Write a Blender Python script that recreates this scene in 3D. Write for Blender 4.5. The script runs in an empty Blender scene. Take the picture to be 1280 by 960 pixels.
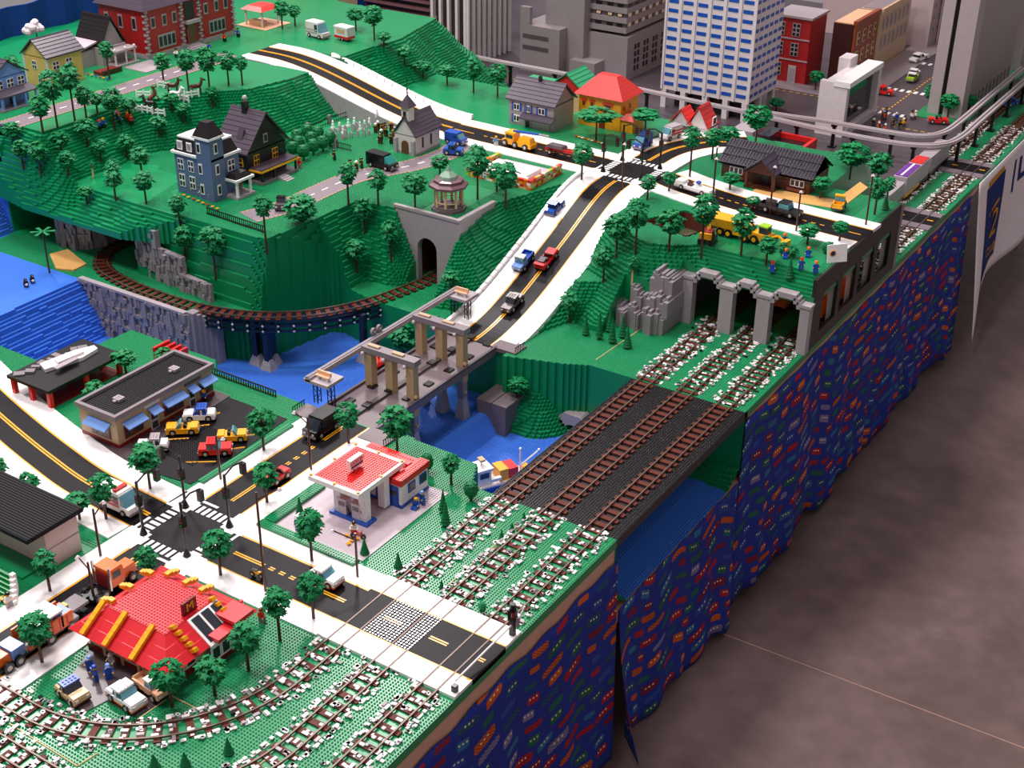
import bpy, math, random
import numpy as np
from mathutils import Vector, Matrix
random.seed(7); rng = np.random.default_rng(7)
S = 0.008            # one stud = 8 mm; everything below is measured in studs
ZF = 95.0            # the table top is 95 studs (0.76 m) above the hall floor
scene = bpy.context.scene
COL = scene.collection
def W(u, v, z): return Vector((u*S, v*S, (z+ZF)*S))
# ---------------- camera
CAM = np.array([164.911, -306.153, 240.949]); CROT = np.radians([61.237, -0.5403, 33.0526]); CF = 1694.5
cam = bpy.data.cameras.new('camera'); camo = bpy.data.objects.new('camera', cam); COL.objects.link(camo)
camo.location = W(*CAM); camo.rotation_euler = tuple(CROT)
cam.sensor_width = 36.0; cam.lens = CF/1280*36.0; cam.clip_start = 0.05; cam.clip_end = 200
scene.camera = camo
# ---------------- light: a big exhibition hall with high bay lamps, plus added camera-side fill lamps
wd = bpy.data.worlds.new('hall'); scene.world = wd; wd.use_nodes = True
wd.node_tree.nodes['Background'].inputs[0].default_value = (1.0, 0.90, 0.93, 1)
wd.node_tree.nodes['Background'].inputs[1].default_value = 0.30
def hall_or_fill_lamp(u, v, z, power, size, aim=(-80, 60, 0), col=(1, 0.93, 0.92)):
    l = bpy.data.lights.new('hall_or_fill_lamp', 'AREA'); l.shape = 'DISK'; l.size = size; l.energy = power; l.color = col
    o = bpy.data.objects.new('hall_or_fill_lamp', l); COL.objects.link(o); o.location = W(u, v, z)
    d = W(*aim) - o.location; o.rotation_euler = d.to_track_quat('-Z', 'Y').to_euler()
hall_or_fill_lamp(-598, 647, 760, 260, 0.9)
hall_or_fill_lamp(-850, 300, 760, 260, 0.9)
hall_or_fill_lamp(-330, 140, 800, 260, 1.2)
hall_or_fill_lamp(-60, -240, 800, 150, 1.2)  # fill added on the camera side to brighten front faces
hall_or_fill_lamp(-420, -260, 760, 165, 1.2)  # second added fill from the camera side, further left
hall_or_fill_lamp(420, -150, 800, 22, 1.6, (150, 50, -90))  # weak added fill from camera right, aimed at the floor
vs = scene.view_settings
vs.view_transform = 'Standard'; vs.look = 'None'; vs.gamma = 1.0; vs.use_curve_mapping = False; vs.exposure = 0.0
# ---------------- helpers
def rotm(a):
    cx,sx,cy,sy,cz,sz=[f(t) for t in a for f in (math.cos,math.sin)]
    return np.array([[cz,-sz,0],[sz,cz,0],[0,0,1]])@np.array([[cy,0,sy],[0,1,0],[-sy,0,cy]])@np.array([[1,0,0],[0,cx,-sx],[0,sx,cx]])
RC = rotm(CROT)
def ray(x, y): return RC@np.array([(x-640)/CF, -(y-480)/CF, -1.0])
def at(x, y, z=0.0):
    d = ray(x, y); t = (z-CAM[2])/d[2]; p = CAM+t*d; return (float(p[0]), float(p[1]))
def at_u(x, y, u):
    d = ray(x, y); p = CAM+(u-CAM[0])/d[0]*d; return tuple(float(q) for q in p)
def at_v(x, y, v):
    d = ray(x, y); p = CAM+(v-CAM[1])/d[1]*d; return tuple(float(q) for q in p)
def poly(z, s):
    a = [float(t) for t in s.replace(',', ' ').split()]
    return [at(a[i], a[i+1], z) for i in range(0, len(a), 2)]
def spp(p):                                     # studs per pixel at a point
    return float((np.array(p)-CAM)@RC@np.array([0,0,-1.0]))/CF
# ---------------- materials
MATS = {}
def lin(h):
    h = h.lstrip('#'); c = [int(h[i:i+2],16)/255 for i in (0,2,4)]
    return [(x/12.92 if x <= .04045 else ((x+.055)/1.055)**2.4) for x in c]
def mat(name, hexc, rough=.28, spec=.5, var=.10, scale=60, metal=0, trans=0, bump=0, bscale=120, emit=0):
    m = bpy.data.materials.new(name); m.use_nodes = True; nt = m.node_tree; b = nt.nodes['Principled BSDF']
    c = lin(hexc); N = nt.nodes.new
    tc = N('ShaderNodeTexCoord'); no = N('ShaderNodeTexNoise'); no.inputs['Scale'].default_value = scale; no.inputs['Detail'].default_value = 2
    nt.links.new(tc.outputs['Object'], no.inputs['Vector'])
    mx = N('ShaderNodeMix'); mx.data_type = 'RGBA'
    mx.inputs[6].default_value = [x*(1-var) for x in c]+[1]; mx.inputs[7].default_value = [min(1, x*(1+var)) for x in c]+[1]
    nt.links.new(no.outputs['Fac'], mx.inputs[0]); nt.links.new(mx.outputs[2], b.inputs['Base Color'])
    b.inputs['Roughness'].default_value = rough; b.inputs['Specular IOR Level'].default_value = spec; b.inputs['Metallic'].default_value = metal
    if trans: b.inputs['Transmission Weight'].default_value = trans
    if emit:
        nt.links.new(mx.outputs[2], b.inputs['Emission Color']); b.inputs['Emission Strength'].default_value = emit
    if bump:
        n2 = N('ShaderNodeTexNoise'); n2.inputs['Scale'].default_value = bscale; nt.links.new(tc.outputs['Object'], n2.inputs['Vector'])
        bp = N('ShaderNodeBump'); bp.inputs['Strength'].default_value = bump; bp.inputs['Distance'].default_value = .002
        nt.links.new(n2.outputs['Fac'], bp.inputs['Height']); nt.links.new(bp.outputs['Normal'], b.inputs['Normal'])
    MATS[name] = m; return m
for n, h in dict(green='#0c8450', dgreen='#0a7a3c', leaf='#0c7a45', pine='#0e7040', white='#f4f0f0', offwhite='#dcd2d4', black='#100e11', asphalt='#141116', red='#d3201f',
    dred='#7a1518', blue='#1c4fae', water='#3c72d6', lblue='#6f96d8', yellow='#f3b61c', orange='#ee6a1c', brown='#4a2316', sleeper='#5c281b', tan='#d8b98a', sand='#d9a866', lgrey='#a79da2',
    mgrey='#857b80', dgrey='#55494e', vblue='#5c6a92', purple='#6d2a9a', pink='#e39bb0', skin='#f2bd1e', slate='#4c424e', cream='#e6d9bb', teal='#2f8f8c', lime='#9fc92c', bone='#c9a37a',
    tudor='#1d171a', glassd='#20242c', shingle='#3b3340', wood='#c79a86', dblue='#1b2f66', plum='#6f4f57', brick='#6d3a2c', silver='#b9b4b4', orangered='#e0421c', salmon='#e8b48f').items(): mat(n, h)
mat('asphalt','#151217',.4,.12); mat('asphaltstud','#151217',.16,.6); mat('leaf','#0c7c46',.5,.25,.25,200); mat('pine','#0c6a3c',.5,.25); mat('blackroof','#131116',.6,.2)
mat('sleeper','#5a261a',.5,.2)
mat('rail', '#6b5a52', .38, .4, metal=.5); mat('chrome', '#cfcaca', .15, .6, metal=.8)
mat('wglass', '#79b7c9', .08, .7, trans=.45); mat('smoke', '#2b2f38', .06, .7)
mat('gold', '#f0a818', .3); mat('clothwhite', '#e9dfe2', .85, .1)
mat('woodedge', '#cfa08a', .7, .2, .12, 30); mat('tabledark', '#17120f', .9, .05); mat('darkgreenwall', '#0a6b38', .35)
mat('lamp', '#fff4e0', emit=1.0)
mat('mroad','#7a6c74',.45)
mat('navy','#141a30',.25)
mat('street','#4d444a',.4)
mat('blackwall','#231f20',.4)
mat('rock','#8f868c',.38,var=.16,scale=30)
mat('plumdeck','#6d6064',.4)
mat('sandtan','#b59a74',.4)
mat('railgrey','#b4a8ac',.3)
mat('palegrey','#b9a9b2',.4)
mat('red2','#cf1f2a',.32)
mat('palepink','#d9bfbd',.45)
mat('hgrey','#9b9294',.4)
mat('villa','#e8a01c',.35)
mat('redroof','#d8342f',.35)
mat('greenroof','#2f9a68',.35)
mat('logs','#4e2418',.45)
mat('cabinroof','#393140',.4)
mat('sandgreen','#7d9a86',.4)
mat('paleyel','#dfb766',.4)
mat('mred','#a81d1f',.4)
mat('brownglass','#3a2424',.2)
mat('bgrey','#8d8386',.4)
mat('mauve','#7c565c',.45)
mat('dbrown','#3d1712',.4)
mat('rust','#8f3f1f',.4)
mat('creamw','#c9ab8a',.4)
mat('slabw','#b7a4a6',.45)
mat('screen','#1b2422',.08,.7)
mat('tgrey','#9b8d8e',.45)
mat('tgrey2','#ad9fa0',.45)
mat('bannerblue','#26356f',.8,.1)
mat('bannergold','#c98a1c',.8,.1)
mat('pitbrown','#5a2a1e',.5)
# ---------------- mesh builder
class MB:
    def __init__(s): s.v=[]; s.f=[]; s.m=[]; s.k=[]
    def mi(s, m):
        if m not in s.k: s.k.append(m)
        return s.k.index(m)
    def add(s, vs, fs, m):
        n=len(s.v); s.v+= [tuple(p) for p in vs]; i=s.mi(m)
        for f in fs: s.f.append(tuple(n+a for a in f)); s.m.append(i)
        return s
    def box(s, x0,y0,z0,x1,y1,z1,m='white', ins=0, iny=None):       # ins: inset of the top (frustum)
        iy = ins if iny is None else iny
        a=[(x0,y0,z0),(x1,y0,z0),(x1,y1,z0),(x0,y1,z0),(x0+ins,y0+iy,z1),(x1-ins,y0+iy,z1),(x1-ins,y1-iy,z1),(x0+ins,y1-iy,z1)]
        return s.add(a,[(3,2,1,0),(4,5,6,7),(0,1,5,4),(1,2,6,5),(2,3,7,6),(3,0,4,7)],m)
    def cb(s, cx,cy,z0,w,d,h,m='white',ins=0): return s.box(cx-w/2,cy-d/2,z0,cx+w/2,cy+d/2,z0+h,m,ins)
    def hexa(s, p, m): return s.add(p,[(3,2,1,0),(4,5,6,7),(0,1,5,4),(1,2,6,5),(2,3,7,6),(3,0,4,7)],m)
    def prism(s, pts, z0, z1, m):                                   # vertical extrusion of an (x,y) outline
        n=len(pts); a=[(x,y,z0) for x,y in pts]+[(x,y,z1) for x,y in pts]
        return s.add(a,[tuple(range(n-1,-1,-1)),tuple(range(n,2*n))]+[(i,(i+1)%n,n+(i+1)%n,n+i) for i in range(n)],m)
    def prx(s, pts, x0, x1, m):                                     # (y,z) outline along x
        n=len(pts); a=[(x0,y,z) for y,z in pts]+[(x1,y,z) for y,z in pts]
        return s.add(a,[tuple(range(n-1,-1,-1)),tuple(range(n,2*n))]+[(i,(i+1)%n,n+(i+1)%n,n+i) for i in range(n)],m)
    def pry(s, pts, y0, y1, m):                                     # (x,z) outline along y
        n=len(pts); a=[(x,y0,z) for x,z in pts]+[(x,y1,z) for x,z in pts]
        return s.add(a,[tuple(range(n)),tuple(range(2*n-1,n-1,-1))]+[((i+1)%n,i,n+i,n+(i+1)%n) for i in range(n)],m)
    def cyl(s, cx,cy,z0,z1,r,m='white',n=10,r2=None):
        r2=r if r2 is None else r2
        a=[(cx+r*math.cos(2*math.pi*i/n),cy+r*math.sin(2*math.pi*i/n),z0) for i in range(n)]+[(cx+r2*math.cos(2*math.pi*i/n),cy+r2*math.sin(2*math.pi*i/n),z1) for i in range(n)]
        return s.add(a,[tuple(range(n-1,-1,-1)),tuple(range(n,2*n))]+[(i,(i+1)%n,n+(i+1)%n,n+i) for i in range(n)],m)
    def tube(s, p, q, r, m='white', n=6, r2=None):
        p=Vector(p); q=Vector(q); d=(q-p).normalized(); t=Vector((0,0,1)) if abs(d.z)<.9 else Vector((1,0,0)); a=d.cross(t).normalized(); b=d.cross(a); r2=r if r2 is None else r2
        vs=[tuple(p+a*r*math.cos(2*math.pi*i/n)+b*r*math.sin(2*math.pi*i/n)) for i in range(n)]+[tuple(q+a*r2*math.cos(2*math.pi*i/n)+b*r2*math.sin(2*math.pi*i/n)) for i in range(n)]
        return s.add(vs,[tuple(range(n)),tuple(range(2*n-1,n-1,-1))]+[((i+1)%n,i,n+i,n+(i+1)%n) for i in range(n)],m)
    def path(s, pts, r, m='white', n=6):
        for i in range(len(pts)-1): s.tube(pts[i],pts[i+1],r,m,n)
        return s
    def lathe(s, cx,cy, prof, m='white', n=10):
        vs=[];fs=[]
        for r,z in prof: vs+=[(cx+r*math.cos(2*math.pi*i/n),cy+r*math.sin(2*math.pi*i/n),z) for i in range(n)]
        for k in range(len(prof)-1): fs+=[(k*n+i,k*n+(i+1)%n,(k+1)*n+(i+1)%n,(k+1)*n+i) for i in range(n)]
        fs.append(tuple(range(n-1,-1,-1))); K=(len(prof)-1)*n; fs.append(tuple(range(K,K+n)))
        return s.add(vs,fs,m)
    def ball(s, c, r, m='white', n=8, sz=1.0):
        return s.lathe(c[0],c[1],[(max(.01,r*math.cos(t)),c[2]+r*sz*math.sin(t)) for t in [math.pi*(-.5+i/5) for i in range(6)]],m,n)
    def studs(s, x0,y0,nx,ny,z,m,n=6):
        for i in range(nx):
            for j in range(ny): s.cyl(x0+i+.5,y0+j+.5,z,z+.2,.3,m,n)
        return s
def mesh_of(name, mb, shade=False):
    me=bpy.data.meshes.new(name); me.from_pydata([(x*S,y*S,z*S) for x,y,z in mb.v],[],mb.f)
    for k in mb.k: me.materials.append(MATS[k])
    if len(mb.k)>1: me.polygons.foreach_set('material_index', mb.m)
    if shade: me.polygons.foreach_set('use_smooth',[True]*len(me.polygons))
    me.update(); return me
def tag(o, label=None, cat=None, group=None, kind=None):
    if label: o['label']=label
    if cat: o['category']=cat
    if group: o['group']=group
    if kind: o['kind']=kind
    return o
def obj(name, mb, parent=None, loc=None, rz=0, shade=False, **kw):
    me = mb if isinstance(mb, bpy.types.Mesh) else mesh_of(name, mb, shade)
    o=bpy.data.objects.new(name, me); COL.objects.link(o)
    if parent is not None:
        o.parent=parent
        if loc is not None: o.location=Vector(loc)*S
    else: o.location=W(*loc) if loc is not None else W(0,0,0)
    o.rotation_euler[2]=rz
    return tag(o, **kw)
def thing(name, label, cat, loc, rz=0, group=None):
    o=bpy.data.objects.new(name,None); COL.objects.link(o); o.empty_display_size=.02; o.location=W(*loc); o.rotation_euler[2]=rz
    return tag(o,label,cat,group)
def dup(root, loc, rz=0, label=None, group=None, sc=1.0):
    r=root.copy(); COL.objects.link(r); r.location=W(*loc); r.rotation_euler[2]=rz; r.scale=(sc,sc,sc)
    if label: r['label']=label
    if group: r['group']=group
    for ch in root.children:
        c=ch.copy(); COL.objects.link(c); c.parent=r
        for g in ch.children:
            d=g.copy(); COL.objects.link(d); d.parent=c
    return r
def text_mesh(txt, size, depth=.15, m='red'):
    cu=bpy.data.curves.new('t','FONT'); cu.body=txt; cu.size=size*S; cu.extrude=depth*S/2; cu.align_x='CENTER'; cu.align_y='CENTER'; cu.resolution_u=2
    o=bpy.data.objects.new('t',cu); COL.objects.link(o); dg=bpy.context.evaluated_depsgraph_get(); dg.update()
    me=bpy.data.meshes.new_from_object(o.evaluated_get(dg)); bpy.data.objects.remove(o); bpy.data.curves.remove(cu)
    me.materials.clear(); me.materials.append(MATS[m]); return me
def smooth(x): x=min(1,max(0,x)); return x*x*(3-2*x)
def crom(pts, n=8):                               # Catmull-Rom through 2-D or 3-D points
    P=[np.array(p,float) for p in pts]; P=[2*P[0]-P[1]]+P+[2*P[-1]-P[-2]]; out=[]
    for i in range(1,len(P)-2):
        for k in range(n):
            t=k/n; a,b,c,d=P[i-1:i+3]
            out.append(.5*((2*b)+(c-a)*t+(2*a-5*b+4*c-d)*t*t+(3*b-a-3*c+d)*t**3))
    out.append(P[-2]); return out
def offs(path, d):                                # offset to the right of travel, in plan
    out=[]
    for i,p in enumerate(path):
        a=path[max(0,i-1)]; b=path[min(len(path)-1,i+1)]; t=(b-a)[:2]; t=t/np.linalg.norm(t); q=p.copy(); q[:2]+=np.array([t[1],-t[0]])*d; out.append(q)
    return out
def ribbon(mb, path, d0, d1, z0, z1, m):          # solid strip between offsets d0 and d1
    A=offs(path,d0); B=offs(path,d1); n=len(path); vs=[]; fs=[]
    for a,b in zip(A,B): vs+=[(a[0],a[1],a[2]+z0),(b[0],b[1],b[2]+z0),(b[0],b[1],b[2]+z1),(a[0],a[1],a[2]+z1)]
    for i in range(n-1):
        k=4*i
        for q in range(4): fs.append((k+q,k+(q+1)%4,k+4+(q+1)%4,k+4+q))
    fs+=[(3,2,1,0),(4*n-4,4*n-3,4*n-2,4*n-1)]
    return mb.add(vs,fs,m)
def resample(path, step):
    L=[0]
    for a,b in zip(path,path[1:]): L.append(L[-1]+float(np.linalg.norm(b-a)))
    n=max(1,int(round(L[-1]/step))); out=[]
    P=np.array(path); ss=np.linspace(0,L[-1],n+1)
    return [np.array([np.interp(s,L,P[:,k]) for k in range(P.shape[1])]) for s in ss]
# ---------------- the terrain: one height per stud cell
U0,U1,V0,V1=-480,8,-176,700
NU,NV=U1-U0,V1-V0
GU,GV=np.meshgrid(np.arange(NU)+U0+.5,np.arange(NV)+V0+.5)
B=1.2
Zt=np.zeros((NV,NU)); Ct=np.zeros((NV,NU),int); NOSTUD=np.zeros((NV,NU),bool)
GREEN,RIVER,HARB,STREET,FALL,VOID=0,1,2,3,4,9
def inpoly(P):
    r=np.zeros(GU.shape,bool); n=len(P)
    for i in range(n):
        x0,y0=P[i]; x1,y1=P[(i+1)%n]
        if y0==y1: continue
        r^=((GV>=min(y0,y1))&(GV<max(y0,y1))&(GU<(x1-x0)*(GV-y0)/(y1-y0)+x0))
    return r
def dpath(P, closed=False):
    d=np.full(GU.shape,1e9); n=len(P)
    for i in range(n if closed else n-1):
        (x0,y0),(x1,y1)=P[i][:2],P[(i+1)%n][:2]; L=(x1-x0)**2+(y1-y0)**2+1e-9
        t=np.clip(((GU-x0)*(x1-x0)+(GV-y0)*(y1-y0))/L,0,1); d=np.minimum(d,np.hypot(GU-x0-t*(x1-x0),GV-y0-t*(y1-y0)))
    return d
def dpoly(P): return np.where(inpoly(P),0,dpath(P,True))
nz=sum(np.sin(GU*a+GV*b+c)*w for a,b,c,w in [(.11,.07,1,1.0),(.05,-.13,2,1.0),(.31,.22,.5,.6),(-.27,.41,3,.5)])
def mesa(P, top, slope, mask=None, cls=None, rough=1.0):
    global Zt
    d=dpoly(P); z=np.where(d>0,top-slope*d+rough*nz*np.minimum(1,d/3),top); hit=(z>Zt)
    if mask is not None: hit&=mask
    Zt=np.where(hit,z,Zt)
    if cls is not None: Ct[hit]=cls
ZP,ZH,ZR,ZL=30.0,49.2,-22.8,-28.8
def rampz(v): return ZP*np.clip((v-84)/114,0,1)**2*(3-2*np.clip((v-84)/114,0,1))
def ramp2z(u): t=np.clip((-209-u)/112,0,1); return ZP+(ZH-ZP)*t*t*(3-2*t)
# water: river behind the dam, harbour in front of it
RIV=[(-88,9),(-170,9),(-176,16),(-222,16),(-224,-22),(-278,-22),(-278,39),(-213,40),(-212,47),(-191,57),(-186,93),(-180,96),(-164,92),(-158,91),(-118,90),(-88,90)]
HAR=[(8,-2),(-46,-2),(-52,10),(-88,12),(-88,80),(-66,87),(-56,92),(8,92)]
Zt[inpoly(RIV)]=ZR; Ct[inpoly(RIV)]=RIVER; Zt[inpoly(HAR)]=ZL; Ct[inpoly(HAR)]=HARB
# far bank stairs into the harbour
mesa([(-92,89),(-78,91),(-78,93),(-92,93)],-2.4,1.5,(Ct==HARB)&(GU<-60)&(GV>74),GREEN,.5)
mesa([(-50,91),(8,91),(8,93),(-50,93)],-24,.6,(Ct==HARB),GREEN,.8)
mesa([(-50,-2),(8,-2),(8,0),(-50,0)],-25,.7,(Ct==HARB),GREEN,.8)
# waterfall pool and falls, tall cascade behind it
mesa([(-480,-22),(-276,-22),(-276,38),(-480,38)],0.2,1.7,(Ct==RIVER)|(GU<-276),FALL,.4)
mesa([(-480,26),(-352,26),(-352,52),(-480,52)],26,2.4,(GV<60)&(GU<-300),FALL,.5)
# plateaus
notriv=(Ct!=RIVER)&(Ct!=HARB)&(Ct!=FALL)
LP=[(-480,62),(-196,62),(-190,64),(-187,118),(-167,118),(-139,122),(-136,150),(-122,196),(-122,292),(-480,292)]
mesa(LP,ZP,5.0,notriv&(GU<-150)&(GV<100),None,.4)
LP2=[(-480,62),(-196,62),(-190,64),(-187,118),(-168,119),(-168,292),(-480,292)]
mesa(LP2,ZP,2.2,notriv&(GU<-150)&(GV>=92),None,.5)
mesa(LP,ZP,1.3,notriv&(GU<-122)&(GV>=96)&((GU>-136)|(GV>121)),None,.5)
RP=[(8,157),(-44,157),(-52,150),(-62,146),(-76,152),(-88,166),(-88,200),(-122,200),(-122,292),(-10,292),(-10,247),(8,247)]
mesa(RP,ZP,1.0,notriv&(GU>-90)&(GV>118)&((GU<-47)|(GV>149))&((GV<247)|(GU<-26))&((GU<-66)|(GV>136)),None,.6)
mesa([(-84,128),(-62,142),(-66,148),(-86,140)],14.4,1.5,notriv&(GU>-88),None,.5)
side=rampz(GV)-1.1*np.maximum(0,GU+88)+nz*.5; msk=notriv&(GU>=-88)&(GV>96)&(GV<200)&(side>Zt); Zt=np.where(msk,side,Zt)
side=rampz(GV)-1.3*np.maximum(0,-120-GU)+nz*.5; msk=notriv&(GU<=-120)&(GU>-148)&(GV>96)&(GV<200)&(side>Zt); Zt=np.where(msk&((GU>-136)|(GV>123)),side,Zt)
msk=(GU>-120)&(GU<-88)&(GV>84)&(GV<204); Ct[msk]=GREEN; Zt=np.where(msk,rampz(GV)-1.3,Zt)
HP=[(-480,66),(-322,66),(-322,120),(-305,150),(-292,165),(-287,203),(-332,203),(-332,237),(-292,237),(-290,285),(-300,330),(-480,330)]
mesa(HP,ZH,1.0,(GU<-262)&(GV>57),None,.9)
msk=(GU>-332)&(GU<-209)&(GV>204)&(GV<236); Zt=np.where(msk,ramp2z(GU)-1.3,Zt)
Ct[(GV>292)&(GU<-24)&(Zt<1)]=STREET
# quarry pit dug into the plateau
PIT=[(-76,166),(-66,186),(-44,182),(-52,160)]; pm=inpoly(PIT); Zt[pm]=ZP-7.2
Zt=np.round(Zt/B)*B
ZTOP=Zt.copy()
ext=(GU>-346)&(GU<-232)&(GV<=62)&(GV>50+np.maximum(0,(GU+262)*.4)+np.maximum(0,(-322-GU)*.2))&((Ct==GREEN)|(GU<-330))
Hf=ZP+16*np.clip((-296-GU)/26,0,1)
ZTOP=np.where(ext,np.round((Hf-(Hf-19.6)/12*(62-GV)+nz*.5)/B)*B,ZTOP)
# caves under the left hill: carved to track level, roofed by an overhanging slab
CAVE=[(-342,52),(-262,52),(-258,60),(-268,96),(-342,96)]
cm=inpoly(CAVE)&(Ct!=FALL); Zt[cm]=0
tm=(GU>-47)&(GV>149)&(GV<247); Zt[tm]=0
tm2=(GU>-158)&(GU<-144)&(GV>112)&(GV<160); Zt[tm2]=0
def hgt(u,v):
    i=int(math.floor(u-U0)); j=int(math.floor(v-V0))
    return float(Zt[j,i]) if 0<=i<NU and 0<=j<NV else -ZF
def hit(x,y,zmin=-94):                            # where the sight line of a pixel meets the ground
    d=ray(x,y); d=d/np.linalg.norm(d); t=350.0
    while t<1400:
        p=CAM+d*t
        if p[2]<=hgt(p[0],p[1])+.01 and p[0]<8.5:
            lo,hi=t-1.5,t
            for _ in range(12):
                m=(lo+hi)/2; q=CAM+d*m
                if q[2]<=hgt(q[0],q[1])+.01: hi=m
                else: lo=m
            q=CAM+d*hi; return (float(q[0]),float(q[1]),max(hgt(q[0],q[1]),float(q[2])) if q[2]-hgt(q[0],q[1])>-3 else float(q[2]))
        t+=1.5
    p=at(x,y,0); return (p[0],p[1],0.0)
def terrain(name, mask, m, zb=-3.0, label=None, top=None, bottom=None):
    Z=Zt if top is None else top; vs=[]; fs=[]
    def q(a,b,c,d):
        n=len(vs); vs.extend((a,b,c,d)); fs.append((n,n+1,n+2,n+3))
    for j in range(NV):
        row=mask[j]
        if not row.any(): continue
        z=Z[j]; ch=np.flatnonzero((row[1:]!=row[:-1])|((z[1:]!=z[:-1])))+1; ed=[0,*ch,NU]
        for a,b in zip(ed,ed[1:]):
            if row[a]:
                h=z[a]; v=j+V0; q((a+U0,v,h),(b+U0,v,h),(b+U0,v+1,h),(a+U0,v+1,h))
                if bottom is not None: q((a+U0,v,bottom),(a+U0,v+1,bottom),(b+U0,v+1,bottom),(b+U0,v,bottom))
    Zp=np.pad(Zt,1,constant_values=zb) if bottom is None else np.pad(np.where(mask,Z,bottom),1,constant_values=bottom)
    Mz=np.pad(np.where(mask,Z,0),1)
    for dj,di in ((0,1),(0,-1),(1,0),(-1,0)):
        nb=Zp[1+dj:1+dj+NV,1+di:1+di+NU]; w=mask&(nb<Z-1e-6)
        js,is_=np.nonzero(w)
        if dj==0:
            o=np.lexsort((js,is_)); js,is_=js[o],is_[o]
        k=0; N=len(js)
        while k<N:
            j,i=js[k],is_[k]; h=Z[j,i]; l=nb[j,i]; e=k+1
            while e<N and ((dj==0 and is_[e]==i and js[e]==j+e-k) or (dj!=0 and js[e]==j and is_[e]==i+e-k)) and Z[js[e],is_[e]]==h and nb[js[e],is_[e]]==l: e+=1
            n=e-k; u=i+U0; v=j+V0
            if di==1: q((u+1,v,l),(u+1,v+n,l),(u+1,v+n,h),(u+1,v,h))
            elif di==-1: q((u,v+n,l),(u,v,l),(u,v,h),(u,v+n,h))
            elif dj==1: q((u+n,v+1,l),(u,v+1,l),(u,v+1,h),(u+n,v+1,h))
            else: q((u,v,l),(u+n,v,l),(u+n,v,h),(u,v,h))
            k=e
    mb=MB(); mb.v=vs; mb.f=fs; mb.m=[0]*len(fs); mb.k=[m]
    return obj(name, mb, kind='structure', label=label)
def stud_field(name, mask, m, parent, Z=None):
    Z=Zt if Z is None else Z; js,is_=np.nonzero(mask); N=len(js)
    if not N: return
    n=6; a=np.arange(n)*2*np.pi/n; tx,ty=.31*np.cos(a),.31*np.sin(a)
    cx=is_+U0+.5; cy=js+V0+.5; cz=Z[js,is_]
    V=np.empty((N,12,3)); V[:,:6,0]=cx[:,None]+tx; V[:,6:,0]=cx[:,None]+tx*.95; V[:,:6,1]=cy[:,None]+ty; V[:,6:,1]=cy[:,None]+ty*.95; V[:,:6,2]=cz[:,None]; V[:,6:,2]=cz[:,None]+.21
    F=[]; 
    for i in range(n): F+=[i,(i+1)%n,6+(i+1)%n,6+i]
    F+=list(range(6,12)); F=np.array(F); L=(F[None,:]+12*np.arange(N)[:,None]).ravel()
    st=np.array([0,4,8,12,16,20,24]); tot=np.array([4]*6+[6])
    me=bpy.data.meshes.new(name); me.vertices.add(N*12); me.vertices.foreach_set('co',(V*S).ravel())
    me.loops.add(len(L)); me.loops.foreach_set('vertex_index',L.astype(np.int32)); me.polygons.add(7*N)
    me.polygons.foreach_set('loop_start',(st[None,:]+30*np.arange(N)[:,None]).ravel().astype(np.int32))
    me.materials.append(MATS[m]); me.update(); me.validate()
    o=bpy.data.objects.new(name,me); COL.objects.link(o); o['kind']='stuff'
    if parent is not None: o.parent=parent
    return o
def rect_nostud(P): NOSTUD[inpoly(P)]=True
ZV=np.where(cm|ext|tm|(tm2&(GV>122)),np.maximum(ZTOP,Zt),Zt)         # what a sight line meets first, roofs included
def hgt(u,v):
    i=int(math.floor(u-U0)); j=int(math.floor(v-V0))
    return float(ZV[j,i]) if 0<=i<NU and 0<=j<NV else -ZF
# ---------------- hall floor, wall drape, table
def floor_mat():
    m=bpy.data.materials.new('concrete'); m.use_nodes=True; nt=m.node_tree; b=nt.nodes['Principled BSDF']; N=nt.nodes.new; L=nt.links.new
    tc=N('ShaderNodeTexCoord'); n1=N('ShaderNodeTexNoise'); n1.inputs['Scale'].default_value=1.6; n1.inputs['Detail'].default_value=7; n1.inputs['Roughness'].default_value=.62
    n2=N('ShaderNodeTexNoise'); n2.inputs['Scale'].default_value=14; n2.inputs['Detail'].default_value=6
    r=N('ShaderNodeValToRGB'); e=r.color_ramp.elements; e[0].position=.33; e[0].color=lin('#5e4b47')+[1]; e[1].position=.7; e[1].color=lin('#7d6866')+[1]
    L(tc.outputs['Object'],n1.inputs['Vector']); L(tc.outputs['Object'],n2.inputs['Vector']); L(n1.outputs['Fac'],r.inputs['Fac'])
    mx=N('ShaderNodeMix'); mx.data_type='RGBA'; mx.blend_type='OVERLAY'; mx.inputs[0].default_value=.35; L(r.outputs['Color'],mx.inputs[6]); L(n2.outputs['Fac'],mx.inputs[7])
    # pale scuffs with a shape of their own
    n3=N('ShaderNodeTexNoise'); n3.inputs['Scale'].default_value=3.1; n3.inputs['Detail'].default_value=9; n3.inputs['Roughness'].default_value=.7; L(tc.outputs['Object'],n3.inputs['Vector'])
    r3=N('ShaderNodeValToRGB'); r3.color_ramp.elements[0].position=.62; r3.color_ramp.elements[1].position=.74; L(n3.outputs['Fac'],r3.inputs['Fac'])
    mu=N('ShaderNodeMath'); mu.operation='MULTIPLY'; mu.inputs[1].default_value=.35; L(r3.outputs['Color'],mu.inputs[0])
    m2=N('ShaderNodeMix'); m2.data_type='RGBA'; L(mu.outputs[0],m2.inputs[0]); L(mx.outputs[2],m2.inputs[6]); m2.inputs[7].default_value=lin('#a08a80')+[1]
    L(m2.outputs[2],b.inputs['Base Color']); b.inputs['Roughness'].default_value=.45; MATS['concrete']=m
floor_mat()
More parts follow.
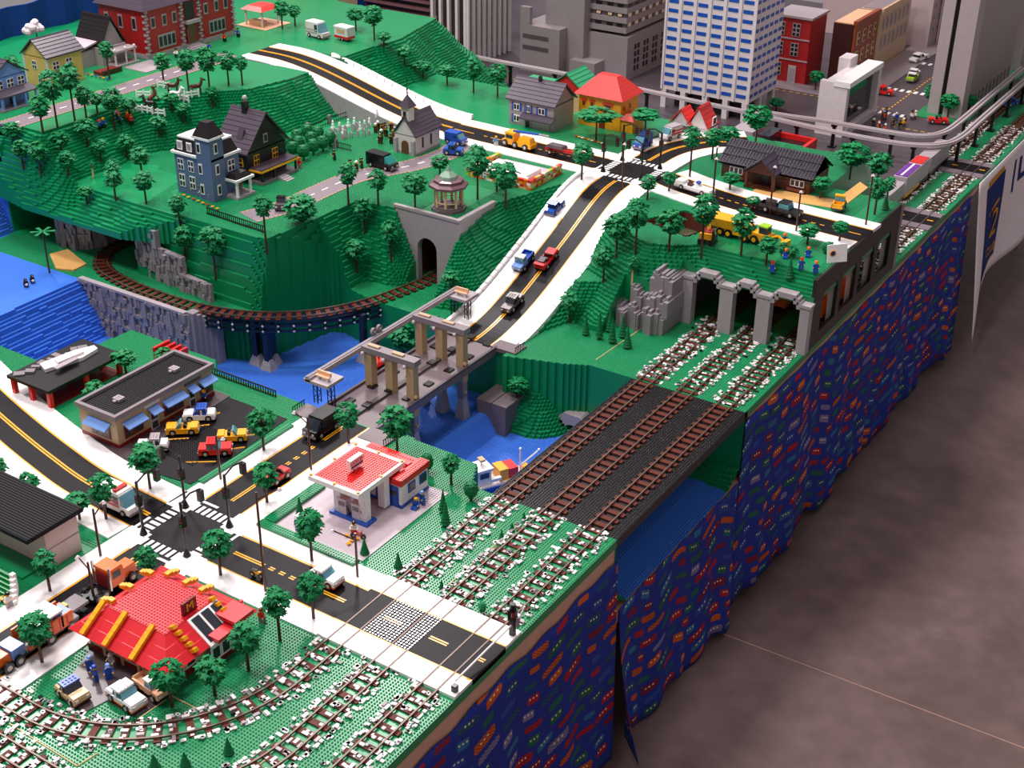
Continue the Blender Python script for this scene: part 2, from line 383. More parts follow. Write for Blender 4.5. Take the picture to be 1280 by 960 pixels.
fl=MB(); fl.box(-900,-420,-97,760,1100,-95,'concrete'); obj('floor',fl,kind='structure',label='stained brown-grey concrete hall floor')
# saw-cut joints in the slab
jt=MB(); a=at(885,785,-95); b=at(1280,935,-95); d=np.array(b)-np.array(a)
jt.tube((a[0]-d[0]*.4,a[1]-d[1]*.4,-95),(a[0]+d[0]*2,a[1]+d[1]*2,-95),.16,'wood',6); obj('trim_1',jt,kind='structure',label='pale saw-cut joint across the concrete floor')
# blue drape along the far side of the table
ut=-462
zt=at_u(0,12,ut)[2]
dr=MB(); n=160
for k in range(n):
    v0=-120+k*5; v1=v0+5; o0=1.4*math.sin(k*1.3); o1=1.4*math.sin((k+1)*1.3)
    dr.add([(ut+o0,v0,-95),(ut+o1,v1,-95),(ut+o1,v1,zt),(ut+o0,v0,zt),(ut+o0-1,v0,-95),(ut+o1-1,v1,-95),(ut+o1-1,v1,zt),(ut+o0-1,v0,zt)],[(0,1,2,3),(5,4,7,6),(3,2,6,7)],'drape')
def simple(name,h,**k): return mat(name,h,**k)
simple('drape','#173c86',rough=.8,spec=.15)
tag(obj('backdrop_drape',dr),'blue cloth backdrop drape hanging behind the hilltop houses','drape')
t=thing('layout_table','long plywood table carrying the toy brick town','table',(0,0,-95)); 
def tpart(nm,mb): return obj(nm,mb,t,(0,0,95))
for nm,(v0,v1,z0,z1) in dict(table_top=(-176,-2.2,-10,-3.2),river_shelf=(-24,96,-35,-30.2)).items():
    q=MB(); q.box(-456 if nm!='table_top' else -221,v0 if nm!='river_shelf' else -2,z0,7.6,v1,z1,'woodedge'); tpart(nm,q)
q=MB(); q.box(-456,-176,-6,-221,-24,-3.2,'woodedge'); tpart('table_top',q); q=MB(); q.box(-456,-24,-35,-221,-2,-30.2,'woodedge'); tpart('river_shelf',q)
q=MB(); q.box(-456,97.2,-6,7.6,700,-3.2,'woodedge'); tpart('table_top',q)
for u in (-440,-230,-4):
    for v in (-150,-20,108,260,410,560,680):
        q=MB(); q.box(u-2,v-2,-95,u+2,v+2,-6,'wood'); tpart('leg',q)
    
for u in (-440,-230,-4):
    for v in (12,80):
        q=MB(); q.box(u-2,v-2,-95,u+2,v+2,-35,'wood'); tpart('leg',q)
# ---------------- printed cloth skirts
def cloth_mat():
    m=bpy.data.materials.new('traincloth'); m.use_nodes=True; nt=m.node_tree; b=nt.nodes['Principled BSDF']; L=nt.links.new
    def N(t,**k):
        n=nt.nodes.new(t)
        for a,v in k.items(): setattr(n,a,v)
        return n
    def M(op,a,b=None,c=None):
        n=N('ShaderNodeMath',operation=op)
        for i,x in enumerate((a,b,c)):
            if x is None: continue
            if isinstance(x,(int,float)): n.inputs[i].default_value=x
            else: L(x,n.inputs[i])
        return n.outputs[0]
    tc=N('ShaderNodeTexCoord'); sp=N('ShaderNodeSeparateXYZ'); L(tc.outputs['UV'],sp.inputs[0])
    x,y=sp.outputs[0],sp.outputs[1]
    row=M('FLOOR',M('DIVIDE',y,5.4)); fy=M('FRACT',M('DIVIDE',y,5.4))
    wn=N('ShaderNodeTexWhiteNoise',noise_dimensions='1D'); L(row,wn.inputs['W'])
    xs=M('ADD',M('DIVIDE',x,12.0),M('MULTIPLY',wn.outputs['Value'],7.0)); ci=M('FLOOR',xs); fx=M('FRACT',xs)
    cv=N('ShaderNodeCombineXYZ'); L(ci,cv.inputs[0]); L(row,cv.inputs[1])
    w2=N('ShaderNodeTexWhiteNoise',noise_dimensions='2D'); L(cv.outputs[0],w2.inputs['Vector'])
    cs=N('ShaderNodeSeparateColor'); L(w2.outputs['Color'],cs.inputs[0])
    ns=N('ShaderNodeTexNoise'); ns.inputs['Scale'].default_value=.8; ns.inputs['Detail'].default_value=3; L(tc.outputs['UV'],ns.inputs['Vector'])
    wob=M('MULTIPLY',M('SUBTRACT',ns.outputs['Fac'],.5),1.6)
    # body outline: rounded long body, lumpy like little engines and wagons
    hx=M('ADD',.2,M('MULTIPLY',cs.outputs[1],.26)); ax=M('DIVIDE',M('ABSOLUTE',M('SUBTRACT',fx,.5)),hx); ay=M('DIVIDE',M('ABSOLUTE',M('SUBTRACT',fy,.5)),M('ADD',.2,M('MULTIPLY',cs.outputs[2],.16)))
    d=M('ADD',M('ADD',M('POWER',ax,6.0),M('POWER',ay,5.0)),wob)
    body=M('LESS_THAN',d,.95); edge=M('MULTIPLY',M('LESS_THAN',d,1.15),M('GREATER_THAN',d,.95))
    ramp=N('ShaderNodeValToRGB'); ramp.color_ramp.interpolation='CONSTANT'; el=ramp.color_ramp.elements
    cols=[(0,'#a51c2c'),(.22,'#c2541f'),(.36,'#1f5f52'),(.5,'#2d6a94'),(.62,'#2a4a9a'),(.72,'#1f4f6f'),(.84,'#7a1c3a'),(.94,'#7a6f98')]
    el[0].position=0; el[0].color=lin(cols[0][1])+[1]; el[1].position=cols[1][0]; el[1].color=lin(cols[1][1])+[1]
    for p,h in cols[2:]:
        e=el.new(p); e.color=lin(h)+[1]
    L(cs.outputs[0],ramp.inputs['Fac'])
    # windows
    wx=M('FRACT',M('MULTIPLY',fx,7.0)); win=M('MULTIPLY',M('MULTIPLY',M('LESS_THAN',M('ABSOLUTE',M('SUBTRACT',wx,.5)),.22),M('LESS_THAN',M('ABSOLUTE',M('SUBTRACT',fy,.58)),.06)),M('LESS_THAN',M('ABSOLUTE',M('SUBTRACT',fx,.5)),.22))
    win=M('MULTIPLY',win,M('GREATER_THAN',cs.outputs[2],.45))
    # lower stripes: thin second motif
    st=M('LESS_THAN',M('ABSOLUTE',M('SUBTRACT',M('FRACT',M('ADD',M('MULTIPLY',x,.6),M('MULTIPLY',y,.9))),.5)),.1); st=M('MULTIPLY',st,M('GREATER_THAN',cs.outputs[1],.62))
    ground=N('ShaderNodeMix',data_type='RGBA'); ground.inputs[6].default_value=lin('#1d2a78')+[1]; ground.inputs[7].default_value=lin('#26389a')+[1]; L(ns.outputs['Fac'],ground.inputs[0])
    def mixc(f,a,hexc):
        n=N('ShaderNodeMix',data_type='RGBA'); L(f,n.inputs[0]); L(a,n.inputs[6]); n.inputs[7].default_value=lin(hexc)+[1]; return n.outputs[2]
    m1=N('ShaderNodeMix',data_type='RGBA'); L(body,m1.inputs[0]); L(ground.outputs[2],m1.inputs[6]); L(ramp.outputs['Color'],m1.inputs[7])
    c=mixc(M('MULTIPLY',edge,.8),m1.outputs[2],'#141c4c'); c=mixc(M('MULTIPLY',M('MULTIPLY',st,body),.8),c,'#3a1526'); c=mixc(M('MULTIPLY',win,body),c,'#f0e2b0')
    L(c,b.inputs['Base Color']); b.inputs['Roughness'].default_value=.75; b.inputs['Specular IOR Level'].default_value=.2; MATS['traincloth']=m
cloth_mat()
def cloth(name, f, nu, nv, m, label, cat='cloth', uv=None, thick=.25):
    P=[[f(i/nu,j/nv) for i in range(nu+1)] for j in range(nv+1)]
    me=bpy.data.meshes.new(name); vs=[tuple(c*S for c in p) for r in P for p in r]; w=nu+1
    me.from_pydata(vs,[],[(j*w+i,j*w+i+1,(j+1)*w+i+1,(j+1)*w+i) for j in range(nv) for i in range(nu)])
    me.materials.append(MATS[m]); ul=me.uv_layers.new(name='UVMap')
    for lp in me.loops:
        k=lp.vertex_index; i,j=k%w,k//w; ul.data[lp.index].uv=uv(i/nu,j/nv) if uv else (i/nu,j/nv)
    me.polygons.foreach_set('use_smooth',[True]*len(me.polygons)); me.update()
    o=bpy.data.objects.new(name,me); COL.objects.link(o); o.location=W(0,0,0); s=o.modifiers.new('t','SOLIDIFY'); s.thickness=thick*S; s.offset=0
    return tag(o,label,cat)
def skirt(v0,v1,ztop,zbot,label,flare0=0,flare1=0,sag=None,ph=0,u0=8.2):
    def f(a,b):
        v=v0+(v1-v0)*a; zt=ztop(a); z=zt+(zbot(a)-zt)*b
        fold=(.5+3.2*b)*(.5*math.sin(v*.16+ph)+.35*math.sin(v*.37+1.3*ph)+.25*math.sin(v*.09+2))
        return (u0+1.2*b+fold*.55*min(1,b*3+.1)+flare0*b*b*max(0,1-a*12)+flare1*b*max(0,a*6-5), v, z)
    return cloth('table_skirt',f,90,16,'traincloth',label,'cloth',lambda a,b:(v0+(v1-v0)*a,(1-b)*(ztop(a)-zbot(a))))
skirt(-176,-1,lambda a:-8.4+.6*math.sin(a*60)+.5*math.sin(a*23),lambda a:-91+1.5*math.sin(a*31)+2*a,'train-print table skirt below the level crossing and ballasted tracks',0,0,ph=.4)
skirt(2,91,lambda a:-29.5+.4*math.sin(a*40),lambda a:-90+3*math.sin(a*17)-3*a,'train-print table skirt hanging low below the black rail bridge',8,3,ph=1.7)
skirt(93,368,lambda a:-4.6+.4*math.sin(a*60),lambda a:-90+2.2*math.sin(a*30)+1.2*math.sin(a*51),'train-print table skirt below the tunnel portals and black arcade',0,3,ph=2.6)
# ---------------- roads
def P3(pts, z=None): return [np.array([p[0],p[1],(z(p) if callable(z) else z) if z is not None else p[2]],float) for p in pts]
def lane_lines(root, path, s0=10, step=4.4, solid=12, m='gold', single=False, ends=(True,True), mesh_c={}):
    R=resample(path,1.0); n=len(R)
    def bar(i0,i1,d,w):
        if i1-i0<1 or i1>=n: return
        mb=MB(); ribbon(mb,R[i0:i1+1],d-w/2,d+w/2,.3,.36,m); obj('lane_line',mb,root,(0,0,0))
    i=s0
    segs=[]
    if ends[0]: segs.append((i,i+solid)); i+=solid+2
    stop=n-s0-(solid+2 if ends[1] else 0)
    while i+2<stop: segs.append((i,i+2)); i+=int(step)
    if ends[1]: segs.append((n-s0-solid,n-s0))
    for a,b in segs:
        if single: bar(a,b,0,.6)
        else:
            bar(a,b,-.45,.5); bar(a,b,.45,.5)
def road(label, path, walks=(8,8), lines=True, half=8, m='asphalt', wm='white', edge='gold', s0=10, ends=(True,True), single=False, nost=True, solid_all=False, thick=.3, wz=.45):
    R=resample(path,3.0); mb=MB(); ribbon(mb,R,-half,half,-1.0,.28,m); o=obj('road',mb,kind='structure',label=label)
    for sgn,w in ((-1,walks[0]),(1,walks[1])):
        if w:
            a,b=sorted((sgn*half,sgn*(half+w))); sb=MB(); ribbon(sb,R,a,b,-1.0,wz,wm); obj('sidewalk',sb,o,(0,0,0))
        if edge:
            eb=MB(); a,b=sorted((sgn*(half-.6),sgn*(half+.02))); ribbon(eb,R,a,b,.25,.34,edge); obj('edge_line',eb,o,(0,0,0))
    if solid_all:
        for d in (-.5,.5):
            sb=MB(); ribbon(sb,R,d-.3,d+.3,.25,.36,'gold'); obj('lane_line',sb,o,(0,0,0))
    elif lines: lane_lines(o,path,s0,ends=ends,single=single)
    if nost:
        global NOSTUD
        NOSTUD|=dpath([(p[0],p[1]) for p in R])<half+max(walks)+.4
    return o
def crossing_stripes(root, cx, cy, z, m='white'):
    sm=MB(); sm.box(-.65,-1.9,.28,.65,1.9,.36,m); me=mesh_of('crosswalk_stripe',sm)
    for k in range(4):
        a=k*math.pi/2; c,s=math.cos(a),math.sin(a)
        for i in range(7):
            x=-6.9+i*2.3; y=-11
            o=obj('crosswalk_stripe',me,root,(cx+c*x-s*y,cy+s*x+c*y,z)); o.rotation_euler[2]=a
        sb=MB(); sb.box(.8,-15.2,.28,7.4,-14.2,.36,m); o=obj('stop_line',sb,root,(cx,cy,z)); o.rotation_euler[2]=a
def intersection(label, cx, cy, z, corners=(1,1,1,1)):
    mb=MB(); mb.box(cx-16,cy-8,z-1,cx+16,cy+8,z+.28,'asphalt'); mb.box(cx-8,cy-16,z-1,cx+8,cy-8,z+.28,'asphalt'); mb.box(cx-8,cy+8,z-1,cx+8,cy+16,z+.28,'asphalt')
    o=obj('road_intersection',mb,kind='structure',label=label)
    for sx in (-1,1):
        for sy in (-1,1):
            x0,x1=sorted((cx+sx*7.2,cx+sx*16)); y0,y1=sorted((cy+sy*7.2,cy+sy*16)); b=MB(); b.box(x0,y0,z-1,x1,y1,z+.45,'white'); obj('sidewalk',b,o,(0,0,0))
    crossing_stripes(o,cx,cy,z); rect_nostud([(cx-16,cy-16),(cx+16,cy-16),(cx+16,cy+16),(cx-16,cy+16)]); return o
CX,CY=-104,-72
intersection('asphalt crossroads with zebra crossings beside the red canopy fuel station',CX,CY,0)
road('black road with yellow lines from the crossroads to the level crossing',P3([(-88,CY),(-60,CY),(-38.5,CY)],0),s0=4,ends=(True,True))
road('black road with yellow lines from the crossroads to the grey lift bridge',P3([(CX,-56),(CX,-20),(CX,8)],0),s0=4)
road('black road with yellow lines beside the red roofed restaurant',P3([(CX,-175),(CX,-120),(CX,-88)],0),s0=4)
road('curving black road with yellow lines beside the flat roofed diner',crom(P3([(-120,CY),(-150,-70),(-172,-66),(-196,-60.5),(-224,-53),(-262,-41)],0)),s0=4,ends=(True,False),solid_all=True)
# level crossing: white and black panels between the rails
lc=MB(); lc.box(-38.5,CY-8,-1,8,CY+8,.95,'asphalt'); lco=obj('level_crossing',lc,kind='structure',label='level crossing of black and white panels over three tracks')
for k,(a,b) in enumerate([(-38.5,-34.8),(-34.2,-29.8),(-29.2,-18.8),(-18.2,-13.8),(-13.2,-2.8),(-2.2,2.2),(2.8,8)]):
    for y0,y1 in ((CY-16,CY-8),(CY+8,CY+16)):
        b_=MB(); b_.box(a+.05,y0,-1,b-.05,y1,1.0,'white'); obj('white_panel',b_,lco,(0,0,0))
    if k in (2,4,6) :
        for d in (-.45,.45):
            q=MB(); x0=a+1.5; x1=min(b-1.5,a+7.5); q.box(x0,CY+d-.25,.95,x1,CY+d+.25,1.02,'gold'); obj('lane_line',q,lco,(0,0,0))
for y in (CY-8.3,CY+8.3):
    q=MB(); q.box(-38.5,y-.3,.9,8,y+.3,1.03,'gold'); obj('edge_line',q,lco,(0,0,0))
sq=MB(); sq.studs(-29,int(CY)-8,10,16,.95,'asphaltstud'); sq.studs(-18,int(CY)-8,5,16,.95,'asphaltstud'); o=obj('panel_stud',sq,lco,(0,0,0)); o['kind']='stuff'
rect_nostud([(-39,CY-17),(8,CY-17),(8,CY+17),(-39,CY+17)])
# ramp up to the plateau
vv=np.arange(84,201,4.0)
rp=[np.array([-104-3*smooth((v-150)/50),v,float(rampz(v))]) for v in vv]
ro=road('black road ramp climbing with white kerbs to the upper crossroads',rp,solid_all=True,s0=6)
# parapets: rows of white bricks beside the ramp, one brick each
pb=MB(); pb.box(-.8,-1.9,0,.8,1.9,2.4,'white'); pme=mesh_of('parapet_brick',pb)
for v in np.arange(92,198,4.0):
    o=obj('parapet_brick',pme,ro,(-121-3*smooth((v-150)/50),v,float(rampz(v))-.4)); o.rotation_euler[0]=math.atan2(float(rampz(v+2)-rampz(v-2)),4)
    o=obj('parapet_brick',pme,ro,(-87.4-3*smooth((v-150)/50),v,float(rampz(v))-2.2)); o.rotation_euler[0]=math.atan2(float(rampz(v+2)-rampz(v-2)),4)
UX,UY=-107.5,216
intersection('upper crossroads with zebra crossings and dark lamp gantries on the plateau',UX,UY,ZP)
road('upper road with dashed yellow line past the log cabin',crom(P3([(UX+16,UY),(-76,211),(-52,206),(-24,203.5),(8,201.5)],ZP)),s0=3,single=True)
road('upper road with yellow lines past the grey and orange houses',P3([(UX-16,UY),(-160,217),(-210,219)],ZP),s0=3,single=True)
up=crom(P3([(UX,UY+16),(-107,246),(-104,258),(-96,272),(-80,283)],ZP)); road('upper road bending off towards downtown behind red roofs',up,solid_all=True)
uu=np.arange(-210,-336,-5.0)
r2=road('black road ramp with white kerbs climbing behind the chapel',[np.array([u,219.0+1.0,float(ramp2z(u))]) for u in uu],solid_all=True)
gm=MB()
for u0_,u1_ in zip(uu,uu[1:]):
    for y in (203.2,): gm.add([(u0_,y,ZP-1),(u1_,y,ZP-1),(u1_,y,ramp2z(u1_)+.4),(u0_,y,ramp2z(u0_)+.4),(u0_,y+1.4,ZP-1),(u1_,y+1.4,ZP-1),(u1_,y+1.4,ramp2z(u1_)+.4),(u0_,y+1.4,ramp2z(u0_)+.4)],[(0,1,2,3),(4,5,6,7),(3,2,6,7)],'lgrey')
obj('retaining_wall',gm,r2,(0,0,0))
pb2=MB(); pb2.box(-2.4,-.8,0,2.4,.8,2.4,'white'); pme2=mesh_of('parapet_brick',pb2)
for u in np.arange(-212,-300,-5.0):
    o=obj('parapet_brick',pme2,r2,(u,236.8,float(ramp2z(u))+.2)); o.rotation_euler[1]=-math.atan2(float(ramp2z(u+2)-ramp2z(u-2)),4)
def grey_road(label, path):
    R=resample(path,3.0); mb=MB(); ribbon(mb,R,-7,7,-.8,.2,'mroad'); o=obj('road',mb,kind='structure',label=label)
    Q=resample(path,1.0)
    for s in (-1,1):
        e=MB()
        for i in range(0,len(Q)-2,2): ribbon(e,Q[i:i+2],s*6.6-.2,s*6.6+.2,.2,.25,'gold')
        obj('edge_line',e,o,(0,0,0))
    for i in range(3,len(Q)-5,9):
        e=MB(); ribbon(e,Q[i:i+5],-.35,.35,.2,.27,'white'); obj('lane_line',e,o,(0,0,0))
    global NOSTUD; NOSTUD|=dpath([(p[0],p[1]) for p in R])<7.3
grey_road('grey winding lane with white dashes past the chapel and dark gabled house',crom(P3([(-192,202),(-190,188),(-193,168),(-200,152),(-206,138),(-207,116),(-207,95),(-212,76)],ZP)))
grey_road('grey lane with white dashes in front of the hilltop houses',P3([(-341,62),(-341,120),(-341,205)],ZH))
# ---------------- railway tracks
slm=MB(); slm.box(-4,-.98,0,4,.98,.5,'sleeper'); slm.box(-3.1,-.6,.5,-1.9,.6,.7,'sleeper'); slm.box(1.9,-.6,.5,3.1,.6,.7,'sleeper'); SLM=mesh_of('sleeper',slm)
def ballast_mesh(path, seed, skip=None):
    r=random.Random(seed); mb=MB(); R=resample(path,2.0)
    for i in range(len(R)-1):
        a,b=R[i],R[min(i+1,len(R)-1)]
        if skip and skip(a): continue
        t=(b-a)[:2]; t/=np.linalg.norm(t); nrm=np.array([t[1],-t[0]])
        for k in range(8 if i%2 else 5):
            if i%2: d=r.choice([r.uniform(-1.9,1.9)]*4+[r.uniform(2.9,5.6),-r.uniform(2.9,5.4)]*2)
            else: d=r.choice([-1,1])*r.uniform(4.3,5.9)
            s=r.uniform(-.6,.6); c=a[:2]+nrm*d+t*s; w=.46; l=r.choice([.46,.46,.95]); z=a[2]+(0 if abs(d)>4 else .12)+r.choice([0,.0,.4]); m=r.choices(['white','offwhite','lgrey','mgrey','black'],[5,3,2,1,.8])[0]
            e1,e2=(t*l,nrm*w) if r.random()<.5 else (t*w,nrm*l)
            q=[c-e1-e2,c+e1-e2,c+e1+e2,c-e1+e2]; mb.hexa([(p[0],p[1],z) for p in q]+[(p[0],p[1],z+.42) for p in q],m)
    return mb
def track(label, path, ballast=None, sleepers=None, seed=1, dz=0):
    R=resample(path,2.0); base=R[0]; t=thing('railway_track',label,'track',tuple(base))
    for s in (-2.5,2.5):
        mb=MB(); ribbon(mb,[p-base for p in R],s-.22,s+.22,.5+dz,1.08+dz,'rail'); obj('rail',mb,t,(0,0,0))
    Q=resample(path,4.0)
    for i in range(len(Q)-1):
        a=(Q[i]+Q[i+1])/2; d=Q[i+1]-Q[i]
        if sleepers and not sleepers(a): continue
        o=obj('sleeper',SLM,t,tuple(a-base)); o.rotation_euler[2]=math.atan2(d[1],d[0])-math.pi/2
    if ballast:
        bm=ballast_mesh(path,seed,lambda a: not ballast(a)); bm.v=[(x-base[0],y-base[1],z-base[2]) for x,y,z in bm.v]; o=obj('ballast',bm,t,(0,0,0)); o['kind']='stuff'
    global NOSTUD; NOSTUD|=dpath([(p[0],p[1]) for p in R])<3.9
    return t
def arc(cx,cy,r,a0,a1,n=24): return [np.array([cx+r*math.cos(a),cy+r*math.sin(a),0]) for a in np.linspace(math.radians(a0),math.radians(a1),n)]
onx=lambda a: CY-16<a[1]<CY+16
onb=lambda a: -2<a[1]<94
for k,u in enumerate((0,-16,-32)):
    nm=['outer railway track along the table edge','middle railway track of three','inner railway track of three'][k]
    v0={0:-176,1:-124,2:-104}[k]
    near=[np.array([u,v,0.0]) for v in (v0,-50,-2,94,150,232)]
    if k==1: near=[np.array([x,-164.0,0]) for x in (-130,-95)]+arc(-56,-124,40,-90,0,24)[:-1]+near
    if k==2: near=[np.array([x,-152.0,0]) for x in (-130,-100)]+arc(-80,-104,48,-90,0,24)[:-1]+near
    track(nm+' over level crossing and black bridge',near,lambda a: not onx(a) and not onb(a) and a[1]<156,lambda a: not onx(a),seed=k+3)
for k,u in enumerate((0,-18)):
    track(['ballasted railway track beyond the plateau along the table edge','railway track under the grey freight train'][k],[np.array([u,float(v),0]) for v in (236,300,400,690)],lambda a: a[1]<480 and not (296<a[1]<320 or 384<a[1]<402),lambda a: not (296<a[1]<320 or 384<a[1]<402),seed=20+k)
for va in (308,393):
    g=MB(); g.box(-24,va-12,0,8,va+12,.9,'mroad'); g.box(-24,va-6,.9,8,va+6,.98,'asphalt'); go=obj('level_crossing',g,kind='structure',label='grey and black level crossing beside the downtown blocks')
    for x in (-20,-9,5):
        q=MB(); q.box(x-1.5,va-.5,.98,x+1.5,va+.5,1.05,'gold'); obj('lane_line',q,go,(0,0,0))
    rect_nostud([(-24,va-12),(8,va-12),(8,va+12),(-24,va+12)])
# black deck under the three tracks on the bridge
bd=MB(); bd.box(-38,-2,-3.2,8,94,-.02,'black')
bdo=obj('rail_bridge_deck',bd); tag(bdo,'black studded deck of the rail bridge over the harbour','bridge')
# trestle railway on the hillside
tr=crom(P3([(-290,96),(-290,78),(-287,62),(-275,50),(-255,45),(-234,43.5),(-214,44.5),(-195,49.5),(-180,58),(-169,69),(-160.5,84),(-155,102),(-152,121),(-152,150)],.4))
track('single curved railway track from rocky cave to grey arched portal',tr,None,None,9)
tb_=[p for p in tr if -216<p[0]<-158]
tv=MB(); ribbon(tv,tb_,-2.6,2.6,-1.0,-.1,'tabledark'); ribbon(tv,tb_,-3.4,-2.8,-6.0,-.6,'navy') if False else None
tt=thing('rail_trestle','dark navy truss trestle carrying the curved track over water','bridge',(-190,52,ZR))
def tp(nm,mb): return obj(nm,mb,tt,(190,-52,-ZR))
mb=MB(); ribbon(mb,tb_,-3.2,3.2,-1.0,-.05,'navy'); tp('deck',mb)
for d in (-3.4,3.4):
    for z0,z1 in ((-3.2,-2.2),(-5.6,-4.6)):
        mb=MB(); ribbon(mb,tb_,d-.4,d+.4,z0,z1,'navy'); tp('truss_beam',mb)
RR=resample(tb_,6.0)
pin=MB(); pin.ball((0,0,0),.55,'silver',6); pinm=mesh_of('pin',pin)
for p in offs(RR,3.9):
    for z in (-2.6,-5.0): o=obj('pin',pinm,tt,(p[0]+190,p[1]-52,p[2]+z-ZR))
for p in offs(RR,3.4):
    mb=MB(); mb.box(p[0]-.5,p[1]-.5,-5.6,p[0]+.5,p[1]+.5,-1,'navy'); tp('truss_post',mb)
for (x,y) in ((-192,54),(-185,53),(-187,58),(-156.5,80),(-210,49)):
    mb=MB(); mb.box(x-1.2,y-1.2,ZR+3,x+1.2,y+1.2,-1,'navy'); tp('pylon',mb)
    mb=MB(); mb.box(x-3,y-2.4,ZR,x+3,y+2.4,ZR+4.5,'lgrey',1.4); tp('pylon_foot',mb)
# ---------------- terrain meshes
far=np.hypot(GU-CAM[0],GV-CAM[1])
near=(GV<-1); TER=[]
def put(name,label,cls,m,lim=640,extra=None):
    msk=(Ct==cls) if extra is None else (Ct==cls)&extra
    o=terrain(name,msk,m,label=label)
    if lim: TER.append((o,msk&(far<lim),m))
put('ground_near','green studded baseplates around the fuel station and restaurant',GREEN,'green',620,near)
put('ground_hills','green stepped brick hills, plateau and far bank',GREEN,'green',640,~near&~tm)
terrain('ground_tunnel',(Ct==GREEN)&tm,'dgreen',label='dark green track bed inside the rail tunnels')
put('water_river','bright blue studded river water behind the dam',RIVER,'water',560)
put('water_harbor','blue studded harbour water under the rail bridge',HARB,'water',560)
put('water_falls','blue stepped waterfall bricks and pool',FALL,'water',0)
put('ground_street','dark grey downtown street plates',STREET,'street',0)
terrain('ground_cave_roof',((cm&(ZTOP>20)&(GV>57))|ext),'green',label='green hillside overhanging the cave mouths',top=ZTOP,bottom=17.4)
tro=terrain('ground_tunnel_roof',tm,'green',label='green plateau deck over the three rail tunnels',top=ZTOP,bottom=19.2)
terrain('ground_portal_roof',tm2&(GV>122),'green',label='green plateau over the arched portal',top=ZTOP,bottom=22.8)
# ---------------- portals, arcade, rocks
def group_part(root, base):
    return lambda nm, mb, **k: obj(nm, mb, root, (-base[0],-base[1],-base[2]), **k)
b0=(-20,147,0); t=thing('tunnel_portal','grey brick portal of three stepped tunnel mouths over the tracks','portal',b0); gp=group_part(t,b0)
for x0,x1 in ((4.6,8.4),(-13.2,-7.6),(-28.8,-23.2),(-48.5,-40.6)):
    q=MB(); q.box(x0,145,0,x1,149,19.6,'lgrey'); gp('column',q)
    q=MB(); q.box(x0-.5,144.6,19.6,x1+.5,149,20.8,'lgrey'); gp('capital',q)
for x0,x1 in ((-7.6,4.6),(-23.2,-13.2),(-40.6,-28.8)):
    q=MB(); q.box(x0,144.8,18.6,x0+1.6,149,21.4,'lgrey'); q.box(x1-1.6,144.8,18.6,x1,149,21.4,'lgrey'); q.box(x0+.9,144.8,20.4,x0+3,149,22.8,'lgrey'); q.box(x1-3,144.8,20.4,x1-.9,149,22.8,'lgrey'); q.box(x0+2.2,144.8,21.8,x1-2.2,149,24,'lgrey'); gp('stepped_lintel',q)
q=MB(); q.box(-46.8,149.2,0,-46.4,247,19,'dgrey'); obj('wall_tunnel',q,kind='structure',label='dark grey inner wall of the rail tunnels')
b0=(8,200,0); t=thing('track_arcade','black brick side wall with openings and white posts over the tracks','wall',b0); gp=group_part(t,b0)
q=MB(); q.box(7.0,149.2,0,8.4,247,5.2,'blackwall'); gp('sill',q)
q=MB(); q.box(7.0,149.2,21.5,8.4,247,30.1,'blackwall'); gp('top_beam',q)
for v0,v1 in ((149.2,158),(174.5,178.5),(195,199),(215.5,219.5),(236,247)):
    q=MB(); q.prx([(v0,5.2),(v1,5.2),(v1,18),(v1+1.6 if v1<247 else v1,21.5),(v0-1.6 if v0>150 else v0,21.5),(v0,18)],7.0,8.4,'blackwall'); gp('pier',q)
for v in (178,198,218.5,239):
    q=MB(); q.box(4.2,v-1.2,0,6.2,v+1.2,20,'white'); gp('white_post',q)
q=MB(); q.box(6.4,245.2,0,8.6,248.4,30,'mgrey'); gp('end_pier',q)
# engine noses waiting in two tunnels
def engine(u,label):
    t=thing('train_engine',label,'train',(u,0,1.1)); 
    q=MB(); q.prx([(176,1),(176,7),(178.5,12),(210,12),(210,1)],-3,3,'orange'); obj('body',q,t,(0,0,0)); q=MB(); q.prx([(177.2,9.6),(178.3,11.6),(179.4,11.6),(178.3,9.6)],-2.4,2.4,'smoke'); obj('windscreen',q,t,(0,0,0))
    q=MB(); q.box(-2.6,174.8,.2,2.6,210,1.2,'black'); obj('chassis',q,t,(0,0,0))
engine(-16,'orange train engine inside the middle tunnel'); engine(0,'orange train engine inside the tunnel next to the arcade')
# arched grey portal of the hillside railway
b0=(-152,121,0); t=thing('arched_portal','tall grey wall with round arch where the hillside track enters','portal',b0); gp=group_part(t,b0)
ar=[(-152+5*math.cos(a),15+5*math.sin(a)) for a in np.linspace(0,math.pi,9)]
q=MB(); q.pry([(-154.5 if False else -159,0),(-169,30.6),(-135.4,30.6),(-135.4,0),(-147,0)]+ar+[(-157,0)],119,122,'lgrey'); gp('front_wall',q)
q=MB(); q.prx([(122,0),(132,0),(146,30.6),(122,30.6)],-138.4,-135.4,'lgrey'); gp('side_wall',q)
q=MB(); q.box(-169,118.6,30.6,-135,120.4,31.8,'lgrey'); q.box(-137,120.4,30.6,-135,146,31.8,'lgrey'); gp('coping',q)
q=MB(); q.box(-158.5,122,0,-157.5,158,22,'brown'); q.box(-146.5,122,0,-145.5,158,22,'brown'); gp('tunnel_lining',q)
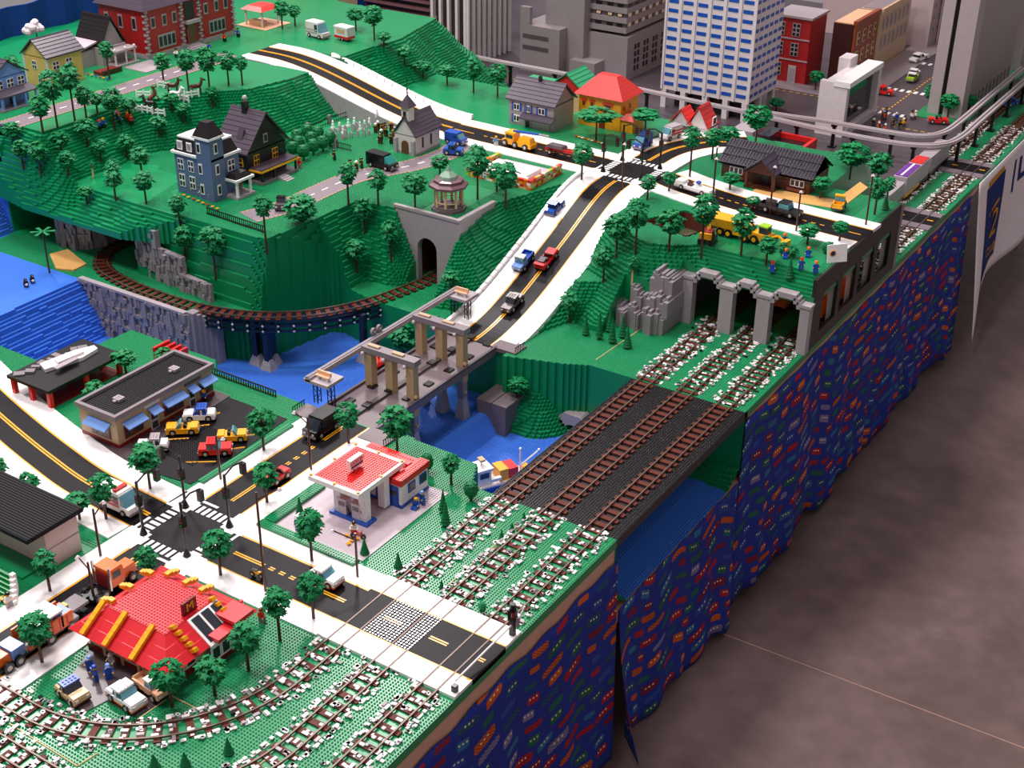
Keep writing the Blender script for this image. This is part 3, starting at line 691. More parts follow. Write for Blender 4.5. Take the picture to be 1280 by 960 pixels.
# moulded grey rock panels: river wall under the track, cliff by the cave, outcrop by the portals
def rock_panel(seed,w,h,d):
    r=random.Random(seed); q=MB(); cols=max(2,int(w/1.6))
    x=0
    while x<w-.2:
        ww=min(w-x,r.choice([1.2,1.6,2.2])); z=0
        while z<h-.2:
            hh=min(h-z,r.uniform(1.5,4.5)); dd=d*r.uniform(.25,1); q.box(x,-dd,z,x+ww,0.3,z+hh,'rock',.0,); z+=hh
        x+=ww
    return mesh_of('rock_panel',q)
RPM=[rock_panel(k,8,8,2.4) for k in range(5)]
b0=(-244,38,ZR); t=thing('rock_retaining_wall','grey moulded rock panel wall holding the curved track above the river','rock wall',b0)
for i in range(8):
    for j in range(3):
        o=obj('rock_panel',RPM[(i*3+j*2)%5],t,(-276+8*i-b0[0],38.6-b0[1],j*7.7)); o.scale=(1,1,.97)
q=MB(); q.box(-276,36.6,.2,-214,39,1.2,'lgrey'); obj('coping',q,t,(-b0[0],-b0[1],-b0[2]))
q=MB(); 
for k in range(5): q.box(-214+k*1.4,38+k*1.6,ZR,-210+k*1.4,42+k*1.6,1.2-.8*k,'rock')
obj('corner_rocks',q,t,(-b0[0],-b0[1],-b0[2]))
b0=(-236,58,0); t=thing('cave_cliff','grey moulded rock cliff beside the railway cave mouth','rock cliff',b0)
for i in range(6):
    for j in range(3 if i<2 else 2 if i<4 else 1):
        o=obj('rock_panel',RPM[(i+j)%5],t,(-261+8*i-b0[0],(58.5-.9*i)-b0[1],j*7.6)); o.rotation_euler[2]=-.12
b0=(-306,62,0); t=thing('cave_boulder','big rounded grey rock pillar between the two cave mouths','rock',b0)
for i in range(7):
    a=math.pi*(1.0+i/6.0*1.0)
    for j in range(2):
        o=obj('rock_panel',RPM[(i+j)%5],t,(11*math.cos(a)-1,11*math.sin(a)+8,j*7.2)); o.rotation_euler[2]=a+math.pi/2; o.scale=(.75,.8,.95-.1*j)
q=MB(); q.lathe(0,8,[(11,0),(10.5,8),(8.5,14),(4,17)],'rock',10); obj('core',q,t,(0,0,0))
b0=(-58,136,0); t=thing('rock_outcrop','stepped grey brick rock outcrop left of the tunnel portal','rock',b0); r=random.Random(5)
for lvl,(z0,z1,pts) in enumerate([(0,9.6,[(-66+i*2,133+abs(i-5)*.25-(i%3)) for i in range(11)]),(7,15.6,[(-61+i*2,137-(i%3)*.8) for i in range(9)]),(14,22.8,[(-54+i*2,141-(i%2)*1.2) for i in range(5)])]):
    for x,y in pts:
        q=MB(); h=z1-r.uniform(0,3.2); q.box(-1.05,-r.uniform(1,3),z0,1.05,14,h,'rock'); q.box(-1.05,-r.uniform(.4,2),z0,.2,14,h+r.uniform(.6,1.6),'rock'); obj('rock_brick',q,t,(x-b0[0],y-b0[1]-2.5,0))
# ---------------- lift bridge
b0=(-106,50,ZR); t=thing('lift_bridge','dark grey road bridge with six tan towers across the river','bridge',b0); gp=group_part(t,b0)
q=MB(); q.box(-119,7,-2.4,-93,86,-.1,'plumdeck') ; gp('deck',q)
for x0,x1 in ((-119,-118),(-94,-93),(-107,-105)):
    q=MB(); q.box(x0,9,-.1,x1,84,.9,'dgrey'); gp('kerb',q)
for i,v in enumerate(np.arange(18,84,13)):
    for x in (-106,-98,-114):
        q=MB(); q.box(x-1.4,v,-.1 if x!=-106 else .8,x+1.4,v+3.4,.5 if x!=-106 else 1.4,'black'); gp('counterweight',q)
tm_=MB(); tm_.box(-2.2,-2.2,0,2.2,2.2,9,'lgrey',1.0); tm_.box(-1.4,-1.4,9,1.4,1.4,22,'mgrey')
tw=MB(); tw.box(-1.6,-1.6,16,1.6,1.6,36.6,'sandtan')
lm=MB(); lm.box(-.8,-2.6,0,.8,-1.5,.9,'bone',.2)
for v in (34,65):
    for x in (-96.5,-106,-115.5):
        o=obj('tower_foot',mesh_of('tower_foot',tm_),t,(x-b0[0],v-b0[1],0)); o=obj('tower',mesh_of('tower',tw),t,(x-b0[0],v-b0[1],0))
    for z in (12,24): obj('lamp',mesh_of('lamp',lm),t,(-96.5-b0[0]+2,v-b0[1]+1,z))
    q=MB(); q.box(-118,v-2,13.8,-94,v+2,16,'mgrey'); q.box(-116,v-.8,16,-111,v+.8,16.6,'sandtan'); q.box(-105,v-.8,16,-100,v+.8,16.6,'sandtan'); gp('cross_beam',q)
    for x in (-117,-107.5,-98):
        q=MB(); q.ball((x,v-2.6,13.4),.8,'silver',6); gp('pulley',q)
for v in (4.8,87):
    for x0,x1 in ((-125,-112.5),(-95.5,-84)):
        q=MB(); q.box(x0,v-4,-1,x1,v+4,.7,'plumdeck'); gp('abutment',q)
        q=MB(); s=1
        for k in range(6):
            x=(x0 if x0<-110 else x1-.5)
            q.tube((x,v-3.4+k*1.2,.6),(x,v-3.4+k*1.2,2.6+.3*math.sin(k)),.16,'black',5)
        q.tube((x,v-3.6,2.6),(x,v+3.2,2.6),.18,'black',5); gp('railing',q)
# ---------------- aerial tram beam beside it
b0=(-122,55,0); t=thing('aerial_tramway','grey overhead tram beam between two lattice towers with benches on top','tramway',b0); gp=group_part(t,b0)
q=MB(); q.box(-124.2,8,10.4,-122,100,12.2,'lgrey'); q.box(-123.6,8,12.2,-122.6,100,12.5,'mgrey'); gp('beam',q)
for v in (12,97):
    q=MB(); q.box(-125,v-4,10,-114,v+5,11.2,'lgrey'); gp('platform',q)
    for x in (-122.5,-116):
        q=MB()
        for dx,dy in ((-.9,-.9),(.9,-.9),(.9,.9),(-.9,.9)): q.tube((x+dx,v+dy,.5),(x+dx,v+dy,10),.2,'black',5)
        for k in range(5):
            s=1 if k%2 else -1; q.tube((x-.9*s,v-.9,.8+k*1.9),(x+.9*s,v-.9,2.6+k*1.9),.15,'black',4); q.tube((x+.9,v-.9*s,.8+k*1.9),(x+.9,v+.9*s,2.6+k*1.9),.15,'black',4)
        gp('lattice_leg',q)
    q=MB(); q.box(-121.5,v-.3,12.6,-115.5,v+.3,14.2,'salmon'); q.box(-121.5,v-1.6,12.4,-115.5,v-.2,12.8,'salmon')
    for x in (-120.5,-116.5): q.box(x-.3,v-1.4,11.2,x+.3,v+.2,12.6,'white')
    gp('bench',q)
for v in (47,50.4):
    q=MB(); q.tube((-124.6,v,13.8),(-123.6,v,13.8),1.5,'mgrey',12); q.tube((-124.9,v,13.8),(-123.3,v,13.8),.5,'silver',8); gp('trolley_wheel',q)
b1=(-123,48,-3); g=thing('tram_gondola','red tram gondola hanging under the grey overhead beam','gondola',b1)
q=MB(); q.box(-3,-5,-1,3,5,4.6,'red',.4); obj('cabin',q,g,(0,0,0)); q=MB(); q.box(-3.2,-5.2,4.6,3.2,5.2,5.4,'red',.8); obj('roof',q,g,(0,0,0)); q=MB(); q.box(-3.05,-3.6,1.6,3.05,3.6,3.8,'smoke'); obj('window',q,g,(0,0,0)); q=MB(); q.tube((0,0,5.2),(0,0,13.2),.35,'dred'); obj('hanger',q,g,(0,0,0))
# ---------------- dam, culvert, river fence
b0=(-88,45,ZL); t=thing('river_dam','blue sloping dam wall between river and harbour','dam',b0); gp=group_part(t,b0)
q=MB(); q.pry([(-92,ZL),(-92,ZR+1.2),(-88.5,ZR+1.2),(-83.5,ZL)],12,74,'water'); gp('spillway',q)
for x0,x1,z in ((-92,-83,-15.6),(-91,-81.5,-17)):
    pass
q=MB(); q.box(-93,70,ZL,-80,86,-16.8,'plumdeck'); q.box(-93.3,70,-16.8,-86.6,86,-15.8,'plumdeck'); q.box(-86.2,70,-16.8,-79.6,86,-15.8,'plumdeck'); gp('end_block',q)
b0=(-60,90,ZL); t=thing('stone_culvert','pale grey arched culvert opening on the harbour bank','culvert',b0); gp=group_part(t,b0)
ar=[(-60+3.6*math.cos(a),ZL+3.6*math.sin(a)+.5) for a in np.linspace(0,math.pi,9)]
q=MB(); q.pry([(-68,ZL),(-68,ZL+4.6),(-63.5,ZL+8.4),(-56.5,ZL+8.4),(-52,ZL+4.6),(-52,ZL),(-56.4,ZL)]+ar+[(-63.6,ZL)],86,92.5,'lgrey'); gp('arch_wall',q)
b0=(-150,7,0); t=thing('river_fence','low black fence along the river behind the diner','fence',b0)
q=MB(); q.box(-45,-.3,0,12,.3,.5,'black'); q.box(-45,-.2,2.4,12,.2,2.8,'black'); obj('rail',q,t,(0,0,0))
pm_=MB(); pm_.box(-.15,-.15,.5,.15,.15,2.4,'black'); pmm=mesh_of('picket',pm_)
for k in range(48): obj('picket',pmm,t,(-44.5+k*1.2,0,0))
b0=(-212,68.5,ZP); t=thing('garden_fence','low black picket fence at the hill edge by the blue house','fence',b0)
q=MB(); q.box(-17,-.3,0,17,.3,.6,'black'); q.box(-17,-.2,2.6,17,.2,3,'black'); obj('rail',q,t,(0,0,0)); t.rotation_euler[2]=-.06
for k in range(28): obj('picket',pmm,t,(-16.5+k*1.2,0,.1))
# ---------------- monorail
def monorail(label, pts, z=13.5, pil=()):
    path=crom([np.array([x,y,z]) for x,y in pts],6); R=resample(path,4.0); b=R[0]; t=thing('monorail_track',label,'monorail',(b[0],b[1],0)); o0=np.array([b[0],b[1],0])
    R=[p-o0 for p in R]
    for d0,d1 in ((-1.7,-.5),(.5,1.7)):
        q=MB(); ribbon(q,R,d0,d1,-.6,.9,'railgrey'); obj('beam',q,t,(0,0,0))
    q=MB(); ribbon(q,R,-.5,.5,-.4,.3,'mgrey'); obj('rack_strip',q,t,(0,0,0))
    for i in range(4,len(R)-1,8):
        p=R[i]; q=MB(); q.box(-.8,-.8,0,.8,.8,z-.6,'black'); q.box(-2,-2,0,2,2,.8,'black'); q.box(-1.4,-1.4,z-2,1.4,1.4,z-.6,'black'); obj('pylon',q,t,(p[0],p[1],0))
monorail('outer light grey monorail track curving round the downtown corner',[(-384,470),(-387,420),(-378,394),(-357,386),(-325,384),(-281,383),(-239,383),(-196,381),(-156,378),(-122,376),(-84,372),(-50,371),(-28,374),(-15,384),(-10.5,402),(-10.5,440),(-10.5,530),(-10.5,556)])
monorail('inner light grey monorail track branching beside the billboard',[(-122,381),(-99,383),(-79,386),(-50,387),(-30,390),(-21,402),(-19,424),(-19,470),(-19,530),(-19,556)])
# ---------------- trees
def leaf_star(mb, c, r, rot, tilt, m):
    n=5; pts=[]
    for i in range(2*n):
        rr=r*(1 if i%2==0 else .5); a=rot+math.pi*i/n; pts.append((rr*math.cos(a),rr*math.sin(a)))
    tx,ty=tilt; P=[(c[0]+x,c[1]+y,c[2]+x*tx+y*ty) for x,y in pts]; k=len(P)
    vs=P+[(x,y,z+.28) for x,y,z in P]+[(c[0],c[1],c[2]+.5)]
    mb.add(vs,[(i,(i+1)%k,k+(i+1)%k,k+i) for i in range(k)]+[(k+i,k+(i+1)%k,2*k) for i in range(k)]+[tuple(range(k-1,-1,-1))],m)
def crown(seed, n=80, flat=1.0, m='leaf'):
    r=random.Random(seed); mb=MB()
    for k in range(n):
        zc=r.uniform(-1,1); a=r.random()*6.283; R=math.sqrt(max(0,1-zc*zc))*r.uniform(.55,1)*(1 if zc>-.2 else .85)
        x,y=R*math.cos(a)*4.6,R*math.sin(a)*4.6; z=5+zc*4.3*r.uniform(.75,1)
        leaf_star(mb,(x,y,z),r.uniform(1.2,1.9),r.random()*6,(r.uniform(-.3,.3)-.45*R*math.cos(a),r.uniform(-.3,.3)-.45*R*math.sin(a)),m)
    return mesh_of('foliage',mb)
CR=[crown(k) for k in range(7)]; CRW=[crown(20+k,70) for k in range(3)]
tk=MB(); tk.cyl(0,0,0,10,.5,'brown',7,.38); TRK=mesh_of('trunk',tk)
tk=MB(); tk.cyl(0,0,0,10,.5,'tan',7,.4); TRKT=mesh_of('trunk',tk)
pn=MB(); 
for k in range(7):
    z=1.2+k*1.25; R=3.2*(1-k/7.6); pn.cyl(0,0,z,z+1.7,R,'pine',9,R*.45)
pn.cyl(0,0,9.2,10.2,.5,'pine',7,.1); PINE=mesh_of('foliage',pn)
tk=MB(); tk.cyl(0,0,0,1.6,.8,'pine',7,.6); PTRK=mesh_of('trunk',tk)
rd=MB(); r_=random.Random(3)
rd.lathe(0,0,[(.6,2.2),(2.4,2.9),(3.3,4.6),(3.5,6.2),(3.0,8.2),(1.8,9.6),(.3,10.1)],'pine',12)
for i in range(60):
    a=r_.random()*6.28; z=r_.uniform(2.8,9.4); R=3.4*math.sin(math.pi*(z-1.6)/9.2)**.6; rd.cb(R*math.cos(a),R*math.sin(a),z-.3,.7,.7,.6,'pine')
RND=mesh_of('foliage',rd)
tk=MB(); tk.cyl(0,0,0,2.6,.5,'pine',7,.5); RTRK=mesh_of('trunk',tk)
def tree(x,y,top,w,label,group=None,kind='leaf',tan=False):
    p=hit(x,y); k=spp(p); H=max(2.0,(y-top)*k/.86); D=w*k; i=int(x*7+y*3)
    t=thing(dict(leaf='leafy_tree',wide='leafy_tree',pine='pine_tree',round='round_tree',bush='leafy_bush',palm='palm_tree',shoot='leafy_bush')[kind],label,'bush' if kind in('bush','shoot') else 'tree',(p[0],p[1],p[2]),(i%63)/10,group)
    if kind in ('leaf','wide','bush'):
        ch=H if kind=='bush' else max(min(H*.66,D*1.3),3.0); ch=min(ch,H)
        if kind=='wide': ch=H*.4
        f=obj('foliage',(CR if kind!='wide' else CRW)[i%(7 if kind!='wide' else 3)],t,(0,0,H-ch)); f.scale=(D/10.6,D/10.6,ch/10.4)
        if kind!='bush':
            o=obj('trunk',TRKT if tan else TRK,t,(0,0,-.2)); o.scale=(1.0,1.0,(H-ch*.45)/10)
        return t
    s=H/10
    if kind=='palm':
        o=obj('trunk',TRK,t,(0,0,-.2)); o.scale=(.9,.9,H/10); q=MB()
        for j in range(6):
            a=j*math.pi/3; q.hexa([(math.cos(a+e)*d*D,math.sin(a+e)*d*D,H+zz) for zz in (-.4,0) for d,e in ((.05,-.6),(.5,-.16),(.5,.16),(.05,.6))],'leaf')
        obj('fronds',q,t,(0,0,0)); return t
    o=obj('foliage',dict(pine=PINE,round=RND,shoot=PINE)[kind],t,(0,0,0)); o.scale=(D/6.6,D/6.6,s); o=obj('trunk',PTRK if kind!='round' else RTRK,t,(0,0,0)); o.scale=(1,1,s)
    return t
def trees(label,rows,group=None,kind='leaf'):
    rows=[tuple(float(q) for q in r.split()) for r in rows.strip().split(';')]
    for r in rows: tree(r[0],r[1],r[2],r[3],label,group if len(rows)>1 else None,kind)
# street trees on white sidewalks round the lower crossroads
trees('tree on the corner of the diner car park by the crossroads','188 612 551 45')
trees('tree shading the red striped ambulance','133 650 588 37')
trees('tree behind the black roofed pale house, next to a lamp pole','100 650 614 36')
trees('small tree peeking over the black gabled roof','40 630 588 28;3 612 570 26','trees behind the black roof')
trees('tree beside the orange tractor unit','188 735 677 32')
trees('tree between the crossroads and the red restaurant roof','276 720 657 42')
trees('tree on the sidewalk by the car park entrance near the black van','330 564 507 40')
trees('tree on the sidewalk next to the red racing car','334 629 575 36')
trees('tree on the sidewalk near the lift bridge end','436 555 500 34')
trees('tall bushy tree behind the fuel station roof','497 572 504 46')
trees('tree at the harbour edge behind the fuel station','564 606 564 25')
trees('tall tree on the green strip beside the fuel station forecourt','390 702 630 40')
trees('tree on the sidewalk next to the white jeep','392 774 708 38')
trees('tree at the restaurant lawn edge beside the sidewalk','350 801 727 38')
trees('tree in front of the blue and white lorry','53 829 757 46')
trees('tree at the restaurant corner beside the tan pickup','215 884 816 46')
trees('tree on the lawn before the restaurant conservatory windows','269 870 814 44')
trees('tree on the lawn beside the restaurant conservatory end','311 838 770 44')
trees('tree by the white stepped stair of the pale house','63 740 683 33')
trees('round clipped tree at the harbour edge by the railway','589 625 602 17',None,'round')
trees('round clipped tree behind the fuel station workshop','534 592 567 15',None,'round')
trees('small pine on the lawn beside the fuel station workshop','554 640 612 13;557 657 627 14','pines beside the fuel station workshop','pine')
trees('tall pine on the forecourt hedge beside a leafy tree','376 655 622 18',None,'pine')
trees('small prickly bush at the forecourt corner','456 693 672 13',None,'shoot'); trees('small prickly bush beside the inner track','498 711 690 13',None,'shoot')
trees('small prickly bush between the two curved tracks','286 942 920 15',None,'shoot'); trees('small pine between the curved tracks','232 958 938 16;194 962 941 18','pines between the curved tracks','pine')
trees('short grass tuft between the inner and middle tracks','552 735 724 7;640 662 653 7;655 650 640 7;627 672 662 7','tufts between the tracks','shoot')
trees('tuft bush beside the outer track at the level crossing','603 766 750 12',None,'bush')
# by the diner and falls
trees('bushy tree between the diner and the black pavilion','158 469 436 36','trees behind the diner'); trees('bush behind the diner next to red steps','207 464 434 26',None,'leaf'); trees('low bush beside the black pavilion end','121 499 475 32',None,'bush')
trees('palm tree on the sandy cave beach','62 341 293 30',None,'palm')
trees('dark bushy tree on the river bank below the tram beam','505 452 404 44')
trees('small tree beside the grey arched portal under the tram tower','564 369 341 26')
trees('small tree with a red parrot on the harbour bank','648 505 473 30')
# hill faces
trees('dark tree on the steep face below the blue house','225 283 243 24;233 331 286 30;270 351 285 36','trees on the steep hill face below the blue house')
trees('tall thin tree at the hill edge by the black fence','334 322 253 26'); trees('big round bush at the hill edge beside the grey lane','378 281 244 46',None,'bush')
trees('dark tree on the slope left of the grey arched portal','456 292 248 30;489 328 279 27;447 346 305 30','trees on the slope left of the arched portal')
trees('small tree along the grey lane by the gazebo','436 262 212 26;473 258 215 27;519 262 217 34;550 222 195 28','trees along the lane by the gazebo')
trees('tall tree by the flower bed wall above the ramp','597 249 185 36;621 239 205 26;632 261 205 36','trees by the flower bed wall')
trees('tree on the white sidewalk by the upper crossroads','727 225 180 30;809 250 220 24;836 240 215 20','trees by the upper crossroads')
# right hill and plateau
trees('tree on the stepped slope right of the ramp','794 321 255 34;770 322 268 36;754 354 308 32;712 404 365 26','trees on the slope right of the ramp')
tree(790,356,320,18,'small tree with bare tan trunk on the slope right of the ramp',None,'leaf',True)
trees('tree on the plateau edge by the quarry and dump truck','836 315 262 36;876 325 248 36;926 320 264 34;957 334 300 28','trees on the plateau edge above the tunnels')
trees('low pine on the green field below the ramp','732 419 395 11;749 424 392 11;762 415 390 12;765 429 400 12;778 422 397 12;784 435 411 13','pines on the field below the ramp','pine')
trees('tree on the plateau beside the campers','1009 306 281 32'); trees('small tree on the white kerb by the black arcade','1049 302 277 24'); trees('small tree on the kerb beside the black pickup','941 261 246 20')
trees('small pine near the construction figures','986 351 328 13',None,'pine'); trees('round clipped bush beside the white signboard','1034 323 304 14',None,'round'); trees('low bush among the seated construction figures','978 318 302 14;990 322 306 16','low bushes among the figures','bush')
trees('tree on the kerb in front of the log cabin','862 222 162 26;890 199 162 26;912 238 216 26;1025 248 222 26','trees round the log cabin'); trees('big bushy tree beside the log cabin','1062 224 180 50;944 182 133 38','big trees beside the log cabin'); trees('bushy tree behind the log cabin','909 190 160 32;1095 238 192 32','trees behind the log cabin')
trees('tree near the plateau corner by the freight train','1093 268 222 27;1108 252 222 20','trees near the plateau corner'); trees('small pine near the plateau corner','1106 262 245 12',None,'pine')
trees('wide flat tree in the walled garden by the orange house','745 176 140 58;806 170 140 46','wide trees by the orange house','wide')
# hilltop and forest slope
trees('forest tree along the lower kerb of the hilltop lane','54 167 125 30;72 160 95 34;95 160 90 30;109 154 112 24;122 142 117 22','forest trees along the hilltop lane kerb')
trees('forest tree among the picnickers and paddock fences','144 164 112 28;163 150 125 24;200 170 146 24;230 155 132 24;215 140 118 22','forest trees among picnickers and fences')
trees('forest tree halfway down the stepped slope','19 190 155 26;110 184 150 30;52 222 180 28;78 196 165 28;30 215 180 24;127 205 178 26;160 200 172 26','forest trees halfway down the slope')
trees('forest tree on the level lawn above the railway cave','86 220 190 26;143 228 200 24;178 222 185 28;145 251 212 27;183 255 215 28;109 255 233 22','forest trees above the railway cave')
tree(117,222,203,8,'bare tan tree trunk on the forested slope',None,'leaf',True)
trees('tree along the hilltop lane','137 99 55 21;205 106 68 22','trees along the hilltop lane'); trees('tree in the hilltop grove by the ramp head','236 114 65 26;262 112 62 30;286 107 66 24;303 106 72 18;266 134 110 20','hilltop grove by the ramp head')
trees('bush behind the blue hilltop house','15 88 70 24',None,'bush')
trees('tree on the lawn behind the caravan','353 36 3 22;369 32 8 18;445 38 12 24;468 50 10 28;480 60 42 22','trees behind the caravan')
trees('tree on the lawn in front of the ribbed white tower','506 84 60 24;529 98 78 26;559 106 83 28;592 116 75 26;622 121 82 28','trees in front of the ribbed tower')
trees('leafy street tree on the downtown blocks','1019 113 90 20;1160 138 107 20;1184 148 119 26;1210 141 120 22;970 139 124 22','downtown street trees')
# orchard of round topiary trees beside the dark gabled house
for k,(x,y) in enumerate([(362,186),(372,178),(385,172),(398,174),(352,196),(367,193),(380,197),(392,190),(404,186),(413,180),(374,186),(390,181)]):
    tree(x,y+4,y-14,14,'round clipped orchard tree beside the dark gabled house','orchard of round trees','round')
# ---------------- street lamps and signals
def pole_lamp(x,y,top,ax,ay,label,group=None,z=None):
    p=hit(x,y); k=spp(p); H=(y-top)*k/.86; t=thing('street_lamp',label,'street lamp',p,0,group)
    q=MB(); q.cyl(0,0,0,H,.42,'brown',7,.34); obj('pole',q,t,(0,0,0)); q=MB(); q.tube((0,0,H-2.5),(ax,ay,H+.4),.22,'brown',6); obj('arm',q,t,(0,0,0)); q=MB(); q.cyl(ax,ay,H-.2,H+.6,.9,'offwhite',8,.3); obj('lamp_head',q,t,(0,0,0))
pole_lamp(389,588,522,-5.5,0,'brown street lamp on the sidewalk beside the fuel station'); pole_lamp(332,740,612,4.5,4.5,'brown street lamp pole by the black motorcycle'); pole_lamp(447,722,664,-6,-3,'brown street lamp leaning over the forecourt corner')
pole_lamp(126,696,634,0,4,'brown street lamp by the pale house wall'); pole_lamp(276,600,545,3,0,'brown street lamp beside the car park hedge'); pole_lamp(118,752,700,-4,0,'brown street lamp beside the orange tractor unit')
for r in '777 240 187;892 238 190;1082 282 226;995 290 245;962 268 215;890 258 205'.split(';'):
    x,y,tp=map(float,r.split()); pole_lamp(x,y,tp,0,.6,'dark brown lamp pole along the upper road','lamp poles along the upper road')
def signal(u,v,z,du,dv,label,group,H=20,L=8):
    t=thing('traffic_signal',label,'traffic signal',(u,v,z),0,group); q=MB(); q.cyl(0,0,0,H,.45,'black',8); q.cyl(0,0,0,2.4,1.3,'black',8,.5); obj('pole',q,t,(0,0,0))
    q=MB(); q.tube((0,0,H-.6),(du*L*.5,dv*L*.5,H+1),.28,'black'); q.tube((du*L*.5,dv*L*.5,H+1),(du*L,dv*L,H+.4),.28,'black'); obj('arm',q,t,(0,0,0))
    for i,(x,y,zz) in enumerate(((du*L,dv*L,H-3.8),(0,0,H*.55))):
        q=MB(); q.box(x-.8,y-.8,zz,x+.8,y+.8,zz+3.8,'black'); s=obj('signal_head',q,t,(0,0,0))
        for j,m in enumerate(('dgreen','brick','dred')):
            q=MB(); q.tube((x,y-.95,zz+.7+j*1.2),(x,y-.75,zz+.7+j*1.2),.4,m,8); obj('signal_lens',q,s,(0,0,0))
for (u,v,du,dv) in ((-113.5,-62.8,-1,0),(-94.5,-63,0,1),(-113.5,-80.5,0,1),(-94.5,-81.2,0,1)):
    signal(u,v,.45,du,dv,'black traffic signal with arm at the lower crossroads','traffic signals at the lower crossroads',H=19)
for (u,v,du,dv) in ((-117.5,207,1,0),(-117.5,225,1,0),(-98,225,-1,0),(-98,207,-1,0)):
    signal(u,v,ZP+.45,du,dv,'dark lamp gantry at the upper crossroads','gantries at the upper crossroads',H=17,L=7)
# level crossing gates
for (v,s,lab) in ((-58.5,-1,'black crossing signal with raised gate on the field side of the level crossing'),(-86,1,'small black crossing gate post on the restaurant side of the level crossing')):
    t=thing('crossing_gate',lab,'gate',(6.6,v,1.0)); q=MB(); q.cb(0,0,0,1.4,1.4,2 if s>0 else 9,'black'); obj('post',q,t,(0,0,0))
    if s<0:
        q=MB(); q.box(-1,-1,5,1,1,8.6,'black'); q.cyl(0,0,9,10.6,.9,'black',8); h=obj('signal_head',q,t,(0,0,0)); q=MB(); q.cyl(.7,-.9,7,8.2,.55,'dred',8); obj('signal_lens',q,h,(0,0,0))
        q=MB(); q.tube((0,0,3.6),(-1.2,-25.5,1.4),.32,'offwhite',6); obj('gate_boom',q,t,(0,0,0)); q=MB(); q.tube((1,.6,3),(2.2,2.5,9),.3,'white',6); q.box(.4,0,3,1.6,1,6,'mgrey'); obj('counter_arm',q,t,(0,0,0))
# ---------------- buildings
class Bl:
    def __init__(s,name,label,u,v,z,cat='building'):
        s.b=(u,v,z); s.t=thing(name,label,cat,(u,v,z))
    def put(s,nm,mb,par=None): 
        mb.v=[(x-s.b[0],y-s.b[1],z) for x,y,z in mb.v]; return obj(nm,mb,par or s.t,(0,0,0))
    def box(s,nm,x0,y0,z0,x1,y1,z1,m,ins=0,iny=None): q=MB(); q.box(x0,y0,z0,x1,y1,z1,m,ins,iny); return s.put(nm,q)
    def winF(s,x0,x1,z0,z1,y,fm='white',pm='glassd',nx=2,nz=2,nm='window',sub='pane'):       # on the face towards -v
        q=MB(); q.box(x0,y-.35,z0,x1,y+.1,z1,fm); w=s.put(nm,q); g=MB(); dx=(x1-x0)/nx; dz=(z1-z0)/nz
        for i in range(nx):
            for j in range(nz): g.box(x0+dx*i+dx*.14,y-.42,z0+dz*j+dz*.14,x0+dx*(i+1)-dx*.14,y-.3,z0+dz*(j+1)-dz*.14,pm)
        g.v=[(x-s.b[0],yy-s.b[1],z) for x,yy,z in g.v]; obj(sub,g,w,(0,0,0)); return w
    def winR(s,y0,y1,z0,z1,x,fm='white',pm='glassd',nx=2,nz=2,nm='window',sub='pane'):       # on the face towards +u
        q=MB(); q.box(x-.1,y0,z0,x+.35,y1,z1,fm); w=s.put(nm,q); g=MB(); dx=(y1-y0)/nx; dz=(z1-z0)/nz
        for i in range(nx):
            for j in range(nz): g.box(x+.3,y0+dx*i+dx*.14,z0+dz*j+dz*.14,x+.42,y0+dx*(i+1)-dx*.14,z0+dz*(j+1)-dz*.14,pm)
        g.v=[(xx-s.b[0],y-s.b[1],z) for xx,y,z in g.v]; obj(sub,g,w,(0,0,0)); return w
    def gable(s,x0,x1,y0,y1,z0,zr,axis,n,m,wm=None,ov=1.2):                                   # stepped slope-brick courses
        if axis=='u': c=(y0+y1)/2; a0,a1=x0-ov,x1+ov; lo,hi=y0-ov,y1+ov
        else: c=(x0+x1)/2; a0,a1=y0-ov,y1+ov; lo,hi=x0-ov,x1+ov
        for sg in (0,1):
            e=lo if sg==0 else hi
            for k in range(n):
                f0,f1=k/n,(k+1)/n; p0=e+(c-e)*f0; p1=e+(c-e)*f1; za=z0+(zr-z0)*f0; zb=z0+(zr-z0)*f1; th=.8
                pts=[(p0,za-.2),(p0,za+.55),(p1,zb+.25),(p1,zb-.2-th*.2)]
                q=MB(); (q.prx if axis=='u' else q.pry)(pts,a0,a1,m); s.put('roof_course',q)
        q=MB(); pts=[(lo+ov,z0-.3),(hi-ov,z0-.3),(c,zr-.5)]; (q.prx if axis=='u' else q.pry)(pts,a0+ov,a1-ov,wm or m); s.put('gable_wall',q)
        q=MB(); (q.prx if axis=='u' else q.pry)([(c-.8,zr-.3),(c+.8,zr-.3),(c,zr+.6)],a0,a1,m); s.put('ridge_tile',q)
    def hip(s,x0,x1,y0,y1,z0,z1,run,n,m):
        for k in range(n):
            a=run*k/n; h0=z0+(z1-z0)*k/n; h1=z0+(z1-z0)*(k+1)/n; r=run/n
            q=MB(); q.box(x0+a,y0+a,h0,x1-a,y1-a,h1,m,r*.92); s.put('roof_course',q)
    def foot(s,x0,x1,y0,y1): rect_nostud([(x0,y0),(x1,y0),(x1,y1),(x0,y1)])
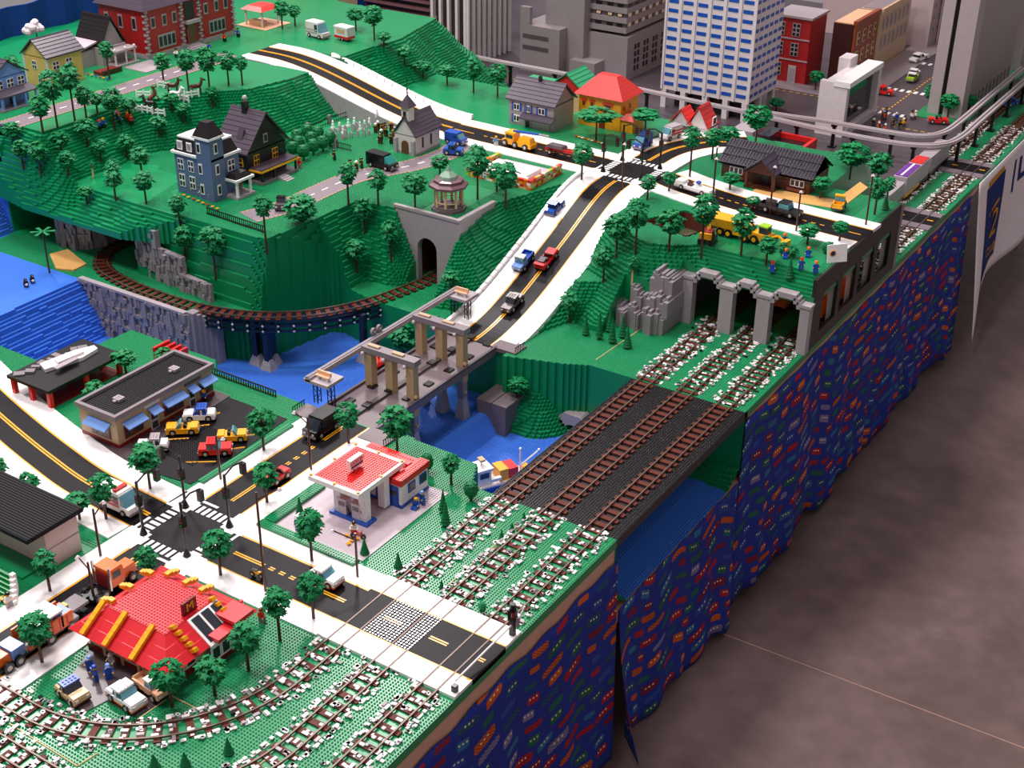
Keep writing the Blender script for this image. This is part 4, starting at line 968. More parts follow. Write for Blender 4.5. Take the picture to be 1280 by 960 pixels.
# --- fuel station
pad=MB(); pad.box(-84,-54,0,-49.5,-10,.3,'palegrey'); po=obj('forecourt_pad',pad,kind='structure',label='pale grey forecourt plates of the fuel station')
rect_nostud([(-84,-54),(-49.5,-54),(-49.5,-10),(-84,-10)])
s_=MB(); s_.studs(-58,-22,8,12,.3,'palegrey'); o=obj('forecourt_stud',s_,po,(0,0,0)); o['kind']='stuff'
for x0,y0,x1,y1,hl in ((-88,-54.5,-84,-30,'low green brick hedge between forecourt and the lift bridge road'),(-88,-58,-50,-55,'low green brick hedge between forecourt and the level crossing road')):
    q=MB(); q.box(x0,y0,0,x1,y1,1.4,'green'); q.studs(int(x0),int(y0),int(x1-x0),int(y1-y0),1.4,'green'); tag(obj('hedge',q),hl,'hedge')
B_=Bl('fuel_station','white and blue fuel station workshop with red studded roof',-68,-18,.3)
B_.box('wall',-79,-25.5,0,-56.5,-11.5,8.4,'white'); B_.box('blue_base',-79.2,-25.7,0,-56.3,-11.3,1.2,'blue')
B_.box('garage_door',-66.5,-25.9,.6,-57.5,-25.3,7.6,'blue'); B_.box('door_window',-66.2,-26.0,4.4,-57.8,-25.6,6.2,'smoke'); B_.box('blue_base',-78,-25.9,.6,-69,-25.3,7.6,'blue')
q=MB(); q.box(-79.5,-26,8.4,-56,-11,9.6,'red'); q.studs(-79,-25,22,13,9.6,'red'); B_.put('roof',q)
q=MB(); q.box(-59.6,-26,9.6,-56,-11,10.6,'red'); q.studs(-59,-26,3,15,10.6,'red'); q.box(-66,-17,9.6,-60,-15,10.8,'red'); B_.put('roof',q)
for y in (-22,-16): B_.winR(y,y+3.6,4,7.4,-56.5,'blue','smoke',1,1)
C_=Bl('fuel_canopy','red studded canopy with white rim over the two fuel pumps',-70,-30,.3)
C_.box('island',-74,-40,0,-59,-35,.9,'blue')
for x in (-71.5,-61.5):
    for y in (-37.5,-28): C_.box('pillar',x-1.3,y-1.3,.9,x+1.3,y+1.3,11.2,'white')
q=MB(); q.box(-78.6,-40.6,11.4,-61,-20,12.9,'red'); q.studs(-78,-40,17,20,12.9,'red'); C_.put('canopy_top',q)
q=MB()
for a in ((-80,-42,-60,-40.6),(-80,-20,-60,-18.6),(-80,-40.6,-78.6,-20),(-61.4,-40.6,-60,-20)): q.box(a[0],a[1],11.2,a[2],a[3],12.8,'white')
C_.put('canopy_rim',q)
q=MB()
for x in (-79.3,-70,-60.7):
    for y in (-41.3,-30,-19.3):
        if x!=-70 or y!=-30: q.cyl(x,y,12.8,13.4,.5,'gold',8)
C_.put('rim_lamp',q)
sg=C_.box('sign',-70.8,-34,14,-69.2,-28,17.4,'white'); C_.box('sign_post',-70.4,-31.5,12.9,-69.6,-30.5,14,'white')
for dx,rz in ((.86,0),):
    tm3=text_mesh('EXXON',1.9,.1,'red'); o=obj('sign_lettering',tm3,C_.t,(0.9,-1,16.2)); o.rotation_euler=(math.pi/2,0,math.pi/2)
C_.box('sign_stripe',-69.25,-33.8,14.6,-69.1,-28.2,15.2,'dblue')
for x in (-69.5,-64):
    P=Bl('fuel_pump','white fuel pump with grey display on the blue island under the canopy',x,-37.5,1.2,'fuel pump'); P.t['group']='fuel pumps under the canopy'
    P.box('body',x-1.6,-39,0,x+1.6,-36.4,5,'offwhite'); P.box('display',x-1.2,-39.15,3,x+1.2,-38.9,4.4,'mgrey'); P.box('cap',x-1.8,-39.2,5,x+1.8,-36.2,5.6,'offwhite'); q=MB(); q.path([(x+1.7,-38,2),(x+2.4,-38.4,.8),(x+1.9,-38.8,3.6)],.18,'black',5); P.put('hose',q)
V=Bl('vacuum_stand','white and blue air and vacuum stand on the forecourt',-75,-52,.3,'stand'); V.box('body',-76.4,-53.2,0,-73.6,-51,4.4,'blue'); V.box('cap',-76.6,-53.4,4.4,-73.4,-50.8,5.6,'white',.3); V.box('panel',-76,-53.4,1,-74,-53.1,3.6,'white')
# --- restaurant
R_=Bl('restaurant','red hip roofed restaurant with golden roof ribs and tan walls',-71,-112,0)
R_.foot(-88,-54,-127,-97)
R_.box('plinth',-87,-126,0,-56,-98,1.8,'dred'); R_.box('wall',-86.5,-125.5,1.8,-56.5,-98.5,7.8,'cream')
for k,x in enumerate((-84.5,-78.6,-71.8,-66,-60.4)): R_.winF(x,x+(4.4 if k!=1 else 5),2.2,6.8,-125.5,'tan','smoke' if k else 'lgrey',2 if k in(0,1) else 1,1)
for x in (-80,-73.2,-67,-62): R_.box('pilaster',x-.6,-126.2,0,x+.4,-125.4,7.8,'tan')
for y in (-124,-119.5,-103): R_.winR(y,y+3.6,2.2,6.8,-56.5,'white','smoke',1,1)
R_.box('pilaster',-57,-126.2,0,-55.6,-124.8,7.8,'gold')
R_.hip(-90,-53,-129,-95,7.2,12.4,8.2,3,'red2')
q=MB(); q.box(-82,-121,12.4,-61,-103,12.6,'red2'); q.studs(-82,-121,21,18,12.6,'red2'); R_.put('roof_top',q)
R_.box('roof_annex',-58,-106,10,-50.5,-99,11.2,'red2'); R_.box('roof_annex',-56,-112,8,-51,-104,9.2,'red2')
rb=MB(); rb.box(-.75,-1.0,0,.75,1.0,1.0,'gold'); rbm=mesh_of('rib_brick',rb)
def rib(x,y,dx,dy,n=5,z0=12.9,st=1.75):
    for i in range(n):
        o=obj('rib_brick',rbm,R_.t,(x+dx*i*st-R_.b[0],y+dy*i*st-R_.b[1],z0-.2-i*st*.63)); o.rotation_euler=(0.56*(1 if dy<0 else -1 if dy>0 else 0),0,0) if dx==0 else (0,0,math.pi/2)
        if dx: o.rotation_euler=(.56*(1 if dx>0 else -1)*-1,0,math.pi/2)
rib(-84,-121.2,0,-1); rib(-75.5,-121.2,0,-1); rib(-65.5,-121.2,0,-1); rib(-60.8,-118,1,0); rib(-60.8,-103.5,1,0)
for x,y in ((-83,-119),(-83.5,-112),(-83.5,-104.5),(-79,-102),(-72,-102),(-66,-102)):
    for i in range(3): o=obj('rib_brick',rbm,R_.t,(x-R_.b[0]-(i*1.3 if y<-103 else 0),y-R_.b[1]+(i*1.3 if y>-103 else 0),12.7-.5*i)); o.rotation_euler[2]=math.pi/2 if y<-103 else 0
sl=MB(); sl.hexa([(-60.5,-113.5,12),(-60.5,-102.5,12),(-52.5,-102.5,6.6),(-52.5,-113.5,6.6),(-60.5,-113.5,12.7),(-60.5,-102.5,12.7),(-52.5,-102.5,7.4),(-52.5,-113.5,7.4)],'white'); co=R_.put('conservatory_roof',sl)
for i in range(3):
    y0=-113+i*3.6; g=MB(); g.hexa([(xx-R_.b[0],yy-R_.b[1],zz) for xx,yy,zz in [(-59.9,y0+.3,12.1),(-59.9,y0+3.1,12.1),(-53.3,y0+3.1,7.6),(-53.3,y0+.3,7.6),(-59.9,y0+.3,12.55),(-59.9,y0+3.1,12.55),(-53.3,y0+3.1,8.15),(-53.3,y0+.3,8.15)]],'smoke'); obj('pane',g,co,(0,0,0))
R_.box('conservatory_wall',-56.5,-113.5,0,-52.8,-102.5,1.8,'dred')
for i in range(3): R_.winR(-113.4+i*3.6,-110+i*3.6,1.8,6.6,-53,'white','smoke',1,1)
so=R_.box('roof_sign',-63,-113,12.6,-62.2,-108,16.6,'dred'); o=obj('sign_lettering',text_mesh('M',3.6,.12,'gold'),R_.t,(71-62.1,112-110.5,14.6)); o.rotation_euler=(math.pi/2,0,math.pi/2)
pp=poly(0,'68 866 105 892 133 877 170 897 213 872 150 826 118 806 95 838'); q=MB(); q.prism(pp[::-1],0,.32,'dgrey'); obj('parking_pad',q,kind='structure',label='dark grey parking pad in front of the restaurant'); rect_nostud(pp)
for s in ('214 870 260 894','214 870 165 905','97 958 12 905','97 958 122 942','560 732 650 655','745 450 812 404','320 960 338 945'):
    a=poly(0,s); q=MB(); q.tube((*a[0],.12),(*a[1],.12),.22,'tan',5); obj('trim_2',q,kind='structure',label='tan gap strip between green baseplates')
# --- diner
D_=Bl('diner','tan flat roofed diner with blue window awnings',-166,-27,0); D_.foot(-178,-152,-54,-1)
q=MB(); q.prism([(-179,-56),(-146,-56),(-150,-46),(-152,-2),(-179,-2)],0,.35,'dgrey'); obj('ground_pavement',q,kind='structure',label='dark grey pavement round the diner'); rect_nostud([(-179,-56),(-146,-56),(-150,-46),(-152,-2),(-179,-2)])
D_.box('wall',-175.5,-49.5,0,-157.5,-4.5,11.4,'sandtan'); D_.box('plinth',-175.6,-49.7,0,-157.2,-4.3,1.6,'dred')
D_.box('roof',-175,-49,11.4,-158,-5,11.9,'black')
q=MB()
for a in ((-176.3,-50.4,-156.7,-49),(-176.3,-5,-156.7,-3.6),(-176.3,-49,-175,-5),(-158,-49,-156.7,-5)): q.box(a[0],a[1],11.2,a[2],a[3],13,'mgrey')
D_.put('parapet',q); q=MB(); q.studs(-174,-48,16,43,11.9,'black'); st_=D_.put('roof_stud',q); st_['kind']='stuff'
for x,y in ((-166,-40),(-166,-14)):
    q=MB(); q.box(x-1.6,y-1.4,11.9,x+1.6,y+1.4,13,'lgrey'); q.box(x-.6,y-2.4,11.9,x+.6,y-1.4,12.6,'lgrey'); q.studs(int(x)-1,int(y)-1,2,2,13,'lgrey'); D_.put('roof_vent',q)
def awn(y0,y1,kind='w'):
    D_.winR(y0+.4,y1-.4,2.6 if kind=='w' else .3,7.2,-157.5,'dred' if kind=='w' else 'silver','smoke',2 if kind=='w' else 1,1 if kind=='w' else 2,'window' if kind=='w' else 'door')
    q=MB(); q.hexa([(-157.5,y0,8.6),(-157.5,y1,8.6),(-154.4,y1,7),(-154.4,y0,7),(-157.5,y0,9.1),(-157.5,y1,9.1),(-154.2,y1,7.5),(-154.2,y0,7.5)],'lblue'); D_.put('awning',q)
for a,b,k in ((-47,-38,'w'),(-35.5,-31,'d'),(-29,-19,'w'),(-17,-13.2,'d'),(-11.5,-1.5+-3,'w')): awn(a,b,k)
D_.winF(-170,-161,2.6,7.2,-49.5,'dred','smoke',3,1)
q=MB(); q.hexa([(-171,-49.5,8.6),(-160,-49.5,8.6),(-160,-52.6,7),(-171,-52.6,7),(-171,-49.5,9.1),(-160,-49.5,9.1),(-160,-52.8,7.5),(-171,-52.8,7.5)],'lblue'); D_.put('awning',q)
D_.box('fascia_sign',-157.5,-37,9.6,-157.2,-30,10.8,'offwhite'); D_.box('fascia_sign',-157.5,-18,9.6,-157.2,-10,10.8,'dgrey')
cp=[(-151.5,-46),(-147,-55),(-122,-52),(-121,-46),(-124,-3),(-151.5,-3)]; q=MB(); q.prism(cp,0,.3,'asphalt'); cpo=obj('car_park',q,kind='structure',label='black studded car park with yellow bay lines by the diner'); rect_nostud(cp)
s_=MB(); s_.studs(-147,-44,18,22,.3,'asphaltstud'); o=obj('car_park_stud',s_,cpo,(0,0,0)); o['kind']='stuff'
for s in ('185 551 236 548','232 578 270 577','250 523 275 516','245 533 262 531','285 562 306 559','300 545 322 543'):
    a=poly(.3,s); q=MB(); q.tube((*a[0],.34),(*a[1],.34),.3,'gold',4); obj('bay_line',q,cpo,(0,0,0))
q=MB(); q.box(-120.6,-50,0,-118.2,-6,1.2,'green'); q.studs(-120,-50,2,44,1.2,'green'); tag(obj('hedge',q),'low green brick hedge between car park and sidewalk','hedge')
# --- black pavilion by the falls
K_=Bl('pavilion','low black roofed pavilion on red posts next to the waterfall',-208,-27,0); K_.foot(-219,-197,-45,-10)
K_.box('roof',-219,-45,6.6,-197,-10,7.8,'black')
for x in (-217.5,-208,-198.5):
    for y in (-43.5,-27,-11.5): K_.box('post',x-.8,y-.8,0,x+.8,y+.8,6.6,'red')
K_.box('floor',-218,-44,0,-198,-11,.4,'dred')
q=MB(); q.prism([(-214,-34),(-209,-36),(-205,-22),(-206,-14),(-209,-13),(-212,-20)],0,1.4,'white'); q.prism([(-211,-30),(-207.5,-31),(-206.5,-20),(-209,-18)],1.4,2.4,'offwhite'); q.v=[(x+209,y+25,z) for x,y,z in q.v]
G=thing('roof_glider','white angular glider lying on the black pavilion roof','glider',(-209,-25,7.8)); obj('wing',q,G,(0,0,0)); q=MB(); q.box(-1,-7,1.4,1.4,3,2.0,'lgrey'); obj('frame',q,G,(3,-2,0))
r=random.Random(2)
for k in range(9):
    q=MB(); q.cb(0,0,0,r.uniform(2,4),r.uniform(1.5,3),r.uniform(.5,1.4),'mgrey'); tag(obj('grey_slab',q,None,(-216+r.uniform(0,3.5),-42+k*3.3,7.8),r.random()),'loose grey brick along the pavilion roof edge','brick','loose bricks on the pavilion roof')
T_=Bl('red_steps','bright red brick frame behind the diner roof',-186,2,0,'frame'); 
for k in range(4): T_.box('red_beam',-190+k*2.2,-2+k*.8,2+1.6*(k%2),-189+k*2.2,6+k*.8,9-k*.7,'red')
T_.box('red_base',-191,-3,0,-181,8,2,'red')
for x,y in ((-182,-36),(-182,-20)):
    q=MB(); q.box(-.3,-5,0,.3,5,.8,'offwhite'); q.box(-.3,-5,2.4,.3,5,3.2,'offwhite')
    for j in range(6): q.box(-.3,-5+j*1.9,.8,.3,-4.5+j*1.9,2.4,'offwhite')
    tag(obj('white_fence',q,None,(x,y,0)),'white fence panel between diner and pavilion','fence','white fence panels behind the diner')
# --- pale house with flat black roof
H_=Bl('pale_house','pale walled house with wide flat black ribbed roof',-144,-104,0); H_.foot(-168,-121,-116,-94)
H_.box('wall',-166,-108,0,-123.3,-96,13.6,'palepink'); H_.box('wall_line',-123.35,-108,6.4,-123.2,-96,6.8,'mgrey')
H_.box('roof',-170,-115,13.6,-121.6,-94.6,15,'blackroof')
for k in range(20):
    q=MB(); q.box(-170,-114.6+k,15,-121.6,-114.1+k,15.2,'blackroof'); H_.put('roof_rib',q)
H_.box('porch_floor',-170,-116,0,-126,-108,.6,'green')
N_=Bl('stair','green stair with white stepped sides leading to the pale house',-118,-116,0,'stair')
for k in range(6):
    N_.box('step',-130+k*1.0,-121-k*.9,0,-124+k*1.0,-120-k*.9,5.4-k*.9,'dgreen')
    N_.box('side_block',-131.6+k*1.0,-121.2-k*.9,0,-130.2+k*1.0,-119.8-k*.9,6.2-k*.9,'white'); N_.box('side_block',-124+k*1.0,-121.2-k*.9,0,-122.6+k*1.0,-119.8-k*.9,6.2-k*.9,'white')
for (x,y) in ((-142,-118),(-148,-124)):
    q=MB(); q.box(-6,-.4,3,6,.4,4,'white'); q.box(-6,-.4,.6,6,.4,1.4,'white'); q.box(-6,-.4,0,-5,.4,5,'white'); q.box(5,-.4,0,6,.4,5,'white'); tag(obj('white_railing',q,None,(x,y,0)),'white railing in front of the pale house','railing','white railings of the pale house')
# --- blue mansard house
Z=ZP; A_=Bl('mansard_house','slate blue town house with black mansard roof and corner tower',-247,88,Z); A_.foot(-260,-228,79,99)
A_.box('wall',-258,82,0,-236,98,17.6,'vblue'); A_.box('cornice',-259,81,17.6,-235.2,99,18.6,'white'); A_.box('mansard_roof',-258,82,18.6,-236,98,24.5,'tudor',2); A_.box('roof_cornice',-256.6,83.4,24.3,-237.4,96.6,25,'white')
A_.box('tower',-243.5,80.6,0,-235.2,88.5,27,'vblue'); A_.box('cornice',-244.3,79.8,27,-234.4,89.3,28,'white'); A_.box('tower_roof',-244,80,28,-234.6,89,34,'tudor',2.6)
for z0,z1,w in ((3,8.6,1),(10.6,15.6,1)):
    for x in (-256,-250): A_.winF(x,x+3.2,z0,z1,82,'white','glassd',2,2)
for x in (-256,-250.5): A_.winF(x,x+3,19.4,23.2,82.6,'white','lgrey',1,1,'dormer')
for z0 in (2.4,11.4,20.6):
    A_.winF(-242.4,-240.4,z0,z0+4.6,80.6,'white','black',1,1); A_.winR(83,85,z0,z0+4.6,-235.2,'white','black',1,1)
A_.winR(91,95,10.6,15.6,-236,'white','glassd',2,2)
A_.box('porch_roof',-236.5,88,7.6,-228.6,99,8.6,'white'); A_.box('porch_roof',-236,88.6,8.6,-229.4,98.4,10.6,'tudor',1.6)
for y in (89.4,97.4): 
    q=MB(); q.cyl(-230,y,0,7.6,.7,'white',9); A_.put('porch_column',q)
A_.box('porch_floor',-236,88,0,-228.6,99,1,'lgrey'); A_.box('side_porch_roof',-262,88,9,-258,96,10,'tudor'); 
q=MB(); q.cyl(-261,89,0,9,.5,'white',8); A_.put('porch_column',q)
# --- dark gabled house
E_=Bl('dark_gabled_house','black gabled house with yellow trim and grey tiled roof',-247,118,Z); E_.foot(-258,-230,103,133)
E_.box('wall',-256,106,0,-239,131,13.6,'tudor'); E_.gable(-256,-239,106,131,13.4,29,'u',9,'slate','tudor',1.6)
E_.winR(110,113.4,7,11.6,-239,'gold','tudor',2,2); E_.winR(122,125.4,7,11.6,-239,'gold','tudor',2,2); E_.winR(117,119.6,15.6,19.6,-239,'lgrey','tudor',1,1); E_.winF(-253,-250.4,7,11,106,'gold','tudor',1,2); E_.winF(-244,-241.4,7,11,106,'gold','tudor',1,2)
E_.box('porch_roof',-239,107,6.2,-232,131,7,'slate'); E_.box('porch_trim',-232.3,106.6,5.6,-231.7,131.4,6.4,'gold'); E_.box('porch_trim',-239,106.6,5.6,-232,107.2,6.4,'gold'); E_.box('porch_floor',-239,107,0,-232,131,1.2,'mgrey')
for y in (108,116,130): E_.box('porch_post',-233.2,y-.4,1.2,-232.4,y+.4,6.2,'tudor')
for k in range(4): E_.box('step',-232+k*1.4,117,0,-230.6+k*1.4,122,1.4-k*.35,'lgrey')
q=MB(); q.prx([(108,17.5),(113,17.5),(110.5,23)],-246.5,-243.5,'slate'); E_.put('dormer',q); E_.box('chimney',-250,116.5,27,-247.6,119,32.5,'tudor'); q=MB(); q.ball((-248.8,117.8,34),1.2,'lgrey'); E_.put('chimney_cap',q)
# --- chapel
c_=Bl('chapel','white chapel with slate roof and small steeple',-206,186,Z); c_.foot(-215,-198,174,198)
c_.box('wall',-212.5,177,0,-200.5,196,9,'offwhite'); c_.box('plinth',-212.8,176.8,0,-200.2,196.2,1,'lgrey'); c_.gable(-212.5,-200.5,177,196,9,17.6,'v',6,'slate','offwhite',1.0)
q=MB(); q.pry([(-208.4,0)]+[(-206.5+1.9*math.cos(a),4.4+1.9*math.sin(a)) for a in np.linspace(math.pi,0,8)]+[(-204.6,0)],176.4,177.1,'brick'); c_.put('door',q)
for x in (-211.6,-201.4): c_.box('buttress',x-.9,175.6,0,x+.9,177,7,'lgrey')
for y in (182,188.5): c_.winR(y,y+.9,2.6,7.6,-200.5,'brown','tudor',1,1)
c_.box('steeple',-208.6,177.4,15,-204.4,181.6,22,'offwhite'); q=MB(); q.box(-209.6,176.4,22,-203.4,182.6,27.4,'slate',2.9); c_.put('steeple_roof',q); q=MB(); q.cyl(-206.5,179.5,27,38,.25,'black',6,.05); q.ball((-206.5,179.5,30),.5,'black',6); c_.put('spire',q)
c_.winF(-207.4,-205.6,17.4,20.4,177.4,'lgrey','black',1,1)
# --- grey house with blue shutters
g_=Bl('grey_house','grey house with blue shutters and slate gable roof',-179,252,Z); g_.foot(-194,-164,238,264)
g_.box('wall',-192,243,0,-166,262,12.6,'hgrey'); g_.gable(-192,-166,243,262,12.4,21.5,'u',6,'slate','hgrey',1.4)
for x,w in ((-189,3.4),(-181.6,2.2),(-174.6,3.6)):
    g_.winF(x,x+w,7.4,10.8,243,'white','tudor',2,1); g_.box('shutter',x-1.1,242.6,7.2,x-.1,243.1,11,'blue'); g_.box('shutter',x+w+.1,242.6,7.2,x+w+1.1,243.1,11,'blue')
g_.winF(-189,-185.6,1.6,5,243,'white','tudor',2,1); g_.box('shutter',-190.1,242.6,1.4,-189.1,243.1,5.2,'blue')
q=MB(); q.hexa([(-183.5,243,6.4),(-164.8,243,6.4),(-164.8,239,4.6),(-183.5,239,4.6),(-183.5,243,7.2),(-164.8,243,7.2),(-164.8,238.8,5.4),(-183.5,238.8,5.4)],'slate'); g_.put('porch_roof',q); g_.box('garage_door',-178,242.5,0,-168,243.1,4.6,'lgrey'); g_.box('door',-182,242.5,0,-180,243.1,4.6,'tudor'); g_.box('chimney',-180,251,20,-178.6,252.4,23.6,'tudor')
# --- orange house, green roofed house, red roofed cottage
o_=Bl('orange_house','orange yellow villa with red hip roof',-151,271,Z); o_.foot(-165,-134,259,282)
o_.box('wall',-163,262,0,-139.5,280,15.6,'villa'); o_.hip(-165,-137.5,260,282,15.6,24.5,8.6,6,'redroof')
for x,w in ((-161,2),(-156.4,2),(-149,5)): o_.winF(x,x+w,9.6,12.4,262,'villa','dred',1,1); o_.box('window_hood',x-.3,261,12.4,x+w+.3,262.2,13.2,'redroof')
for y in (264,270): o_.winR(y,y+2,9.4,12.6,-139.5,'villa','dred',1,1)
o_.box('annex',-139.5,263,0,-133,274,6,'villa'); q=MB(); q.box(-140,262,6,-132,275,9,'redroof',2.6); o_.put('annex_roof',q); o_.winF(-160,-155,2,6,262,'redroof','dred',2,1); o_.box('door',-151,261.4,0,-148,262.2,6,'dred')
n_=Bl('green_roofed_house','tan house with wide green tiled roof',-175,280,Z); n_.box('wall',-188,274,0,-166.5,290,11,'tan'); n_.gable(-188,-166.5,274,290,11,20,'v',6,'greenroof','redroof',1.4); n_.box('side_wing',-205,280,0,-188,290,9,'tan'); q=MB(); q.box(-206.5,278,9,-187,291.5,11.4,'greenroof',.0,3); n_.put('wing_roof',q)
m_=Bl('red_cottage','small white cottage with two steep red gables',-112,286,Z); m_.box('wall',-121,283,0,-101,292,3.6,'offwhite'); m_.gable(-112,-102,282,292,3,13,'v',5,'redroof','offwhite',1); m_.gable(-121,-111,281,289,3,10.5,'v',5,'redroof','offwhite',1); m_.winR(285,289,4,8,-101,'white','smoke',1,1)
# --- log cabin
l_=Bl('log_cabin','long brown log cabin with dark ribbed roof and porch gable',-50,242,Z); l_.foot(-73,-26,224,262)
for k in range(6): 
    q=MB(); q.box(-71,232.5+.0,k*1.2,-29,254,k*1.2+1.1,'logs'); l_.put('log_course',q); l_.gable(-71,-29,232.5,254,7,14.6,'u',3,'cabinroof','logs',1.4)
for sgn in (0,1):
    for k in range(30):
        x=-71.5+k*1.48; e0,e1=(231.1,243.2) if sgn==0 else (255.4,243.4); q=MB(); q.tube((x,e0,7.3),(x,e1,15.0),.3,'cabinroof',4); l_.put('roof_rib',q)
l_.gable(-57,-43,226.5,240,7.6,13.4,'v',3,'cabinroof','logs',.6)
for x in (-56.4,-43.6): l_.box('porch_post',x-.6,226.4,0,x+.6,227.6,7.6,'brick')
l_.box('porch_floor',-57,226,0,-43,232.5,.8,'brown'); l_.box('door',-52,232,0,-48,232.7,6,'tudor')
for x in (-67,-38): l_.winF(x,x+6.4,2.8,6,232.5,'offwhite','tudor',3,1); l_.box('flower_box',x-1,231,1,x+7.4,232.2,2,'brick')
q=MB(); q.prism(poly(ZP,'936 243 985 252 1050 262 1085 235 1075 228 1045 250 985 240 945 236'),ZP,ZP+.3,'sand'); obj('ground_path',q,kind='structure',label='tan sandy path in front of the log cabin')
# --- walled flower garden of coloured bricks, gazebo
f_=Bl('brick_garden_wall','low wall of jumbled orange yellow red white bricks',-150,182,Z,'wall'); r=random.Random(4); bm_={}
for c in ('orange','gold','red','white','lime','orangered','tan'):
    q=MB(); q.box(0,0,0,1.9,1.5,1.1,c); bm_[c]=mesh_of('brick',q)
for k in range(4):
    for i in range(16):
        for (x,y) in ((-164+i*2,168.4),):
            o=obj('brick',bm_[r.choice(list(bm_))],f_.t,(x-f_.b[0]+.5*(k%2),y-f_.b[1],k*1.15))
    for i in range(13):
        o=obj('brick',bm_[r.choice(list(bm_))],f_.t,(-132-f_.b[0],169+i*2-f_.b[1]+.4*(k%2),k*1.15)); o.rotation_euler[2]=math.pi/2
        if k<3: o=obj('brick',bm_[r.choice(list(bm_))],f_.t,(-165-f_.b[0],169+i*2-f_.b[1],k*1.15)); o.rotation_euler[2]=math.pi/2
f_.box('inner_floor',-163,170,0,-134,196,.4,'palegrey'); f_.box('inner_ledge',-163,172,0,-136,174,3.6,'offwhite'); f_.winF(-143,-139,1,4,168.4,'white','mgrey',2,2); f_.winF(-158,-155,1,4,168.4,'white','mgrey',2,2); f_.box('inner_ledge',-163,176,.4,-140,190,2.4,'white')
z_=Bl('gazebo','tan columned gazebo with grey roof and sand green cap',-149,131,Z,'gazebo')
q=MB(); q.lathe(-149,131,[(7.6,0),(7.6,1.4),(6.8,1.4),(6.8,2)],'plumdeck',8); z_.put('base',q)
for k in range(8):
    a=math.pi/8+k*math.pi/4; x,y=-149+5.8*math.cos(a),131+5.8*math.sin(a); q=MB(); q.cyl(x,y,2,10.4,.6,'tan',7); z_.put('column',q); q=MB(); a2=a+math.pi/4; q.tube((x,y,4),(-149+5.8*math.cos(a2),131+5.8*math.sin(a2),4),.3,'tan',5); q.tube((x,y,9.8),(-149+5.8*math.cos(a2),131+5.8*math.sin(a2),9.8),.5,'tan',5); z_.put('balustrade',q)
q=MB(); q.lathe(-149,131,[(8.4,10.4),(8.4,11.4),(6.4,12.2),(6.4,13.4),(4.6,13.8)],'plum',8); z_.put('roof',q); q=MB(); q.lathe(-149,131,[(4.2,13.6),(3.8,15),(1.2,17),(.3,19)],'sandgreen',8); z_.put('roof_cap',q)
# ---------------- hilltop houses
Z=ZH
a_=Bl('blue_hilltop_house','blue hilltop house with porch and slate roof by the drape',-372,83,Z); a_.box('wall',-382,74,0,-363,93,14,'lblue'); a_.gable(-382,-363,74,93,14,21,'u',5,'slate','lblue',1.2)
for y in (76,82,88): a_.winR(y,y+3.6,8.6,12.6,-363,'white','glassd',2,2)
q=MB(); q.hexa([(-363,73,8),(-363,94,8),(-357,94,6.2),(-357,73,6.2),(-363,73,8.6),(-363,94,8.6),(-357,94,6.8),(-357,73,6.8)],'slate'); a_.put('porch_roof',q)
for y in (74,80.5,87,93): a_.box('porch_post',-358,y-.5,0,-357.2,y+.5,6.4,'lblue')
a_.box('porch_floor',-363,73,0,-356.6,94,.8,'mgrey'); a_.box('door',-363,82,.8,-362.6,85,6,'tudor')
y_=Bl('yellow_house','pale yellow hilltop house with slate gable roof and white windows',-378,121,Z); y_.box('wall',-386,111,0,-369.5,132,14.6,'paleyel'); y_.gable(-386,-369.5,111,132,14.6,22.5,'v',6,'slate','paleyel',1.2)
y_.box('corner_trim',-370.2,110.7,0,-369.2,111.6,14.6,'offwhite'); y_.box('corner_trim',-386.3,110.7,0,-385.4,111.6,14.6,'offwhite'); y_.winF(-380,-377,8.4,12.4,111,'white','glassd',2,2); y_.winF(-377,-374,2,6,111,'white','glassd',2,2)
for y in (114,122): y_.winR(y,y+3.6,8.4,12.4,-369.5,'white','glassd',2,2)
q=MB(); q.prx([(114,6),(124,6),(119,9)],-369.5,-365,'slate'); y_.put('porch_roof',q)
q=MB(); 
for k in range(14): q.ball((-384+random.uniform(-2.5,2.5),119+random.uniform(-5,5),26+random.uniform(-2,2)),1.8,'clothwhite',6)
sm=thing('chimney_smoke','white cotton smoke puff above the yellow house roof','smoke',(-384,119,ZH+20)); q.v=[(x+384,y-119,z-20) for x,y,z in q.v]; obj('puff',q,sm,(0,0,0)); q=MB(); q.tube((0,0,-.6),(0,0,4),.3,'black',5); obj('stem',q,sm,(0,0,0))
f2=Bl('grey_farmhouse','grey farmhouse with steep dark roof and pale side wing',-388,160,Z); f2.box('wall',-398,152,0,-378,168,9,'hgrey'); f2.gable(-398,-380,154,168,9,23,'u',8,'tudor','hgrey',1.2); f2.box('wing',-398,142,0,-384,153,8,'lgrey'); q=MB(); q.hexa([(-399,141,8.6),(-383,141,8.6),(-383,154,11),(-399,154,11),(-399,141,9.4),(-383,141,9.4),(-383,154,11.8),(-399,154,11.8)],'palegrey'); f2.put('wing_roof',q); f2.winF(-389,-387,2,6.4,142,'offwhite','tudor',1,1)
f2.winR(156,161,2,6.6,-378,'offwhite','hgrey',3,2); f2.box('porch_roof',-378,154,7,-371,169,8,'lgrey')
for y in (155,162,168): 
    q=MB(); q.cyl(-372,y,0,7,.5,'offwhite',7); q.ball((-372,y,8.6),.7,'white',6); f2.put('porch_post',q)
f2.box('porch_floor',-378,154,0,-370,169,1,'lgrey'); q=MB(); q.box(-372,140,0,-366,152,1.6,'dred'); q.box(-366,140,0,-364.6,152,2.4,'brown'); tag(obj('flower_bed',q,None,(0,0,Z)),'red flower bed beside the pale yellow house','flower bed')
